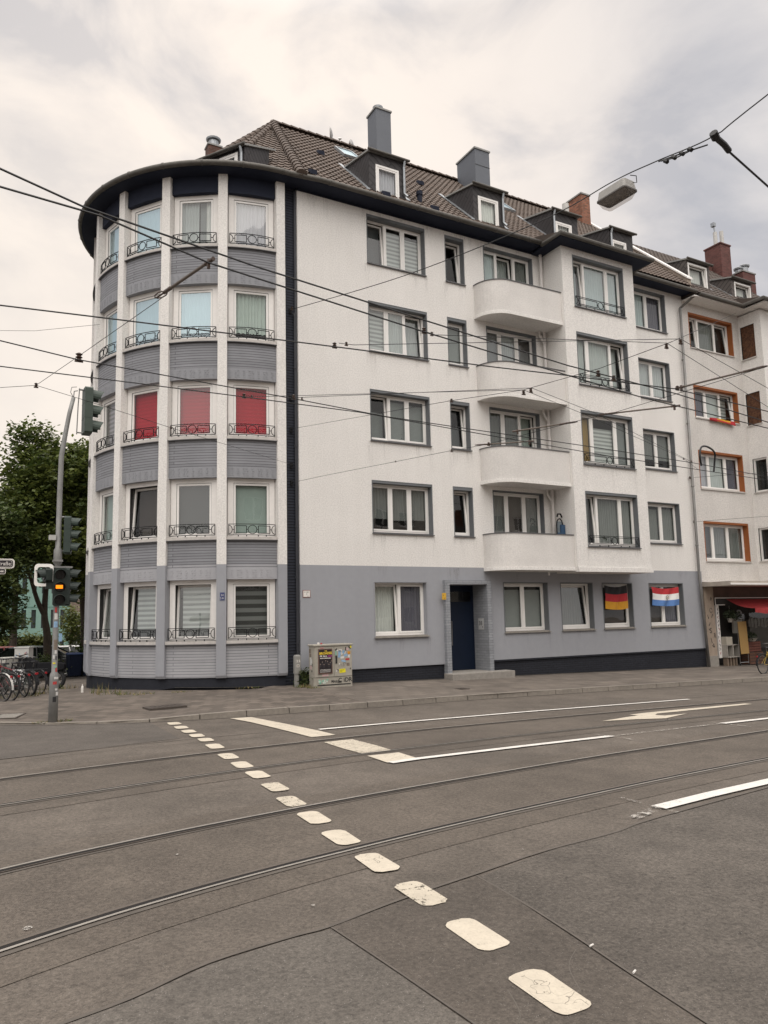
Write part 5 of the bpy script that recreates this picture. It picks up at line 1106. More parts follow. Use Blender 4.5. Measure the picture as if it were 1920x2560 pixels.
def head(x, y, z0, z1, ang, n, w, d, r, ln, mat, lit=None):
    T = frame((x, y, 0), ang); m = MB(T); c = .03
    prof = [(-w / 2, z0 + c), (-w / 2 + c, z0), (w / 2 - c, z0), (w / 2, z0 + c), (w / 2, z1 - c), (w / 2 - c, z1), (-w / 2 + c, z1), (-w / 2, z1 - c)]
    m.add([(a, 0, b) for a, b in prof] + [(a, d, b) for a, b in prof], [tuple(range(8)), tuple(range(15, 7, -1))] + [(i, (i + 1) % 8, 8 + (i + 1) % 8, 8 + i) for i in range(8)])
    h = (z1 - z0) / n
    for i in range(1, n): m.box(-w / 2 - .003, w / 2 + .003, -.002, d + .003, z0 + i * h - .005, z0 + i * h + .005)
    o = m.build('signal_head', mat, TL)
    for i in range(n):
        zc = z0 + h * (i + .5)
        v = MB(); visor(v, T, zc, r * 1.12, ln); v.build('visor', mat, o)
        l = MB(T); l.lathe([(r, -.012), (r * .9, -.016)], (0, 0, zc), 20, 0, 'y'); l.build('lens', LENS, o)
        if lit == i: l = MB(T); l.box(-.075, .055, -.026, -.018, zc - .035, zc + .035); l.build('lit_lamp', AMB, o)
head(2.15, py, 5.88, 6.87, 3, 3, .36, .16, .135, .25, SIGG)
head(1.82, py, 3.345, 4.115, -12, 3, .25, .13, .10, .20, M('signal_mid_green_housing', (.024, .040, .033), .55, .12, 6))
head(1.625, py - .09, 2.29, 3.05, 268, 3, .25, .14, .10, .16, SIGD, lit=1)
head(1.83, py + .02, 2.29, 3.05, -10, 3, .25, .10, .10, .21, SIGD)
head(1.335, py - .04, 2.78, 3.04, 192, 1, .22, .13, .10, .17, SIGD)
m = MB(); m.box(1.36, 1.5, py - .06, py + .04, 2.63, 2.78); m.build('signal_backplate', SIGD, TL)
m = MB(); P0 = []
for cx, cz, a0 in ((1.43, 3.06, 0), (1.22, 3.06, 90), (1.22, 2.75, 180)): P0 += [(cx + .07 * math.cos(R(a0 + 15 * k)), cz + .07 * math.sin(R(a0 + 15 * k))) for k in range(7)]
P0 = [(1.50, 2.78)] + P0 + [(1.37, 2.68)]; Q0 = [Vector((1.335, 2.905)) + (Vector(p) - Vector((1.335, 2.905))) * .72 for p in P0]; Q0[0] = Vector((1.45, 2.78)); Q0[-1] = Vector((1.37, 2.733)); n = len(P0); yy = py - .07
m.add([(a, yy, b) for a, b in P0] + [(a, yy, b) for a, b in Q0] + [(a, yy + .008, b) for a, b in P0] + [(a, yy + .008, b) for a, b in Q0], [(i, i + 1, n + i + 1, n + i) for i in range(n - 1)] + [(2 * n + i, 2 * n + i + 1, 3 * n + i + 1, 3 * n + i) for i in range(n - 1)] + [(i, i + 1, 2 * n + i + 1, 2 * n + i) for i in range(n - 1)] + [(n + i, n + i + 1, 3 * n + i + 1, 3 * n + i) for i in range(n - 1)])
m.build('white_contrast_frame', M('white_enamel', (.88, .86, .83), .5), TL)
STK = [M('sticker_white', (.62, .61, .59), .5, .2, 40), M('sticker_red', (.45, .05, .05), .5, .3, 40), M('sticker_blue', (.25, .40, .58), .5, .3, 40), M('sticker_black', (.02, .02, .022), .5), M('sticker_yellow', (.75, .66, .02), .5), M('sticker_brown', (.20, .16, .13), .6, .3, 30), M('sticker_green', (.22, .45, .34), .6, .3, 30), M('sticker_pink', (.55, .38, .38), .6, .2, 30), M('sticker_orange', (.62, .26, .02), .5)]
def pole_sticker(z, h, r, a0, a1, mi):
    m = MB(); m.arcwall((px, py), r - .004, r + .003, a0, a1, z, z + h, 4); o = m.build('sticker', STK[mi], TL); return o
for q in ((2.02, .12, .0555, 235, 295, 0), (1.86, .12, .0555, 225, 300, 2), (1.42, .20, .0555, 240, 310, 5), (1.34, .07, .0555, 260, 300, 0), (1.24, .07, .0555, 230, 260, 0), (1.22, .07, .0555, 280, 300, 3), (1.14, .03, .0555, 230, 280, 4), (1.06, .05, .0555, 265, 310, 6), (.98, .09, .0555, 285, 320, 1), (2.16, .10, .0555, 240, 280, 1), (.84, .045, .087, 265, 320, 0), (.74, .055, .087, 250, 300, 1), (.62, .04, .088, 280, 310, 0), (.52, .07, .088, 290, 330, 0), (.40, .10, .090, 255, 295, 3)): pole_sticker(*q)
m = MB(); m.box(px + .06, px + .12, py - .03, py - .02, 1.58, 1.74); m.build('sticker', STK[2], TL)
# street name sign at the left edge
SGN = thing('street_name_sign', 'black street name sign with white rounded border and a number plate below', 'street sign', (.2, 16.3, gz(.2, 16.3)))
m = MB(); m.tube([(.2, 16.33, gz(0, 0)), (.2, 16.33, 3.3)], .03, 10); m.build('post', POLE, SGN)
def rsign(x0, x1, z0, z1, r, y, name, mat, t=.012):
    P = []
    for cx, cz, a0 in ((x1 - r, z1 - r, 0), (x0 + r, z1 - r, 90), (x0 + r, z0 + r, 180), (x1 - r, z0 + r, 270)): P += [(cx + r * math.cos(R(a0 + 18 * k)), cz + r * math.sin(R(a0 + 18 * k))) for k in range(6)]
    n = len(P); m = MB(); m.add([(a, y, b) for a, b in P] + [(a, y + t, b) for a, b in P], [tuple(range(n)), tuple(range(2 * n - 1, n - 1, -1))] + [(i, (i + 1) % n, n + (i + 1) % n, n + i) for i in range(n)]); return m.build(name, mat, SGN)
BLK = M('sign_black_enamel', (.018, .015, .02), .35)
rsign(-.40, .79, 3.035, 3.225, .06, 16.25, 'sign_plate', SW); rsign(-.375, .762, 3.058, 3.202, .045, 16.246, 'sign_face', BLK, .0035); rsign(-.36, .742, 3.07, 3.19, .03, 16.2445, 'sign_line', SW, .001); rsign(-.355, .737, 3.075, 3.185, .028, 16.2435, 'sign_field', BLK, .0008)
m = MB(); text_mesh(m, 'straße', .102, wallT(.726, 16.243, 3.095), .001, align='RIGHT', bold=.0002); m.build('lettering', SW, SGN)
rsign(.1, .637, 2.92, 3.03, .035, 16.25, 'number_plate', SW); rsign(.115, .622, 2.935, 3.022, .02, 16.246, 'number_face', BLK, .0035)
m = MB(); text_mesh(m, '44', .065, wallT(.60, 16.2455, 2.953), .001, align='RIGHT', bold=.0015); m.build('lettering', SW, SGN)

# ------------------------------------------------------------------ switch cabinet, meter post
CABM = M('beige_grp_cabinet', (.37, .345, .295), .7, .12, 7, .15, 80, s2=1.5, v2=.12)
cz_ = pav(9.1, 19.3); CB = thing('switch_cabinet', 'beige street cabinet covered in stickers, graffiti and a concert poster', 'street cabinet', (9.1, 19.35, cz_))
c0, c1, cy0, cy1 = 8.52, 9.70, 19.16, 19.50
m = MB(); m.box(c0, c1, cy0, cy1, cz_ - .1, cz_ + .27); m.build('base', CABM, CB); m = MB(); m.box(c0 + .1, c1 - .05, cy0 - .004, cy0, cz_ + .045, cz_ + .075); m.build('vent_slot', GAP, CB)
m = MB(); m.box(c0, c1, cy0, cy1, cz_ + .278, cz_ + 1.13); o = m.build('body', CABM, CB); m = MB(); m.box(c0 - .03, c1 + .03, cy0 - .04, cy1 + .03, cz_ + 1.131, cz_ + 1.185); m.build('lid', CABM, CB, bevel=.015)
m = MB(); m.box(c0 + .02, 9.13, cy0 - .014, cy0 - .001, cz_ + .285, cz_ + 1.12); d1 = m.build('door', CABM, CB); m = MB(); m.box(9.14, c1 - .01, cy0 - .014, cy0 - .001, cz_ + .285, cz_ + 1.12); d2 = m.build('door', CABM, CB)
m = MB(); m.box(9.175, 9.225, cy0 - .03, cy0 - .0145, cz_ + .64, cz_ + .86); m.build('handle', GAP, d2)
fy = cy0 - .0145
PB = M('poster_black', (.014, .010, .014), .45, .3, 12); PF = M('poster_frame_brown', (.13, .075, .06), .6, .2, 9)
m = MB(); m.box(8.64, 9.07, fy - .02, fy, cz_ + .37, cz_ + 1.06); pf = m.build('poster_frame', PF, d1); m = MB(); m.box(8.665, 9.045, fy - .0225, fy - .0201, cz_ + .40, cz_ + 1.035); m.build('poster', PB, pf)
def ctext(s, size, x, z, mat, par=pf, y=fy - .0228, bold=.002, tilt=0):
    m = MB(); T = wallT(x, y, z)
    if tilt: T = T @ Matrix.Rotation(R(tilt), 4, 'Z')
    text_mesh(m, s, size, T, .0006, bold=bold); m.build('lettering', mat, par)
def rule(x, z, w, h, mat, par, y):
    """print too small to read: a row of short strokes"""
    m = MB(); q = x; r_ = random.Random(int(x * 100 + z * 1000))
    while q < x + w:
        k = r_.uniform(.006, .03); m.box(q, min(q + k, x + w), y - .0006, y, z - h / 2, z + h / 2); q += k + .007
    m.build('small_print', mat, par)
YEL, PUR = M('poster_yellow', (.70, .50, .05), .5, .3, 40), M('poster_purple', (.40, .06, .30), .5, .3, 40)
ctext('THE', .04, 8.83, cz_ + .985, YEL); ctext('BROADES', .088, 8.672, cz_ + .905, YEL, bold=.004, tilt=1); ctext('FR 24.5.', .068, 8.685, cz_ + .835, SW); ctext('2024', .068, 8.92, cz_ + .837, PUR); rule(8.69, cz_ + .80, .33, .022, SW, pf, fy - .0228)
m = MB(); 
for i, (a, b) in enumerate(((.03, .20), (.09, .26), (.14, .19), (.19, .29), (.25, .27), (.29, .19), (.33, .24), (.37, .28))):
    m.lathe([(.001, -.0008), (.014, -.0004), (.016, 0)], (8.67 + a, fy - .0227, cz_ + .44 + b), 8, 0, 'y'); m.box(8.67 + a - .02, 8.67 + a + .02, fy - .0232, fy - .0227, cz_ + .44 + b - .09, cz_ + .44 + b - .02, 1)
m.build('poster_figures', [M('poster_skin', (.22, .17, .15), .6), M('poster_dark_clothes', (.035, .03, .035), .6)], pf)
for z in (.49, .46, .425): rule(8.69, cz_ + z, .32, .012, SW, pf, fy - .0228)
rn = random.Random(11)
def stick(x, z, w, h, mi, rot=0, par=d2, y=fy):
    m = MB(Matrix.Translation((x, y - .002, z)) @ Matrix.Rotation(R(rot), 4, 'Y')); m.box(-w / 2, w / 2, -.0015, .0015, -h / 2, h / 2); return m.build('sticker', STK[mi], par)
z = cz_
stick(9.39, z + .43, .19, .11, 4, -4); rule(9.32, z + .45, .12, .012, INK, d2, fy - .0042); rule(9.32, z + .42, .06, .012, INK, d2, fy - .0042)
for q in ((9.33, z + 1.0, .09, .06, 0, 10), (9.43, z + .95, .07, .09, 2, 20), (9.30, z + .90, .08, .2, 2, 5), (9.37, z + .91, .06, .06, 0, 45), (9.47, z + .93, .05, .09, 0, 12), (9.60, z + .92, .08, .09, 8, 0), (9.60, z + .84, .07, .1, 0, 8), (9.39, z + .80, .12, .06, 0, -8), (9.50, z + .86, .12, .07, 2, -15), (9.55, z + .745, .12, .055, 1, -3), (9.43, z + .70, .14, .05, 2, 12), (9.20, z + 1.03, .07, .03, 3, -40), (9.25, z + 1.0, .06, .04, 0, 0), (9.62, z + 1.07, .09, .03, 3, 40), (9.66, z + 1.09, .04, .06, 4, 0), (9.55, z + 1.03, .08, .06, 7, 15), (9.50, z + 1.04, .03, .1, 3, 6), (9.64, z + .48, .02, .05, 3, 30), (9.24, z + .46, .06, .02, 3, 25), (9.21, z + .44, .03, .06, 0, 20), (9.19, z + .93, .04, .12, 6, 0), (9.30, z + .62, .03, .05, 0, 10), (9.57, z + .60, .09, .09, 5, 0)): stick(*q)
m = MB(); 
for (x0, z0, r) in ((9.33, .55, .05), (9.46, .60, .045)): m.tube([(x0 + r * math.cos(a * .5), fy - .001, z + z0 + r * 1.4 * math.sin(a * .5)) for a in range(8)], .004, 4)
m.build('scrawl', M('grey_marker', (.16, .16, .155), .7), d2); ctext('S', .14, 9.40, z + .56, MATS['grey_marker'], d2, fy - .001, -.002)
stick(8.76, z + 1.085, .13, .03, 7, 0, d1); stick(8.86, z + .33, .19, .05, 7, -1, d1); rule(8.71, z + 1.085, .1, .018, STK[1], d1, fy - .005)
ctext('C iDRE', .17, 9.26, z + .115, INK, CB, cy0 - .004, .003, 1); ctext('MAREK', .10, 9.04, z + .125, INK, CB, cy0 - .004, .002, -6)
m = MB()
for k in range(14): x, q = 8.66 + .27 * rn.random(), z + .12 + .09 * rn.random(); m.lathe([(.03, -.002 - .0004 * k), (.028, -.0035 - .0004 * k)], (x, cy0 - .001, q), 9, k % 2, 'y')
m.build('graffiti', [STK[6], M('mint_white', (.50, .56, .50), .6)], CB)
for (yy_, z0, w_, h_, mi) in ((19.42, 1.0, .12, .12, 5), (19.40, .88, .11, .09, 5), (19.35, .70, .13, .16, 0), (19.36, .55, .10, .1, 7), (19.3, .45, .05, .05, 3), (19.38, .80, .1, .05, 0), (19.28, .62, .04, .08, 3)): m = MB(); m.box(c0 - .004, c0 - .001, yy_ - w_ / 2, yy_ + w_ / 2, z + z0 - h_ / 2, z + z0 + h_ / 2); m.build('sticker', STK[mi], o)
m = MB(); m.lathe([(.03, z + 1.185), (.035, z + 1.22), (.02, z + 1.235)], (8.70, 19.25, 0), 10, 0); m.lathe([(.025, z + 1.185), (.028, z + 1.21), (.01, z + 1.225)], (8.78, 19.22, 0), 10, 1); alone(m, 'crushed_can', [SW, STK[1]], 'crushed red and white can lying on top of the street cabinet', 'can', (8.72, 19.25, z + 1.185))
zp = pav(8.2, 19.6); MP = thing('meter_post', 'narrow grey cable post with a wider head beside the dark strip', 'cable post', (8.2, 19.6, zp)); GP = M('grey_cable_post', (.27, .265, .25), .6, .12, 8); m = MB(); m.box(8.14, 8.25, 19.6, 19.68, zp - .1, zp + .36); m.build('stem', GP, MP)
m = MB(); m.prism([(8.13, 19.58), (8.30, 19.58), (8.30, 19.70), (8.13, 19.70)], zp + .361, zp + .84); m.hexa([(8.13, 19.58, zp + .84), (8.30, 19.58, zp + .84), (8.30, 19.70, zp + .84), (8.13, 19.70, zp + .84), (8.16, 19.60, zp + .88), (8.27, 19.60, zp + .88), (8.27, 19.68, zp + .88), (8.16, 19.68, zp + .88)]); h_ = m.build('post_head', GP, MP)
m = MB(); text_mesh(m, '2 5', .085, wallT(8.175, 19.579, zp + .68), .001, bold=.003); m.box(8.18, 8.26, 19.577, 19.5795, zp + .54, zp + .61); m.build('number', SW, h_); m = MB(); m.box(8.195, 8.245, 19.575, 19.5769, zp + .555, zp + .595); m.build('stamp', STK[5], h_)

# ------------------------------------------------------------------ overhead wires
WIRE = M('tarred_wire', (.012, .012, .013), .6); INS = M('brown_insulator', (.075, .048, .036), .4, .2, 20); ARM = M('grp_pull_off_arm', (.13, .105, .085), .6, .15, 12)
def wire(name, pts, r, label, cat='overhead wire', group=None, sag=0, clamps=(), smooth_=False, n=5):
    P = [Vector(p) for p in pts]
    if smooth_: P = spline(P, 8)
    e = thing(name, label, cat, tuple(P[0]), 0, group); m = MB(); Q = []
    for a, b in zip(P, P[1:]):
        for k in range(6 if sag else 1): t = k / 6; q = a.lerp(b, t); q.z -= sag * 4 * t * (1 - t); Q.append(q)
    Q.append(P[-1]); m.tube(Q, r, n); m.build('cable', WIRE, e)
    for (c, sz_) in clamps:
        m = MB(); c = Vector(c); sz_ *= .55
        m.lathe([(.02 * sz_, -.05 * sz_), (.045 * sz_, -.035 * sz_), (.02 * sz_, -.015 * sz_), (.045 * sz_, .0), (.02 * sz_, .02 * sz_), (.045 * sz_, .04 * sz_), (.015 * sz_, .06 * sz_)], tuple(c), 8); m.box(c.x - .05 * sz_, c.x + .05 * sz_, c.y - .012, c.y + .012, c.z - .06 * sz_, c.z - .035 * sz_); m.build('insulator', INS, e)
    return e
G1_ = 'contact wires above the tram tracks'
wire('contact_wire', [(-9, 2.2, 5.52), (-3, 4.7, 5.51), (.09, 6.15, 5.5), (.73, 6.43, 5.5), (2.44, 6.83, 5.5), (5.67, 7.43, 5.5), (7.49, 7.76, 5.5), (10.17, 8.06, 5.5), (13.4, 8.6, 5.5), (24, 9.8, 5.4), (45, 11, 5.2)], .0095, 'thick contact wire entering highest at the left edge', group=G1_, clamps=[((8.25, 7.9, 5.53), 1.4), ((8.65, 7.97, 5.53), 1.4)])
e = wire('contact_wire', [(-9, 3.5, 5.52), (-3, 5.6, 5.51), (.1, 6.42, 5.5), (.89, 6.52, 5.5), (1.99, 6.96, 5.5), (4.92, 7.57, 5.5), (7.71, 8.08, 5.5), (9.86, 8.46, 5.5), (13.85, 8.9, 5.5), (24, 10, 5.4), (45, 11.2, 5.2)], .0095, 'thick contact wire just below the highest, carrying the slanting arm before the tower', group=G1_, clamps=[((4.95, 7.6, 5.53), 1.2)])
wire('contact_wire', [(-9, 9.6, 5.5), (.19, 8.96, 5.5), (1.55, 8.8, 5.5), (4.15, 8.52, 5.5), (6.61, 8.27, 5.5), (7.81, 8.11, 5.5), (9.91, 7.88, 5.5), (12.6, 8.1, 5.5), (24, 9.2, 5.4), (45, 10.4, 5.2)], .009, 'contact wire crossing the tower at fourth floor sill height', group=G1_, clamps=[((4.15, 8.55, 5.53), 1.2), ((10.0, 7.9, 5.53), 1.2)])
wire('contact_wire', [(-9, 7.8, 5.5), (.23, 10.13, 5.5), (1.19, 10.45, 5.5), (4.53, 10.92, 5.5), (6.43, 11.25, 5.5), (8.61, 11.39, 5.5), (11.84, 11.57, 5.5), (15.37, 11.86, 5.5), (18.99, 12.33, 5.5), (32, 13.4, 5.3)], .0085, 'upper of the two far contact wires, crossing above the red blinds', group=G1_, clamps=[((1.21, 10.5, 5.55), 2.0), ((4.55, 10.93, 5.53), 1.2)])
wire('contact_wire', [(-9, 11.2, 5.5), (.27, 11.18, 5.5), (2.0, 11.16, 5.5), (3.8, 11.16, 5.5), (5.93, 11.2, 5.5), (9.24, 11.66, 5.5), (12.89, 12.11, 5.5), (19.53, 12.68, 5.5), (32, 13.8, 5.3)], .0085, 'lower of the two far contact wires, crossing the red blinds', group=G1_, clamps=[((3.8, 11.2, 5.53), 1.2)])
SPW = 'thin span wires holding the contact wires'
wire('span_wire', [(8.27, 19.97, 7.52), (9.2, 18.2, 7.18), (7.95, 9.15, 5.66), (8.3, 7.9, 5.62), (8.36, 6.55, 5.6), (28.4, 19.2, 14.5)][0:1] + [(7.21, 10.27, 5.62), (7.91, 9.21, 5.6), (8.26, 7.88, 5.6), (8.34, 6.62, 5.6), (28.4, 19.25, 14.5)], .0048, 'span wire climbing from the dark strip to the neighbour\'s eaves', 'span wire', SPW, clamps=[((7.21, 10.27, 5.62), 1.0), ((7.9, 9.2, 5.55), 1.2), ((7.95, 9.08, 5.56), 1.2), ((8.32, 6.7, 5.56), 1.1), ((8.36, 6.5, 5.56), 1.1)])
wire('span_wire', [(8.28, 19.97, 5.91), (8.07, 17.26, 5.62), (9.4, 13.45, 5.6), (9.76, 12.67, 5.6), (10.2, 10.2, 5.6), (10.37, 9.68, 5.6), (10.53, 7.12, 5.6), (10.54, 6.69, 5.6), (10.9, 1.5, 5.8), (11.2, -9, 7.5)], .0048, 'span wire rising gently from the foot of the dark strip past the balconies', 'span wire', SPW, clamps=[((9.4, 13.45, 5.6), 1.0), ((8.85, 15.0, 5.61), .6), ((9.78, 12.6, 5.6), 1.2)])
wire('span_wire', [(8.26, 19.97, 6.43), (3.3, 14.03, 5.62), (1.83, 12.91, 5.6), (.8, 12.22, 5.6), (1.24, 10.5, 5.6), (1.81, 8.22, 5.6)], .0042, 'span wire behind the signal pole falling to the dark strip', 'span wire', SPW, clamps=[((.8, 12.22, 5.6), 1.2), ((3.3, 14.03, 5.62), .8)])
wire('span_wire', [(.8, 12.22, 5.6), (.31, 12.57, 5.6), (-8, 19, 6.2)], .0042, 'span wire running off left behind the signal head', 'span wire', SPW)
wire('span_wire', [(3.30, 23.6, 11.2), (1.5, 24.2, 10.9), (-9, 27, 10.2)], .006, 'short span wire tied to the left side of the tower', 'span wire', SPW)
wire('span_wire', [(5.05, 7.76, 5.6), (5.26, 7.81, 5.6), (8.32, 6.69, 5.6), (12.72, 8.14, 5.6), (19, 10.2, 5.6)], .0045, 'nearly level span wire before the fourth floor balcony', 'span wire', SPW, clamps=[((5.2, 7.8, 5.6), .8)])
wire('span_wire', [(4.25, 8.62, 5.6), (4.46, 8.59, 5.6), (8.36, 6.5, 5.6), (11.62, 7.41, 5.6), (16.5, 8.7, 5.6)], .0045, 'level span wire crossing the third floor windows', 'span wire', SPW, clamps=[((4.35, 8.6, 5.6), .8)])
wire('span_wire', [(3.88, 11.42, 5.6), (4.11, 11.36, 5.6), (7.91, 9.21, 5.6), (10.12, 9.98, 5.6), (15.16, 11.94, 5.6), (16.41, 12.5, 5.52)], .0045, 'level span wire crossing below the red blinds to the balconies', 'span wire', SPW, clamps=[((4.0, 11.4, 5.6), .7), ((15.16, 11.94, 5.6), .8)])
wire('span_wire', [(4.65, 11.18, 5.6), (7.96, 9.07, 5.6), (10.0, 9.75, 5.6), (15.64, 12.11, 5.6)], .0045, 'level span wire beside the dark strip at second floor height', 'span wire', SPW, clamps=[((4.8, 11.17, 5.6), .8), ((15.64, 12.1, 5.6), .9)])
wire('span_wire', [(25.56, 19.98, 7.28), (26.2, 19.0, 7.25), (33, 12, 7.2)], .007, 'span wire fixed beside the rain pipe at second floor height', 'span wire', SPW, clamps=[((25.58, 19.92, 7.28), 1.6)])
wire('span_wire', [(25.62, 19.98, 5.48), (26.4, 19.0, 5.5), (33, 12, 5.7)], .006, 'span wire fixed beside the rain pipe at first floor height', 'span wire', SPW, clamps=[((25.64, 19.92, 5.48), 1.6)])
def armbar(a, b, label, r=.026):
    r *= .62
    a, b = Vector(a), Vector(b); e = thing('pull_off_arm', label, 'wire arm', tuple(a), 0, 'pull-off arms of the tram wires'); m = MB(); m.tube([a, b], r, 8); m.build('rod', ARM, e); d = (b - a).normalized()
    m = MB(); m.tube([b - d * .06, b + d * .1], r * 1.3, 8); m.box(b.x - .014, b.x + .014, b.y - .014, b.y + .014, b.z - .07, b.z + .03); m.tube([a + d * .03, a - d * .12], r * 1.3, 8); m.tube([a - d * .12, a - d * .3], r * .6, 6)
    c = a - d * .2; s_ = Vector((-d.y, d.x, 0)); m.tube([c + d * .12 * math.cos(k * .7) + s_ * .05 * math.sin(k * .7) for k in range(9)], r * .45, 5, closed=True); m.build('end_fitting', INS, e)
armbar((1.83, 7.95, 5.6), (2.03, 7.1, 5.58), 'slanting wire arm before the top of the tower', .028)
armbar((10.42, 9.6, 5.6), (11.0, 8.78, 5.58), 'long wire arm before the projecting bay, right of the lowest balconies', .024); armbar((10.45, 7.0, 5.6), (10.16, 7.95, 5.58), 'wire arm before the orange window reveals at the right', .024)
armbar((10.05, 10.65, 5.6), (9.55, 11.36, 5.58), 'wire arm before the second floor balcony door', .024); armbar((9.80, 12.6, 5.6), (10.38, 11.98, 5.58), 'short wire arm lying along the second floor balcony coping', .022)
m = MB(); m.tube(spline([(16.0, 12.1, 5.53), (15.9, 12.05, 5.75), (16.05, 12.1, 6.0), (16.5, 12.25, 6.08), (16.95, 12.4, 6.0), (17.05, 12.5, 5.75), (17.0, 12.5, 5.53)], 6), .024, 8)
alone(m, 'jumper_cable', WIRE, 'black arched jumper cable linking the two far contact wires', 'cable', (16.5, 12.3, 5.53))
m = MB()
for z in (11.21, 8.49, 7.52, 6.43, 5.91): m.box(8.24, 8.32, 20.08, 20.13, z - .08, z + .08); m.tube([(8.28, 20.1, z), (8.28, 19.95, z)], .014, 6)
setorg((8, 20, 0)); m.build('wall_hooks', IRON, HB)
# hanging street lamp on its span wire
LZ = 9.0
wire('lamp_span_wire', [(8.27, 19.97, 11.21), (8.9, 14.5, 10.05), (9.30, 10.2, 9.36), (9.42, 8.4, 9.24), (9.50, 7.6, 9.15), (9.60, 6.62, 9.02), (9.52, 5.69, 9.05), (9.45, 0, 9.6), (9.4, -9, 11.0)], .010, 'dark span wire from the top of the strip to the hanging street lamp', 'span wire', clamps=[((8.25, 19.9, 11.21), 1.6)], smooth_=True)
wire('feed_cable', [(9.62, 6.6, 9.0), (9.85, 6.66, 9.0), (10.05, 6.72, 8.98), (11.6, 7.08, 9.0), (17, 8.3, 9.2), (34, 12.5, 10)], [.045, .045, .045, .016, .016, .016] if False else .017, 'thick cable dropping right from the wire joint at the upper right', 'cable')
m = MB(); m.tube([(9.60, 6.62, 9.02), (9.9, 6.67, 9.0), (10.08, 6.72, 8.98)], .045, 8); m.tube([(9.56, 6.60, 9.05), (9.66, 6.63, 9.0)], .06, 8); m.tube([(9.50, 7.55, 9.12), (9.56, 7.1, 9.03), (9.62, 6.75, 8.96)], .012, 5); m.tube([(9.50, 7.5, 9.10), (9.52, 7.2, 9.0), (9.56, 7.0, 9.0)], .012, 5)
for k in range(4): m.tube([(9.52 + .012 * k, 7.45 - .14 * k, 9.08 - .012 * k), (9.52 + .012 * k, 7.40 - .14 * k, 9.03 - .012 * k)], .035, 6)
alone(m, 'cable_joint', WIRE, 'black cable joint where the lamp wire meets the thick cable', 'cable joint', (9.6, 6.62, 9.0))
LB = M('weathered_lamp_housing', (.33, .32, .30), .5, .12, 8); BOWL, nt_, out_ = nodes_of('clear_lamp_bowl'); g_ = N(nt_, 'ShaderNodeBsdfTransparent'); g_.inputs[0].default_value = (.86, .84, .82, 1); h_ = N(nt_, 'ShaderNodeBsdfGlossy'); h_.inputs['Roughness'].default_value = .15; x_ = N(nt_, 'ShaderNodeMixShader'); x_.inputs[0].default_value = .12; L(nt_, g_.outputs[0], x_.inputs[1]); L(nt_, h_.outputs[0], x_.inputs[2]); L(nt_, x_.outputs[0], out_.inputs['Surface'])
SL_ = thing('hanging_street_lamp', 'grey box street lamp with a clear bowl hanging from the span wire', 'street lamp', (9.52, 8.46, LZ))
def rr(x0, x1, y0, y1, r):
    P = []
    for cx, cy, a in ((x1 - r, y1 - r, 0), (x0 + r, y1 - r, 90), (x0 + r, y0 + r, 180), (x1 - r, y0 + r, 270)): P += [(cx + r * math.cos(R(a + 22.5 * k)), cy + r * math.sin(R(a + 22.5 * k))) for k in range(5)]
    return P
def loft(m, A, za, B, zb, caps=True):
    n = len(A); m.add([(x, y, za) for x, y in A] + [(x, y, zb) for x, y in B], [(i, (i + 1) % n, n + (i + 1) % n, n + i) for i in range(n)] + ([tuple(range(n))[::-1], tuple(range(n, 2 * n))] if caps else []))
Tl = Matrix.Translation((9.52, 8.46, LZ)) @ Matrix.Rotation(R(3), 4, 'Z')
m = MB(Tl); loft(m, rr(-.165, .165, -.30, .30, .05), 0.02, rr(-.145, .145, -.28, .28, .05), .17); m.build('housing', LB, SL_); m = MB(Tl); loft(m, rr(-.175, .175, -.31, .31, .05), -.004, rr(-.175, .175, -.31, .31, .05), .0199); m.build('rim', M('lamp_rim', (.13, .12, .115), .6), SL_)
m = MB(Tl); loft(m, rr(-.145, .145, -.28, .28, .04), -.006, rr(-.14, .14, -.275, .275, .04), -.0045); m.build('reflector', M('grimy_reflector', (.20, .185, .17), .5, .5, 7), SL_)
m = MB(Tl); loft(m, rr(-.165, .165, -.30, .30, .05), -.0062, rr(-.12, .12, -.25, .25, .05), -.11); m.build('bowl', BOWL, SL_)
m = MB(Tl); m.box(-.03, .03, -.12, -.08, .17, .23); m.box(-.03, .03, .08, .12, .17, .23); m.tube([(.05, -.3, .12), (.08, -.36, .1), (.05, -.38, .2), (0, -.3, .24)], .008, 5); m.build('hanger', IRON, SL_)

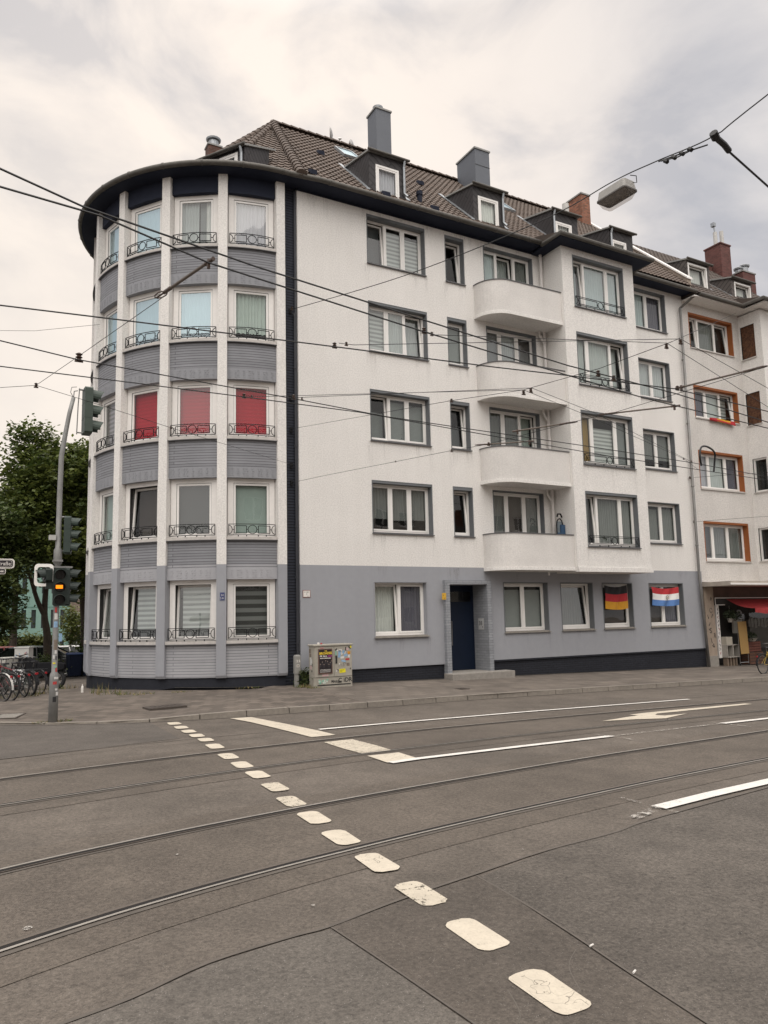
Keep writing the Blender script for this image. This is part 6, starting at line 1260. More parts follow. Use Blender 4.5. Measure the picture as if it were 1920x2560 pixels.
# ------------------------------------------------------------------ bicycles
TYRE = M('tyre_rubber', (.020, .020, .021), .85, .2, 20); RIM = M('bright_rim', (.22, .215, .21), .4, .1, 9, metal=.7); BLKP = M('black_paint', (.015, .015, .017), .35, .1, 9)
def bicycle(loc, rz, frame_col, label, saddle=BLKP, basket=None, guard=None, lowstep=False, bag=None, group='bicycles parked at the side street'):
    e = thing('bicycle', label, 'bicycle', loc, rz, group, local=True); r = .335
    for wx in (-.53, .53):
        m = MB(); m.tube([(wx + r * math.cos(a * .2618), 0, r + r * math.sin(a * .2618)) for a in range(24)], .02, 6, closed=True); w = m.build('wheel', TYRE, e, smooth=True)
        m = MB(); m.tube([(wx + (r - .026) * math.cos(a * .2618), 0, r + (r - .026) * math.sin(a * .2618)) for a in range(24)], .010, 4, closed=True)
        for k in range(14): a = k * math.pi / 7; m.tube([(wx, .02 * (-1) ** k, r), (wx + (r - .03) * math.cos(a), 0, r + (r - .03) * math.sin(a))], .0018, 3)
        m.lathe([(.025, -.05), (.025, .05)], (wx, 0, r), 8, 0, 'y'); m.build('rim', RIM, w)
        g = MB(); A = [R(q) for q in (range(20, 200, 15) if wx < 0 else range(-10, 150, 15))]
        for a, b in zip(A, A[1:]): g.quad(*[(wx + (r + .045) * math.cos(q), y, r + (r + .045) * math.sin(q)) for q, y in ((a, -.03), (a, .03), (b, .03), (b, -.03))])
        g.build('mudguard', guard or BLKP, e)
    bb, st, hd, hb = (-.08, 0, .30), (-.22, 0, .78), (.36, 0, .86), (.40, 0, .70)
    m = MB(); t = .016
    m.tube([bb, st], t, 8); m.tube([bb, hb], t * 1.15, 8)
    if lowstep: m.tube([(-.13, 0, .45), (.1, 0, .52), hd], t, 8)
    else: m.tube([(-.205, 0, .72), (.365, 0, .82)], t, 8)
    for y in (-.045, .045): m.tube([bb, (-.53, y, r)], t * .6, 6); m.tube([(-.2, 0, .7), (-.53, y, r)], t * .6, 6); m.tube([hb, (.45, y, .62), (.53, y, r)], t * .7, 6)
    m.tube([hb, hd], t * 1.2, 8); m.build('frame', frame_col, e)
    m = MB(); m.tube([hd, (.33, 0, 1.0)], .013, 6); m.tube([(.16, -.29, 1.02), (.28, -.25, 1.04), (.33, 0, 1.0), (.28, .25, 1.04), (.16, .29, 1.02)], .012, 6); m.build('handlebar', RIM, e)
    for s in (-1, 1): m = MB(); m.tube([(.17, s * .285, 1.02), (.06, s * .31, 1.01)], .018, 6); m.build('grip', BLKP, e)
    m = MB(); m.tube([st, (-.25, 0, .88)], .014, 6); m.build('seat_post', RIM, e)
    m = MB(); m.hexa([(-.38, -.08, .90), (-.1, -.02, .90), (-.1, .02, .90), (-.38, .08, .90), (-.37, -.07, .95), (-.09, -.015, .93), (-.09, .015, .93), (-.37, .07, .95)]); m.build('saddle', saddle, e, bevel=.015)
    m = MB(); m.lathe([(.09, -.06), (.09, -.052)], (-.08, 0, .30), 16, 0, 'y'); m.tube([(-.08, -.08, .30), (.06, -.08, .22)], .009, 5); m.tube([(-.08, .06, .30), (-.22, .06, .38)], .009, 5); m.box(.02, .11, -.17, -.08, .205, .23); m.box(-.27, -.18, .06, .15, .37, .395); m.build('crank', BLKP, e)
    m = MB()
    for y in (-.06, .06): m.tube([(-.3, y, .72), (-.82, y, .73)], .007, 5); m.tube([(-.53, y, r), (-.7, y, .73)], .006, 5)
    m.tube([(-.82, -.06, .73), (-.82, .06, .73)], .007, 5); m.tube([(-.6, -.06, .73), (-.6, .06, .73)], .007, 5); m.build('luggage_rack', BLKP, e)
    m = MB(); m.lathe([(.03, 0), (.03, .03)], (-.86, 0, .62), 10, 0, 'x'); m.build('rear_light', M('red_reflector', (.35, .01, .015), .3), e)
    m = MB(); m.lathe([(.04, 0), (.045, .05)], (.42, 0, .84), 10, 0, 'x'); m.build('front_light', RIM, e)
    if basket:
        m = MB(); loft(m, rr(.42, .74, -.18, .18, .04), .78, rr(.38, .80, -.22, .22, .05), 1.04); m.build('basket', basket, e)
    if bag:
        m = MB(); m.box(-.80, -.42, .08, .22, .40, .76); m.build('pannier', bag, e, bevel=.03)
    return e
loft_ready = True
PATT, nt_, out_ = nodes_of('black_and_white_pattern'); v_ = N(nt_, 'ShaderNodeTexVoronoi'); v_.inputs['Scale'].default_value = 22; L(nt_, objco(nt_), v_.inputs['Vector']); prin(nt_, out_, ramp(nt_, v_.outputs['Distance'], [(.38, .62), (.45, .02)]), .7)
CREAMB = M('pale_grey_basket', (.50, .49, .45), .8, .15, 30); REDP = M('dark_red_paint', (.16, .012, .018), .35, .1, 9); GREENP = M('dark_green_paint', (.02, .04, .033), .35); YELP = M('yellow_paint', (.42, .28, .04), .35, .1, 9)
TANL = M('tan_leather', (.45, .27, .15), .6, .15, 9); WG = M('white_mudguard', (.62, .61, .58), .5)
def pbike(rx, ry, deg, *a, **k):
    c, s = math.cos(R(deg)), math.sin(R(deg)); x, y = rx + .53 * c, ry + .53 * s; return bicycle((x, y, pav(x, y)), R(deg), *a, **k)
pbike(.83, 20.85, 128, REDP, 'bicycle with a tan saddle and red frame nearest the left edge', saddle=TANL, guard=WG)
pbike(1.03, 21.05, 124, GREENP, 'dark green bicycle with black mudguards next to the red one', lowstep=True)
pbike(1.33, 21.95, 122, REDP, 'dark red bicycle with a black and white patterned bag', bag=PATT)
pbike(1.62, 22.95, 118, BLKP, 'black bicycle carrying a pale front basket', basket=CREAMB, guard=BLKP)
pbike(1.86, 23.15, 118, BLKP, 'black bicycle with a white rear stay, rightmost of the left group', guard=BLKP, lowstep=True)
pbike(1.52, 22.5, 126, GREENP, 'dark bicycle half hidden between the patterned bag and the pale basket', lowstep=True)
pbike(.55, 21.6, 130, BLKP, 'black bicycle behind the tan saddle at the left edge')
pbike(24.82, 16.9, 4, YELP, 'yellow bicycle standing on the pavement before the red awning at the right edge', group=None, basket=None)
# motorcycle under a dark cover
MC = thing('motorcycle', 'dark motorcycle parked behind the bicycles left of the tower', 'motorcycle', (1.98, 26.0, pav(1.98, 26.0)), R(150), local=True)
for wx in (-.66, .68):
    m = MB(); m.tube([(wx + .25 * math.cos(a * .2618), 0, .31 + .25 * math.sin(a * .2618)) for a in range(24)], .058, 8, closed=True); w_ = m.build('wheel', TYRE, MC, smooth=True); m = MB(); m.tube([(wx + .19 * math.cos(a * .3927), 0, .31 + .19 * math.sin(a * .3927)) for a in range(16)], .014, 5, closed=True); m.lathe([(.05, -.06), (.05, .06)], (wx, 0, .31), 10, 0, 'y'); [m.tube([(wx, 0, .31), (wx + .19 * math.cos(k * 1.2566), 0, .31 + .19 * math.sin(k * 1.2566))], .012, 5) for k in range(5)]; m.build('rim', RIM, w_)
DK_ = M('dark_cover', (.012, .012, .014), .8, .25, 7, spec=.1)
m = MB(); S = [(-.95, .62, .80, .10), (-.6, .55, .86, .17), (-.1, .35, .84, .20), (.25, .35, 1.02, .21), (.55, .5, 1.05, .16), (.75, .62, .9, .06)]
for (xa, a0, a1, aw), (xb, b0, b1, bw) in zip(S, S[1:]): m.hexa([(xa, -aw, a0), (xb, -bw, b0), (xb, bw, b0), (xa, aw, a0), (xa, -aw * .7, a1), (xb, -bw * .7, b1), (xb, bw * .7, b1), (xa, aw * .7, a1)])
m.build('body', DK_, MC, bevel=.03); m = MB(); m.tube([(.45, -.38, 1.1), (.52, 0, 1.06), (.45, .38, 1.1)], .016, 6); m.tube([(.5, 0, 1.05), (.68, 0, .31)], .03, 6); m.build('handlebar', BLKP, MC); m = MB(); m.tube([(.1, -.16, .3), (-.5, -.2, .35), (-.9, -.22, .45)], .045, 8); m.build('exhaust', RIM, MC)
# wheelie bins
NAVB = M('navy_bin_plastic', (.006, .010, .024), .6, .15, 6, spec=.15); BLB = M('blue_bin_lid', (.018, .036, .10), .6, .15, 6, spec=.2)
def bin_(x, y, rz, label, col, lid):
    z = gz(x, y) + .06; e = thing('wheelie_bin', label, 'wheelie bin', (x, y, z), rz, 'bins behind the round tower', local=True); m = MB(); loft(m, rr(-.24, .24, -.26, .26, .05), .06, rr(-.29, .29, -.36, .34, .05), .98); m.build('body', col, e)
    m = MB(); m.hexa([(-.31, -.40, .985), (.31, -.40, .985), (.31, .36, .985), (-.31, .36, .985), (-.27, -.36, 1.02), (.27, -.36, 1.02), (.27, .33, 1.06), (-.27, .33, 1.06)]); m.build('lid', lid, e, bevel=.02)
    for s in (-1, 1): m = MB(); m.lathe([(.1, -.025), (.1, .025)], (s * .24, .26, .1), 14, 0, 'x'); m.build('wheel', TYRE, e)
    m = MB(); m.tube([(-.25, .38, .95), (-.2, .42, .95), (.2, .42, .95), (.25, .38, .95)], .016, 6); m.build('handle', col, e)
    if '38a' in label: m = MB(); text_mesh(m, '38a', .2, Matrix.Translation((-.08, -.352, .55)) @ Matrix.Rotation(R(90), 4, 'X'), .002, bold=.006); m.build('lettering', SW, e)
bin_(4.25, 35.5, R(8), 'navy wheelie bin with a blue lid, left of the pair behind the tower', NAVB, BLB); bin_(4.86, 35.4, R(4), 'navy wheelie bin with white lettering 38a beside the tower', NAVB, NAVB)
# cars
CGL = M('dark_car_glass', (.012, .015, .014), .08, .05, 3); FARGL = M('far_window_glass', (.045, .055, .055), .2, .3, 1)
def car(x, y, rz, col, label, cat='car', ht=1.42, ln=4.3):
    z = gz(x, y) + .01; e = thing('parked_car', label, cat, (x, y, z), rz, 'cars parked in the side street', local=True); h = ht / 1.42; l = ln / 2
    X = [-l, -l + .12, -l + .55, -l + 1.2, -.1, .55, 1.25, l - .35, l - .05, l]; TOP = [.62, .84, .92, .93, .92, .92, .90, .78, .66, .55]; WID = [.62, .76, .84, .87, .88, .88, .86, .80, .68, .6]
    def ring(i): w, t = WID[i], TOP[i] * h; return [(X[i], -w * .9, .24), (X[i], w * .9, .24), (X[i], w, .50 * h), (X[i], w * .96, t - .05), (X[i], w * .82, t), (X[i], -w * .82, t), (X[i], -w * .96, t - .05), (X[i], -w, .50 * h)]
    m = MB(); n = len(X)
    for i in range(n): m.v += [m.T @ Vector(p) for p in ring(i)]
    for i in range(n - 1):
        for k in range(8): m.f.append((8 * i + k, 8 * i + (k + 1) % 8, 8 * i + 8 + (k + 1) % 8, 8 * i + 8 + k)); m.mi.append(0)
    m.f += [tuple(range(8)), tuple(range(8 * n - 1, 8 * n - 9, -1))]; m.mi += [0, 0]; m.build('body', col, e, smooth=False, bevel=.03)
    B = [(-l + .15, -.70), (1.28, -.70), (1.28, .70), (-l + .15, .70)]; A = [(-l + .75, -.53), (.42, -.53), (.42, .53), (-l + .75, .53)]
    m = MB(); m.hexa([(a, b * 1.08, .90 * h) for a, b in B] + [(a, b, ht - .05) for a, b in A]); m.build('windows', CGL, e)
    m = MB(); m.hexa([(a, b * 1.03, ht - .052) for a, b in A] + [(a * .93, b * .9, ht) for a, b in A])
    for s in (-1, 1):
        for p, q in (((1.25, .72), (.42, .54)), ((-l + .15, .72), (-l + .75, .54)), ((-.15, .755), (-.2, .56))): m.tube([(p[0], s * p[1], .91 * h), (q[0], s * q[1], ht - .03)], .032, 6)
    m.build('roof', col, e)
    for wx in (-l + .85, l - .85):
        for s in (-1, 1):
            m = MB(); m.lathe([(.22, -.1), (.31, -.09), (.32, 0), (.31, .09), (.22, .1)], (wx, s * .78, .32), 20, 0, 'y'); w = m.build('wheel', TYRE, e); m = MB(); m.lathe([(.21, -.105), (.08, -.11), (.08, .11), (.21, .105)], (wx, s * .78, .32), 12, 0, 'y'); m.build('rim', RIM, w)
    for s in (-1, 1):
        m = MB(); m.box(l - .14, l - .02, s * .5 - .13, s * .5 + .13, .58 * h, .68 * h); m.build('headlight', RIM, e); m = MB(); m.box(-l - .01, -l + .08, s * .6 - .1, s * .6 + .1, .66 * h, .8 * h); m.build('tail_light', MATS['red_reflector'], e)
        m = MB(); m.box(.75, .9, s * .98 - .1, s * .98 + .1, .92 * h, 1.04 * h); m.build('wing_mirror', col, e)
CG, CW, CK, CR_ = M('grey_car_paint', (.17, .175, .175), .3, .05, 3, metal=.3), M('white_car_paint', (.72, .71, .70), .3, .05, 3), M('black_car_paint', (.014, .015, .017), .25, .05, 3), M('red_car_paint', (.28, .05, .04), .3, .05, 3)
car(-.45, 26.6, R(12), CG, 'grey car at the left edge behind the bicycles', ht=1.40); car(3.2, 37.8, R(-15), CK, 'black car behind the signal pole and beside the bins'); car(3.0, 44, R(10), CW, 'white car behind the forked tree trunk'); car(5.3, 46.5, R(10), CW, 'white car parked furthest right before the small tree'); car(1.6, 39, R(15), CR_, 'red car behind the graffiti cabinet')
# utility cabinet with graffiti
zc_ = gz(1.75, 28) + .05; UC = thing('utility_cabinet', 'pale utility cabinet with faded graffiti behind the bicycles', 'street cabinet', (1.75, 28, zc_), R(-30), local=True); m = MB(); m.box(-.24, .24, -.16, .16, 0, 1.32); bd_ = m.build('body', M('pale_cabinet', (.50, .49, .47), .7, .12, 9), UC); m = MB(); m.box(-.26, .26, -.18, .18, 1.321, 1.36); m.build('lid', MATS['pale_cabinet'], UC); m = MB()
rn = random.Random(4)
for k in range(16): x, q = -.2 + .4 * rn.random(), .75 + .45 * rn.random(); m.tube([(x, -.163, q), (x + rn.uniform(-.05, .05), -.163, q + .07), (x + rn.uniform(-.06, .06), -.163, q + .02)], .008, 4, mi=k % 3)
m.build('graffiti', [STK[2], STK[1], M('purple_spray', (.25, .15, .28), .6)], bd_)

# ------------------------------------------------------------------ trees
BARK = M('dark_bark', (.050, .038, .028), .95, .35, 7, .8, 25)
def leafmat(name, a, b):
    m, nt, out = nodes_of(name); at = N(nt, 'ShaderNodeAttribute', attribute_name='tint'); co = objco(nt)
    col = mixc(nt, at.outputs['Fac'], a, b); g = N(nt, 'ShaderNodeMix', data_type='RGBA', blend_type='MULTIPLY'); g.inputs[0].default_value = 1; L(nt, col, g.inputs[6]); L(nt, mixc(nt, ramp(nt, noise(nt, co, .8, 3), [(.35, 0.), (.65, 1.)]), (.65,) * 3, (1.25,) * 3), g.inputs[7])
    p = N(nt, 'ShaderNodeBsdfPrincipled'); L(nt, g.outputs[2], p.inputs['Base Color']); p.inputs['Roughness'].default_value = .55
    t = N(nt, 'ShaderNodeBsdfTranslucent'); L(nt, g.outputs[2], t.inputs[0]); x = N(nt, 'ShaderNodeMixShader'); x.inputs[0].default_value = .35; L(nt, p.outputs[0], x.inputs[1]); L(nt, t.outputs[0], x.inputs[2]); L(nt, x.outputs[0], out.inputs['Surface']); return m
LEAF1 = leafmat('maple_leaves', (.042, .072, .018), (.15, .175, .040)); LEAF2 = leafmat('dark_leaves', (.030, .056, .017), (.10, .125, .034)); LEAF3 = leafmat('bright_leaves', (.055, .085, .016), (.16, .17, .035))
def leaves(name, lobes, n, size, mat, parent, seed=1, clump=26):
    """leaf faces gathered in sprays that hang in the lobes of the crown; lobes = (centre, radii)"""
    rn = random.Random(seed); vs = []; fs = []; tint = []
    vol = [a[1][0] * a[1][1] * a[1][2] for a in lobes]; tot = sum(vol)
    for (c, r), v in zip(lobes, vol):
        for _ in range(max(3, int(n * v / tot / clump))):
            d = Vector((rn.gauss(0, 1), rn.gauss(0, 1), rn.gauss(0, 1))).normalized() * (rn.random() ** .38)
            cc = Vector((c[0] + d.x * r[0], c[1] + d.y * r[1], c[2] + d.z * r[2])); tn = rn.random()
            sp = rn.uniform(.22, .48) * (size / .15)
            for _ in range(clump):
                p = cc + Vector((rn.gauss(0, sp), rn.gauss(0, sp), rn.gauss(0, sp * .55)))
                nrm = Vector((rn.gauss(0, .6), rn.gauss(0, .6), 1)).normalized(); a = nrm.orthogonal().normalized(); a = Matrix.Rotation(rn.random() * 6.28, 3, nrm) @ a; b = nrm.cross(a); s = size * rn.uniform(.6, 1.2)
                i = len(vs); vs += [p + a * s, p + b * s * .55, p - a * s * .8, p - b * s * .55]; fs.append((i, i + 1, i + 2, i + 3)); tint += [min(1, max(0, tn * .7 + rn.random() * .4))] * 4
    me = bpy.data.meshes.new(name); me.from_pydata([tuple(p - org_of(parent)) for p in vs], [], fs); me.materials.append(mat); at = me.attributes.new('tint', 'FLOAT', 'POINT'); at.data.foreach_set('value', tint)
    o = bpy.data.objects.new(name, me); COL.objects.link(o); o.parent = parent; return o
def tree(loc, label, limbs, lobes, n, size, mat, seed, group='trees along the side street'):
    e = thing('street_tree', label, 'tree', loc, 0, group); m = MB()
    for pts, r0, r1 in limbs:
        P = spline(pts, 5); k = len(P); m.tube(P, [r0 + (r1 - r0) * i / (k - 1) for i in range(k)], 9)
    m.build('trunk', BARK, e, smooth=True); leaves('crown', lobes, n, size, mat, e, seed); return e
g36 = gz(3.2, 36)
tree((3.2, 36, g36), 'tall leafy tree with a forked trunk left of the round tower', [([(3.22, 36, g36), (3.16, 36, 1.4), (3.02, 36, 2.4), (3.1, 36, 4.2), (3.4, 36, 7.2), (3.2, 36, 9.8)], .19, .05), ([(3.02, 36, 2.3), (2.72, 35.8, 2.9), (2.42, 35.6, 3.8), (1.9, 35.4, 5.6), (1.6, 35.5, 7)], .12, .04), ([(3.1, 36, 4.4), (4.3, 36.2, 5.8), (5.2, 36.4, 7)], .09, .03), ([(3.3, 36, 6.2), (2.5, 36, 7.8), (2.1, 36, 9.4)], .07, .02), ([(3.3, 36, 6.9), (4.1, 35.6, 8.2), (4.6, 35.4, 9.2)], .06, .02)],
     [((3.4, 36, 8.6), (2.0, 2.0, 1.3)), ((2.5, 36, 9.8), (1.0, 1.1, 1.1)), ((1.95, 36, 10.7), (.35, .5, .5)), ((4.6, 36, 9.0), (1.5, 1.6, 1.2)), ((2.3, 35.6, 7.2), (1.5, 1.5, 1.1)), ((4.5, 36, 7.0), (1.8, 1.8, 1.0)), ((3.2, 35, 5.4), (1.9, 1.6, .9)), ((1.6, 35.5, 5.6), (1.2, 1.3, .9)), ((5.0, 36.5, 5.0), (1.5, 1.5, 1.1)), ((4.9, 36.5, 3.6), (1.0, 1.2, .5)), ((3.6, 37.5, 6.4), (2.2, 1.2, 1.4)), ((1.9, 36, 8.4), (.9, 1, .9)), ((4.0, 36, 4.1), (1.0, 1.0, .5))], 42000, .13, LEAF1, 3)
g34 = gz(.4, 34)
tree((.3, 34, g34), 'broad dark tree at the left edge above the grey car', [([(.2, 34, g34), (.25, 34, 1.5), (.4, 34, 3.0), (.3, 34, 5.5)], .2, .06), ([(.35, 34, 2.6), (1.0, 34, 3.6), (1.5, 34, 4.4)], .08, .03), ([(.35, 34, 3.0), (-.8, 34, 4.5), (-1.5, 34, 6)], .09, .03)],
     [((.4, 34, 6.0), (1.5, 1.6, 1.1)), ((-1.4, 34, 6.2), (1.6, 1.6, 1.4)), ((1.2, 34, 4.8), (1.0, 1.2, .8)), ((.3, 33.5, 4.0), (1.7, 1.4, .9)), ((1.3, 33.6, 3.0), (.85, .8, .7)), ((1.1, 33.5, 2.1), (.95, .9, .7)), ((.4, 33.2, 1.9), (.8, .7, .7)), ((-1.5, 34, 4.2), (1.4, 1.4, 1.0))], 30000, .12, LEAF2, 5)
g37 = gz(5, 38)
tree((4.95, 38, g37), 'dark tree whose trunk stands tight against the round tower', [([(4.95, 38, g37), (4.98, 38, 1.6), (4.85, 38, 3.2), (5.0, 38, 5.5)], .22, .09)], [((5.2, 38, 5.6), (1.4, 1.6, 1.6)), ((4.9, 38, 3.9), (.9, 1.0, .7)), ((5.2, 38, 1.4), (.35, .5, .7)), ((5.1, 37.6, .5), (.5, .6, .5))], 12000, .125, LEAF2, 8)
tree((5.85, 50, gz(5.8, 50)), 'small bright tree behind the signal pole', [([(5.85, 50, gz(5.8, 50)), (5.85, 50, 1.0), (5.8, 50, 2.6)], .07, .03)], [((5.8, 50, 1.7), (.75, .75, .85)), ((5.6, 50, 2.5), (.45, .5, .6)), ((6.1, 50, .8), (.6, .6, .5))], 2600, .10, LEAF3, 9)
tree((2.05, 44, gz(2, 44)), 'slender sapling with a pale stem tied to a stake', [([(2.05, 44, gz(2, 44)), (2.05, 44, 1.2), (2.1, 44, 2.2)], .04, .02)], [((2.1, 44, 2.1), (.5, .5, .5))], 700, .09, LEAF3, 10)
tree((2.2, 43, gz(2, 43)), 'shaded tree farther back between the forked tree and the left edge', [([(2.2, 43, gz(2, 43)), (2.2, 43, 4), (2.3, 43, 7)], .18, .06)], [((2.4, 43, 6.6), (2.2, 1.5, 2.2)), ((.6, 43, 6.0), (1.6, 1.5, 1.8)), ((3.9, 43, 6.2), (1.4, 1.4, 1.8))], 9000, .17, LEAF2, 21)
HG = thing('hedge', 'clipped green hedge before the turquoise building', 'hedge', (3, 49, gz(3, 49)), 0); m = MB(); m.box(1.2, 4.6, 49.3, 50, gz(3, 49), 1.15); m.build('branches', M('hedge_inside', (.012, .018, .008), .9), HG); leaves('foliage', [((1.7, 49.1, .6), (.7, .4, .7)), ((2.6, 49.1, .7), (.7, .4, .65)), ((3.5, 49.1, .75), (.7, .4, .7)), ((4.3, 49.1, .75), (.6, .4, .65)), ((2.5, 48.9, -.2), (1.6, .4, .5)), ((3.9, 48.9, -.1), (.9, .4, .5))], 5200, .10, LEAF3, HG, 12)
HG = thing('shrub', 'dark evergreen shrub at the foot of the forked tree', 'shrub', (3, 34.6, gz(3, 34.6))); m = MB(); m.tube([(3, 34.6, gz(3, 34.6)), (3, 34.6, .3)], .04, 6); m.build('stem', BARK, HG); leaves('foliage', [((2.9, 34.6, .25), (.55, .4, .35)), ((3.1, 34.6, -.05), (.5, .4, .3)), ((2.7, 34.5, 0), (.4, .3, .3))], 1500, .08, LEAF2, HG, 13)
# weeds
def weeds(spots, label, name='weeds', n=40, h=.16, mat=None, seed=2):
    rn = random.Random(seed); m = MB()
    for (x, y, r, hh) in spots:
        for _ in range(n):
            a = rn.random() * 6.28; d = r * math.sqrt(rn.random()); p = Vector((x + d * math.cos(a), y + d * math.sin(a) * .5, pav(x, y))); t = Vector((rn.gauss(0, .05), rn.gauss(0, .05), hh * rn.uniform(.4, 1.1))); s = Vector((rn.uniform(-1, 1), rn.uniform(-1, 1), 0)).normalized() * .009
            m.add([tuple(p - s), tuple(p + s), tuple(p + t)], [(0, 1, 2)], 0 if rn.random() < .6 else 1)
    o = m.build(name, mat or [M('weed_green', (.075, .095, .022), .8, .3, 9), M('dry_grass', (.26, .20, .085), .9, .3, 9)]); tag(o, label, None, None, 'stuff'); return o
weeds([(3.35, 20.9, .35, .22), (3.7, 20.4, .3, .13), (4.1, 20.1, .3, .09), (6.8, 19.8, .35, .06), (3.25, 21.6, .3, .3), (5.0, 19.6, .3, .05)], 'weeds along the foot of the round tower')
weeds([(8.33, 19.3, .2, .12), (8.45, 19.05, .25, .08), (8.2, 19.4, .2, .1)], 'weeds at the foot of the cable post', seed=4); weeds([(1.78, 16.25, .16, .07), (1.45, 16.3, .25, .04)], 'dry grass round the signal pole', seed=6); weeds([(1.3, 22.0, .5, .16), (1.75, 23.0, .5, .2), (2.6, 25.2, .6, .2)], 'dry grass under the parked bicycles', n=70, seed=7)
e = thing('wall_shrub', 'small dark ivy bush between the cable post and the cabinet', 'shrub', (8.42, 19.6, zp)); m = MB(); m.tube([(8.42, 19.75, zp), (8.42, 19.7, zp + .35)], .012, 5); m.build('stem', BARK, e); leaves('foliage', [((8.42, 19.65, zp + .30), (.10, .1, .18)), ((8.40, 19.6, zp + .12), (.12, .12, .1))], 420, .045, LEAF2, e, 15, 14)
m = MB(); zb_ = pav(2.9, 22.3); m.lathe([(.035, zb_), (.038, zb_ + .12), (.034, zb_ + .17), (.014, zb_ + .21), (.014, zb_ + .25)], (2.9, 22.3, 0), 12); alone(m, 'bottle', SW, 'white plastic bottle standing at the left foot of the tower', 'bottle', (2.9, 22.3, zb_))
for k, (x, y, a, lb) in enumerate(((3.38, 3.57, .2, 'cigarette end on the asphalt joint beside the second dash'), (3.34, 3.20, .4, 'cigarette end on the asphalt beside the nearest dash'))):
    m = MB(); zz = gz(x, y) + .018; c, s = math.cos(a), math.sin(a); m.tube([(x, y, zz), (x + .035 * c, y + .035 * s, zz)], .006, 7); alone(m, 'cigarette_end', SW, lb, 'cigarette end', (x, y, zz))
m = MB()
for (x, y, r) in ((.42, 5.52, .035), (1.65, 6.6, .012), (2.3, 7.3, .012), (1.0, 4.9, .015), (2.2, 5.0, .02), (4.3, 5.3, .018), (6.9, 6.6, .02), (4.6, 7.9, .015)): m.lathe([(r, gz(x, y) + .0135), (r * .9, gz(x, y) + .0150)], (x, y, 0), 7)
tag(m.build('road_specks', PFAINT), 'pale specks of paint and gum on the asphalt', None, None, 'stuff')

# ------------------------------------------------------------------ houses at the end of the side street
TURQ = M('turquoise_glass_panel', (.20, .33, .285), .5, .10, 2); TURQ2 = M('turquoise_joint', (.13, .26, .22), .5)
e = thing('turquoise_office_building', 'turquoise panelled office building behind the trees', 'office building', (1, 66, -2.3)); T = frame((1, 66, 0), 285); m = MB(T); fw_ = []
for i in range(16):
    for z in (-1.0, 1.55, 4.4, 7.2): fw_.append((-5.6 + i * .78, -5.6 + i * .78 + .36, z, z + 1.5))
wall_holes(m, -6, 6.6, -3, 9.5, fw_); m.box(6.6, 6.9, 0, 10, -3, 9.5); m.box(-6, 6.6, 9.8, 10, -3, 9.5); m.build('wall', TURQ, e)
m = MB(T)
for z in (-.05, 3.25, 6.1): m.box(-6, 6.6, -.03, -.001, z, z + .06)
for i in range(17): m.box(-5.81 + i * .78, -5.79 + i * .78, -.02, -.001, .08, .9); m.box(-5.81 + i * .78, -5.79 + i * .78, -.02, -.001, 3.4, 4.2)
m.build('joints', TURQ2, e)
for h in [q for q in fw_ if q[2] < 6 and q[0] > -1.5]: m = MB(T); m.quad((h[0], .12, h[2]), (h[1], .12, h[2]), (h[1], .12, h[3]), (h[0], .12, h[3])); m.build('window', FARGL, e)
m = MB(T); m.box(-6, 6.6, .6, .7, -3, 9.4); m.build('interior', DARKIN, e)
e = thing('white_stair_tower', 'narrow white wall strip right of the turquoise building', 'building', (6.1, 68, -2.3)); m = MB(); m.box(5.75, 6.35, 68, 74, -3, 9); m.build('wall', WHITE, e); m = MB(); m.box(6.36, 6.6, 68.2, 74, -3, 9); m.build('side_panel', M('beige_panel', (.40, .36, .31), .8), e)
BRN = brick('pale_brown_brick', (.27, .205, .165), (.24, .20, .17), 'sum', v=.15); e = thing('brick_apartment_block', 'brown brick apartment block with white windows at the end of the side street', 'apartment building', (10, 80, -2.6)); T = frame((10, 80, 0), 268); m = MB(T); hs_ = [(-2.9 + i * 2.1, -1.7 + i * 2.1, z, z + 1.4) for i in range(5) for z in (-1.2, 1.6, 4.4, 7.2)]
wall_holes(m, -4, 8, -3, 10, hs_); m.box(-4.01, -4, 0, 9, -3, 10); m.box(-4, 8, 8.9, 9, -3, 10); m.build('wall', BRN, e); m = MB(T); m.hexa([(-4.3, -.4, 10), (8.3, -.4, 10), (8.3, 9, 10), (-4.3, 9, 10), (-4.3, 3.9, 13), (8.3, 3.9, 13), (8.3, 4.1, 13), (-4.3, 4.1, 13)]); m.build('roof', TILE2, e)
for h in hs_:
    m = MB(T)
    for a, b, c, d in ((h[0], h[0] + .1, h[2], h[3]), (h[1] - .1, h[1], h[2], h[3]), (h[0] + .1, h[1] - .1, h[2], h[2] + .12), (h[0] + .1, h[1] - .1, h[3] - .1, h[3]), (h[0] + .5, h[0] + .6, h[2] + .12, h[3] - .1)): m.box(a, b, .08, .16, c, d)
    m.box(h[0] - .1, h[1] + .1, -.08, .07, h[2] - .14, h[2] - .005); w = m.build('window', PVC, e); m = MB(T); m.quad((h[0] + .1, .14, h[2] + .1), (h[1] - .1, .14, h[2] + .1), (h[1] - .1, .14, h[3] - .1), (h[0] + .1, .14, h[3] - .1)); m.build('pane', CGL, w)

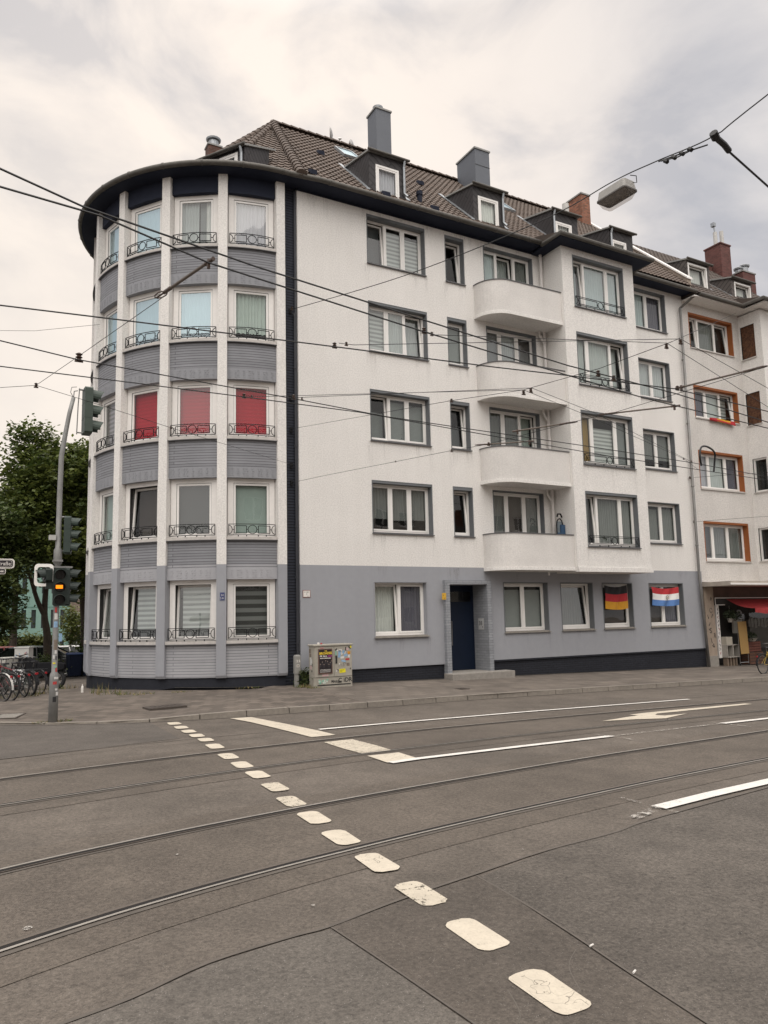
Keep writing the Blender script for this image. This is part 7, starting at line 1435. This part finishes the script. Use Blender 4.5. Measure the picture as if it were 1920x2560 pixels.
# ------------------------------------------------------------------ houses across the street (seen mirrored in the windows)
for k, (x0, w_, hgt, col, lb) in enumerate(((-34, 20, 14.5, (.42, .36, .29), 'sandstone coloured house across the street behind the viewer'), (-14, 22, 13.0, (.52, .49, .45), 'pale grey house across the street behind the viewer'), (8.05, 20, 15.0, (.45, .33, .26), 'brick brown house across the street behind the viewer'), (28.1, 24, 14.0, (.55, .52, .47), 'cream house across the street at the far right behind the viewer'))):
    e = thing('opposite_house', lb, 'apartment building', (x0 + w_ / 2, -17, gz(x0 + w_ / 2)), 0, 'houses across the street'); T = frame((x0 + w_, -17, 0), 90); m = MB(T); n = int(w_ / 2.6); hs_ = [(.9 + i * 2.6, 2.2 + i * 2.6, 1.2 + 2.9 * f, 2.8 + 2.9 * f) for i in range(n) for f in range(4) if not (f == 0 and i % 3 == 1)]
    wall_holes(m, 0, w_ - .02, -1, hgt, hs_); m.box(0, w_ - .02, 9, 9.2, -1, hgt); m.box(-.002, 0, 0, 9, -1, hgt); m.box(w_ - .02, w_ - .015, 0, 9, -1, hgt); m.build('wall', M('opposite_render_%s' % 'abcd'[k], col, .9, .12, 3), e)
    m = MB(T); m.hexa([(-.1, -.5, hgt), (w_ + .08, -.5, hgt), (w_ + .08, 9.2, hgt), (-.1, 9.2, hgt), (-.1, 4.2, hgt + 4), (w_ + .08, 4.2, hgt + 4), (w_ + .08, 4.6, hgt + 4), (-.1, 4.6, hgt + 4)]); rf = m.build('roof', TILE2, e); m = MB(T); m.box(w_ * .3, w_ * .3 + .8, 3.5, 4.4, hgt + 2, hgt + 5.2); m.build('chimney', REDBRICK, rf)
    m = MB(T); m.box(.1, w_ - .1, .5, .6, -1, hgt); m.build('interior', DARKIN, e)
    for h in hs_:
        m = MB(T)
        for a, b, c, d in ((h[0], h[0] + .08, h[2], h[3]), (h[1] - .08, h[1], h[2], h[3]), (h[0] + .08, h[1] - .08, h[2], h[2] + .1), (h[0] + .08, h[1] - .08, h[3] - .08, h[3]), ((h[0] + h[1]) / 2 - .04, (h[0] + h[1]) / 2 + .04, h[2] + .1, h[3] - .08)): m.box(a, b, .1, .16, c, d)
        m.box(h[0] - .08, h[1] + .08, -.1, .09, h[2] - .08, h[2] - .003); w = m.build('window', PVC, e); m = MB(T); m.quad((h[0], .14, h[2]), (h[1], .14, h[2]), (h[1], .14, h[3]), (h[0], .14, h[3])); m.build('pane', CGL, w)
mb = MB(); vs = []
mb.add([(x, y, gz(x, y) + h) for x, y, h in ((-60, -17, .16), (90, -17, .16), (90, -12.5, .1), (-60, -12.5, .1))], [(0, 1, 2, 3)]); struct(mb, 'pavement', PAVE2, 'pavement across the street behind the viewer')

# ------------------------------------------------------------------ sky, sun, camera
w = bpy.data.worlds.new('World'); sc.world = w; w.use_nodes = True
nt = w.node_tree; nt.nodes.clear()
out = N(nt, 'ShaderNodeOutputWorld'); bg = N(nt, 'ShaderNodeBackground'); L(nt, bg.outputs[0], out.inputs[0])
SUN_EL, SUN_AZ = R(55), R(205)      # azimuth clockwise from +y
sky = N(nt, 'ShaderNodeTexSky', sky_type='NISHITA'); sky.sun_disc = False; sky.sun_elevation = SUN_EL; sky.sun_rotation = SUN_AZ; sky.air_density = 1.5; sky.dust_density = 4
co = N(nt, 'ShaderNodeTexCoord').outputs['Generated']
sp = N(nt, 'ShaderNodeSeparateXYZ'); L(nt, co, sp.inputs[0])
dz = math_(nt, 'ADD', math_(nt, 'MAXIMUM', sp.outputs[2], 0.), .35)
cb = N(nt, 'ShaderNodeCombineXYZ'); L(nt, math_(nt, 'DIVIDE', sp.outputs[0], dz), cb.inputs[0]); L(nt, math_(nt, 'DIVIDE', sp.outputs[1], dz), cb.inputs[1])
cn = N(nt, 'ShaderNodeTexNoise'); mpc = N(nt, 'ShaderNodeMapping'); L(nt, co, mpc.inputs['Vector']); mpc.inputs['Scale'].default_value = (1, 1, 1.7); mpc.inputs['Location'].default_value = (1.3, .7, .2); L(nt, mpc.outputs[0], cn.inputs['Vector']); cn.inputs['Scale'].default_value = 4.6; cn.inputs['Detail'].default_value = 8; cn.inputs['Roughness'].default_value = .54; cn.inputs['Distortion'].default_value = .35; n1 = cn.outputs['Fac']; n2 = noise(nt, mpc.outputs[0], 1.3, 4, .5)
def dirdot(v):
    d = N(nt, 'ShaderNodeVectorMath', operation='DOT_PRODUCT'); L(nt, co, d.inputs[0]); d.inputs[1].default_value = Vector(v).normalized(); return d.outputs['Value']
glow = ramp(nt, dirdot((.28, .8, .52)), [(.86, 0.), (.998, 1.)])       # thin bright cloud above the roof
glow2 = ramp(nt, dirdot((.02, .98, .12)), [(.86, 0.), (1., 1.)])       # pale horizon at the end of the side street
south = ramp(nt, math_(nt, 'MULTIPLY', dirdot((-.35, -.75, .55)), 1.), [(.0, 0.), (1., 1.)])   # the sun's side of the sky
base = mixc(nt, ramp(nt, n1, [(.37, 0.), (.63, 1.)]), (.445, .445, .475), (.69, .655, .64))
base = mixc(nt, math_(nt, 'MULTIPLY', ramp(nt, n2, [(.42, 0.), (.62, 1.)]), .35), base, (.44, .45, .49))
base = mixc(nt, math_(nt, 'MULTIPLY', glow, ramp(nt, n1, [(.38, .45), (.55, 1.)])), base, (.93, .83, .74))
base = mixc(nt, math_(nt, 'MULTIPLY', glow2, .8), base, (.88, .79, .70))
base = mixc(nt, math_(nt, 'MULTIPLY', south, .8), base, (1.35, 1.28, 1.2))
zen = ramp(nt, sp.outputs[2], [(.66, 0.), (.97, 1.)])                  # an overcast sky is brightest overhead
base = mixc(nt, zen, base, (2.5, 2.36, 2.22))
# a veil of cloud over the clear-sky model
skyb = N(nt, 'ShaderNodeVectorMath', operation='SCALE'); L(nt, sky.outputs[0], skyb.inputs[0]); skyb.inputs['Scale'].default_value = .08
fin = mixc(nt, .94, skyb.outputs[0], base)
L(nt, fin, bg.inputs[0]); bg.inputs[1].default_value = 1.0
sun = bpy.data.lights.new('sun', 'SUN'); sun.energy = 1.1; sun.angle = R(60); sun.color = (1, .957, .905)
so = bpy.data.objects.new('sun', sun); COL.objects.link(so)
dv = Vector((math.sin(SUN_AZ) * math.cos(SUN_EL), math.cos(SUN_AZ) * math.cos(SUN_EL), math.sin(SUN_EL)))
so.rotation_euler = dv.to_track_quat('Z', 'Y').to_euler()
cam = bpy.data.cameras.new('camera'); co_ = bpy.data.objects.new('camera', cam); COL.objects.link(co_)
fw = Vector((0.47333202, 0.87256453, 0.12078054)); rt = Vector((0.87998552, -0.47457489, -0.02010346)); up = Vector((-0.03977784, -0.11580074, 0.99247565))
m = Matrix((rt, up, -fw)).transposed().to_4x4(); m.translation = (0, 0, 1.95); co_.matrix_world = m
cam.sensor_fit = 'VERTICAL'; cam.sensor_height = 36; cam.lens = 1857.5468 / 2560 * 36
cam.shift_x = 33.5549 / 2560; cam.shift_y = 35.305 / 2560
cam.clip_start = .1; cam.clip_end = 2000
sc.camera = co_
sc.view_settings.view_transform = 'Standard'; sc.view_settings.look = 'None'; sc.view_settings.exposure = .27; sc.view_settings.gamma = 1
sc.render.resolution_x = 768; sc.render.resolution_y = 1024
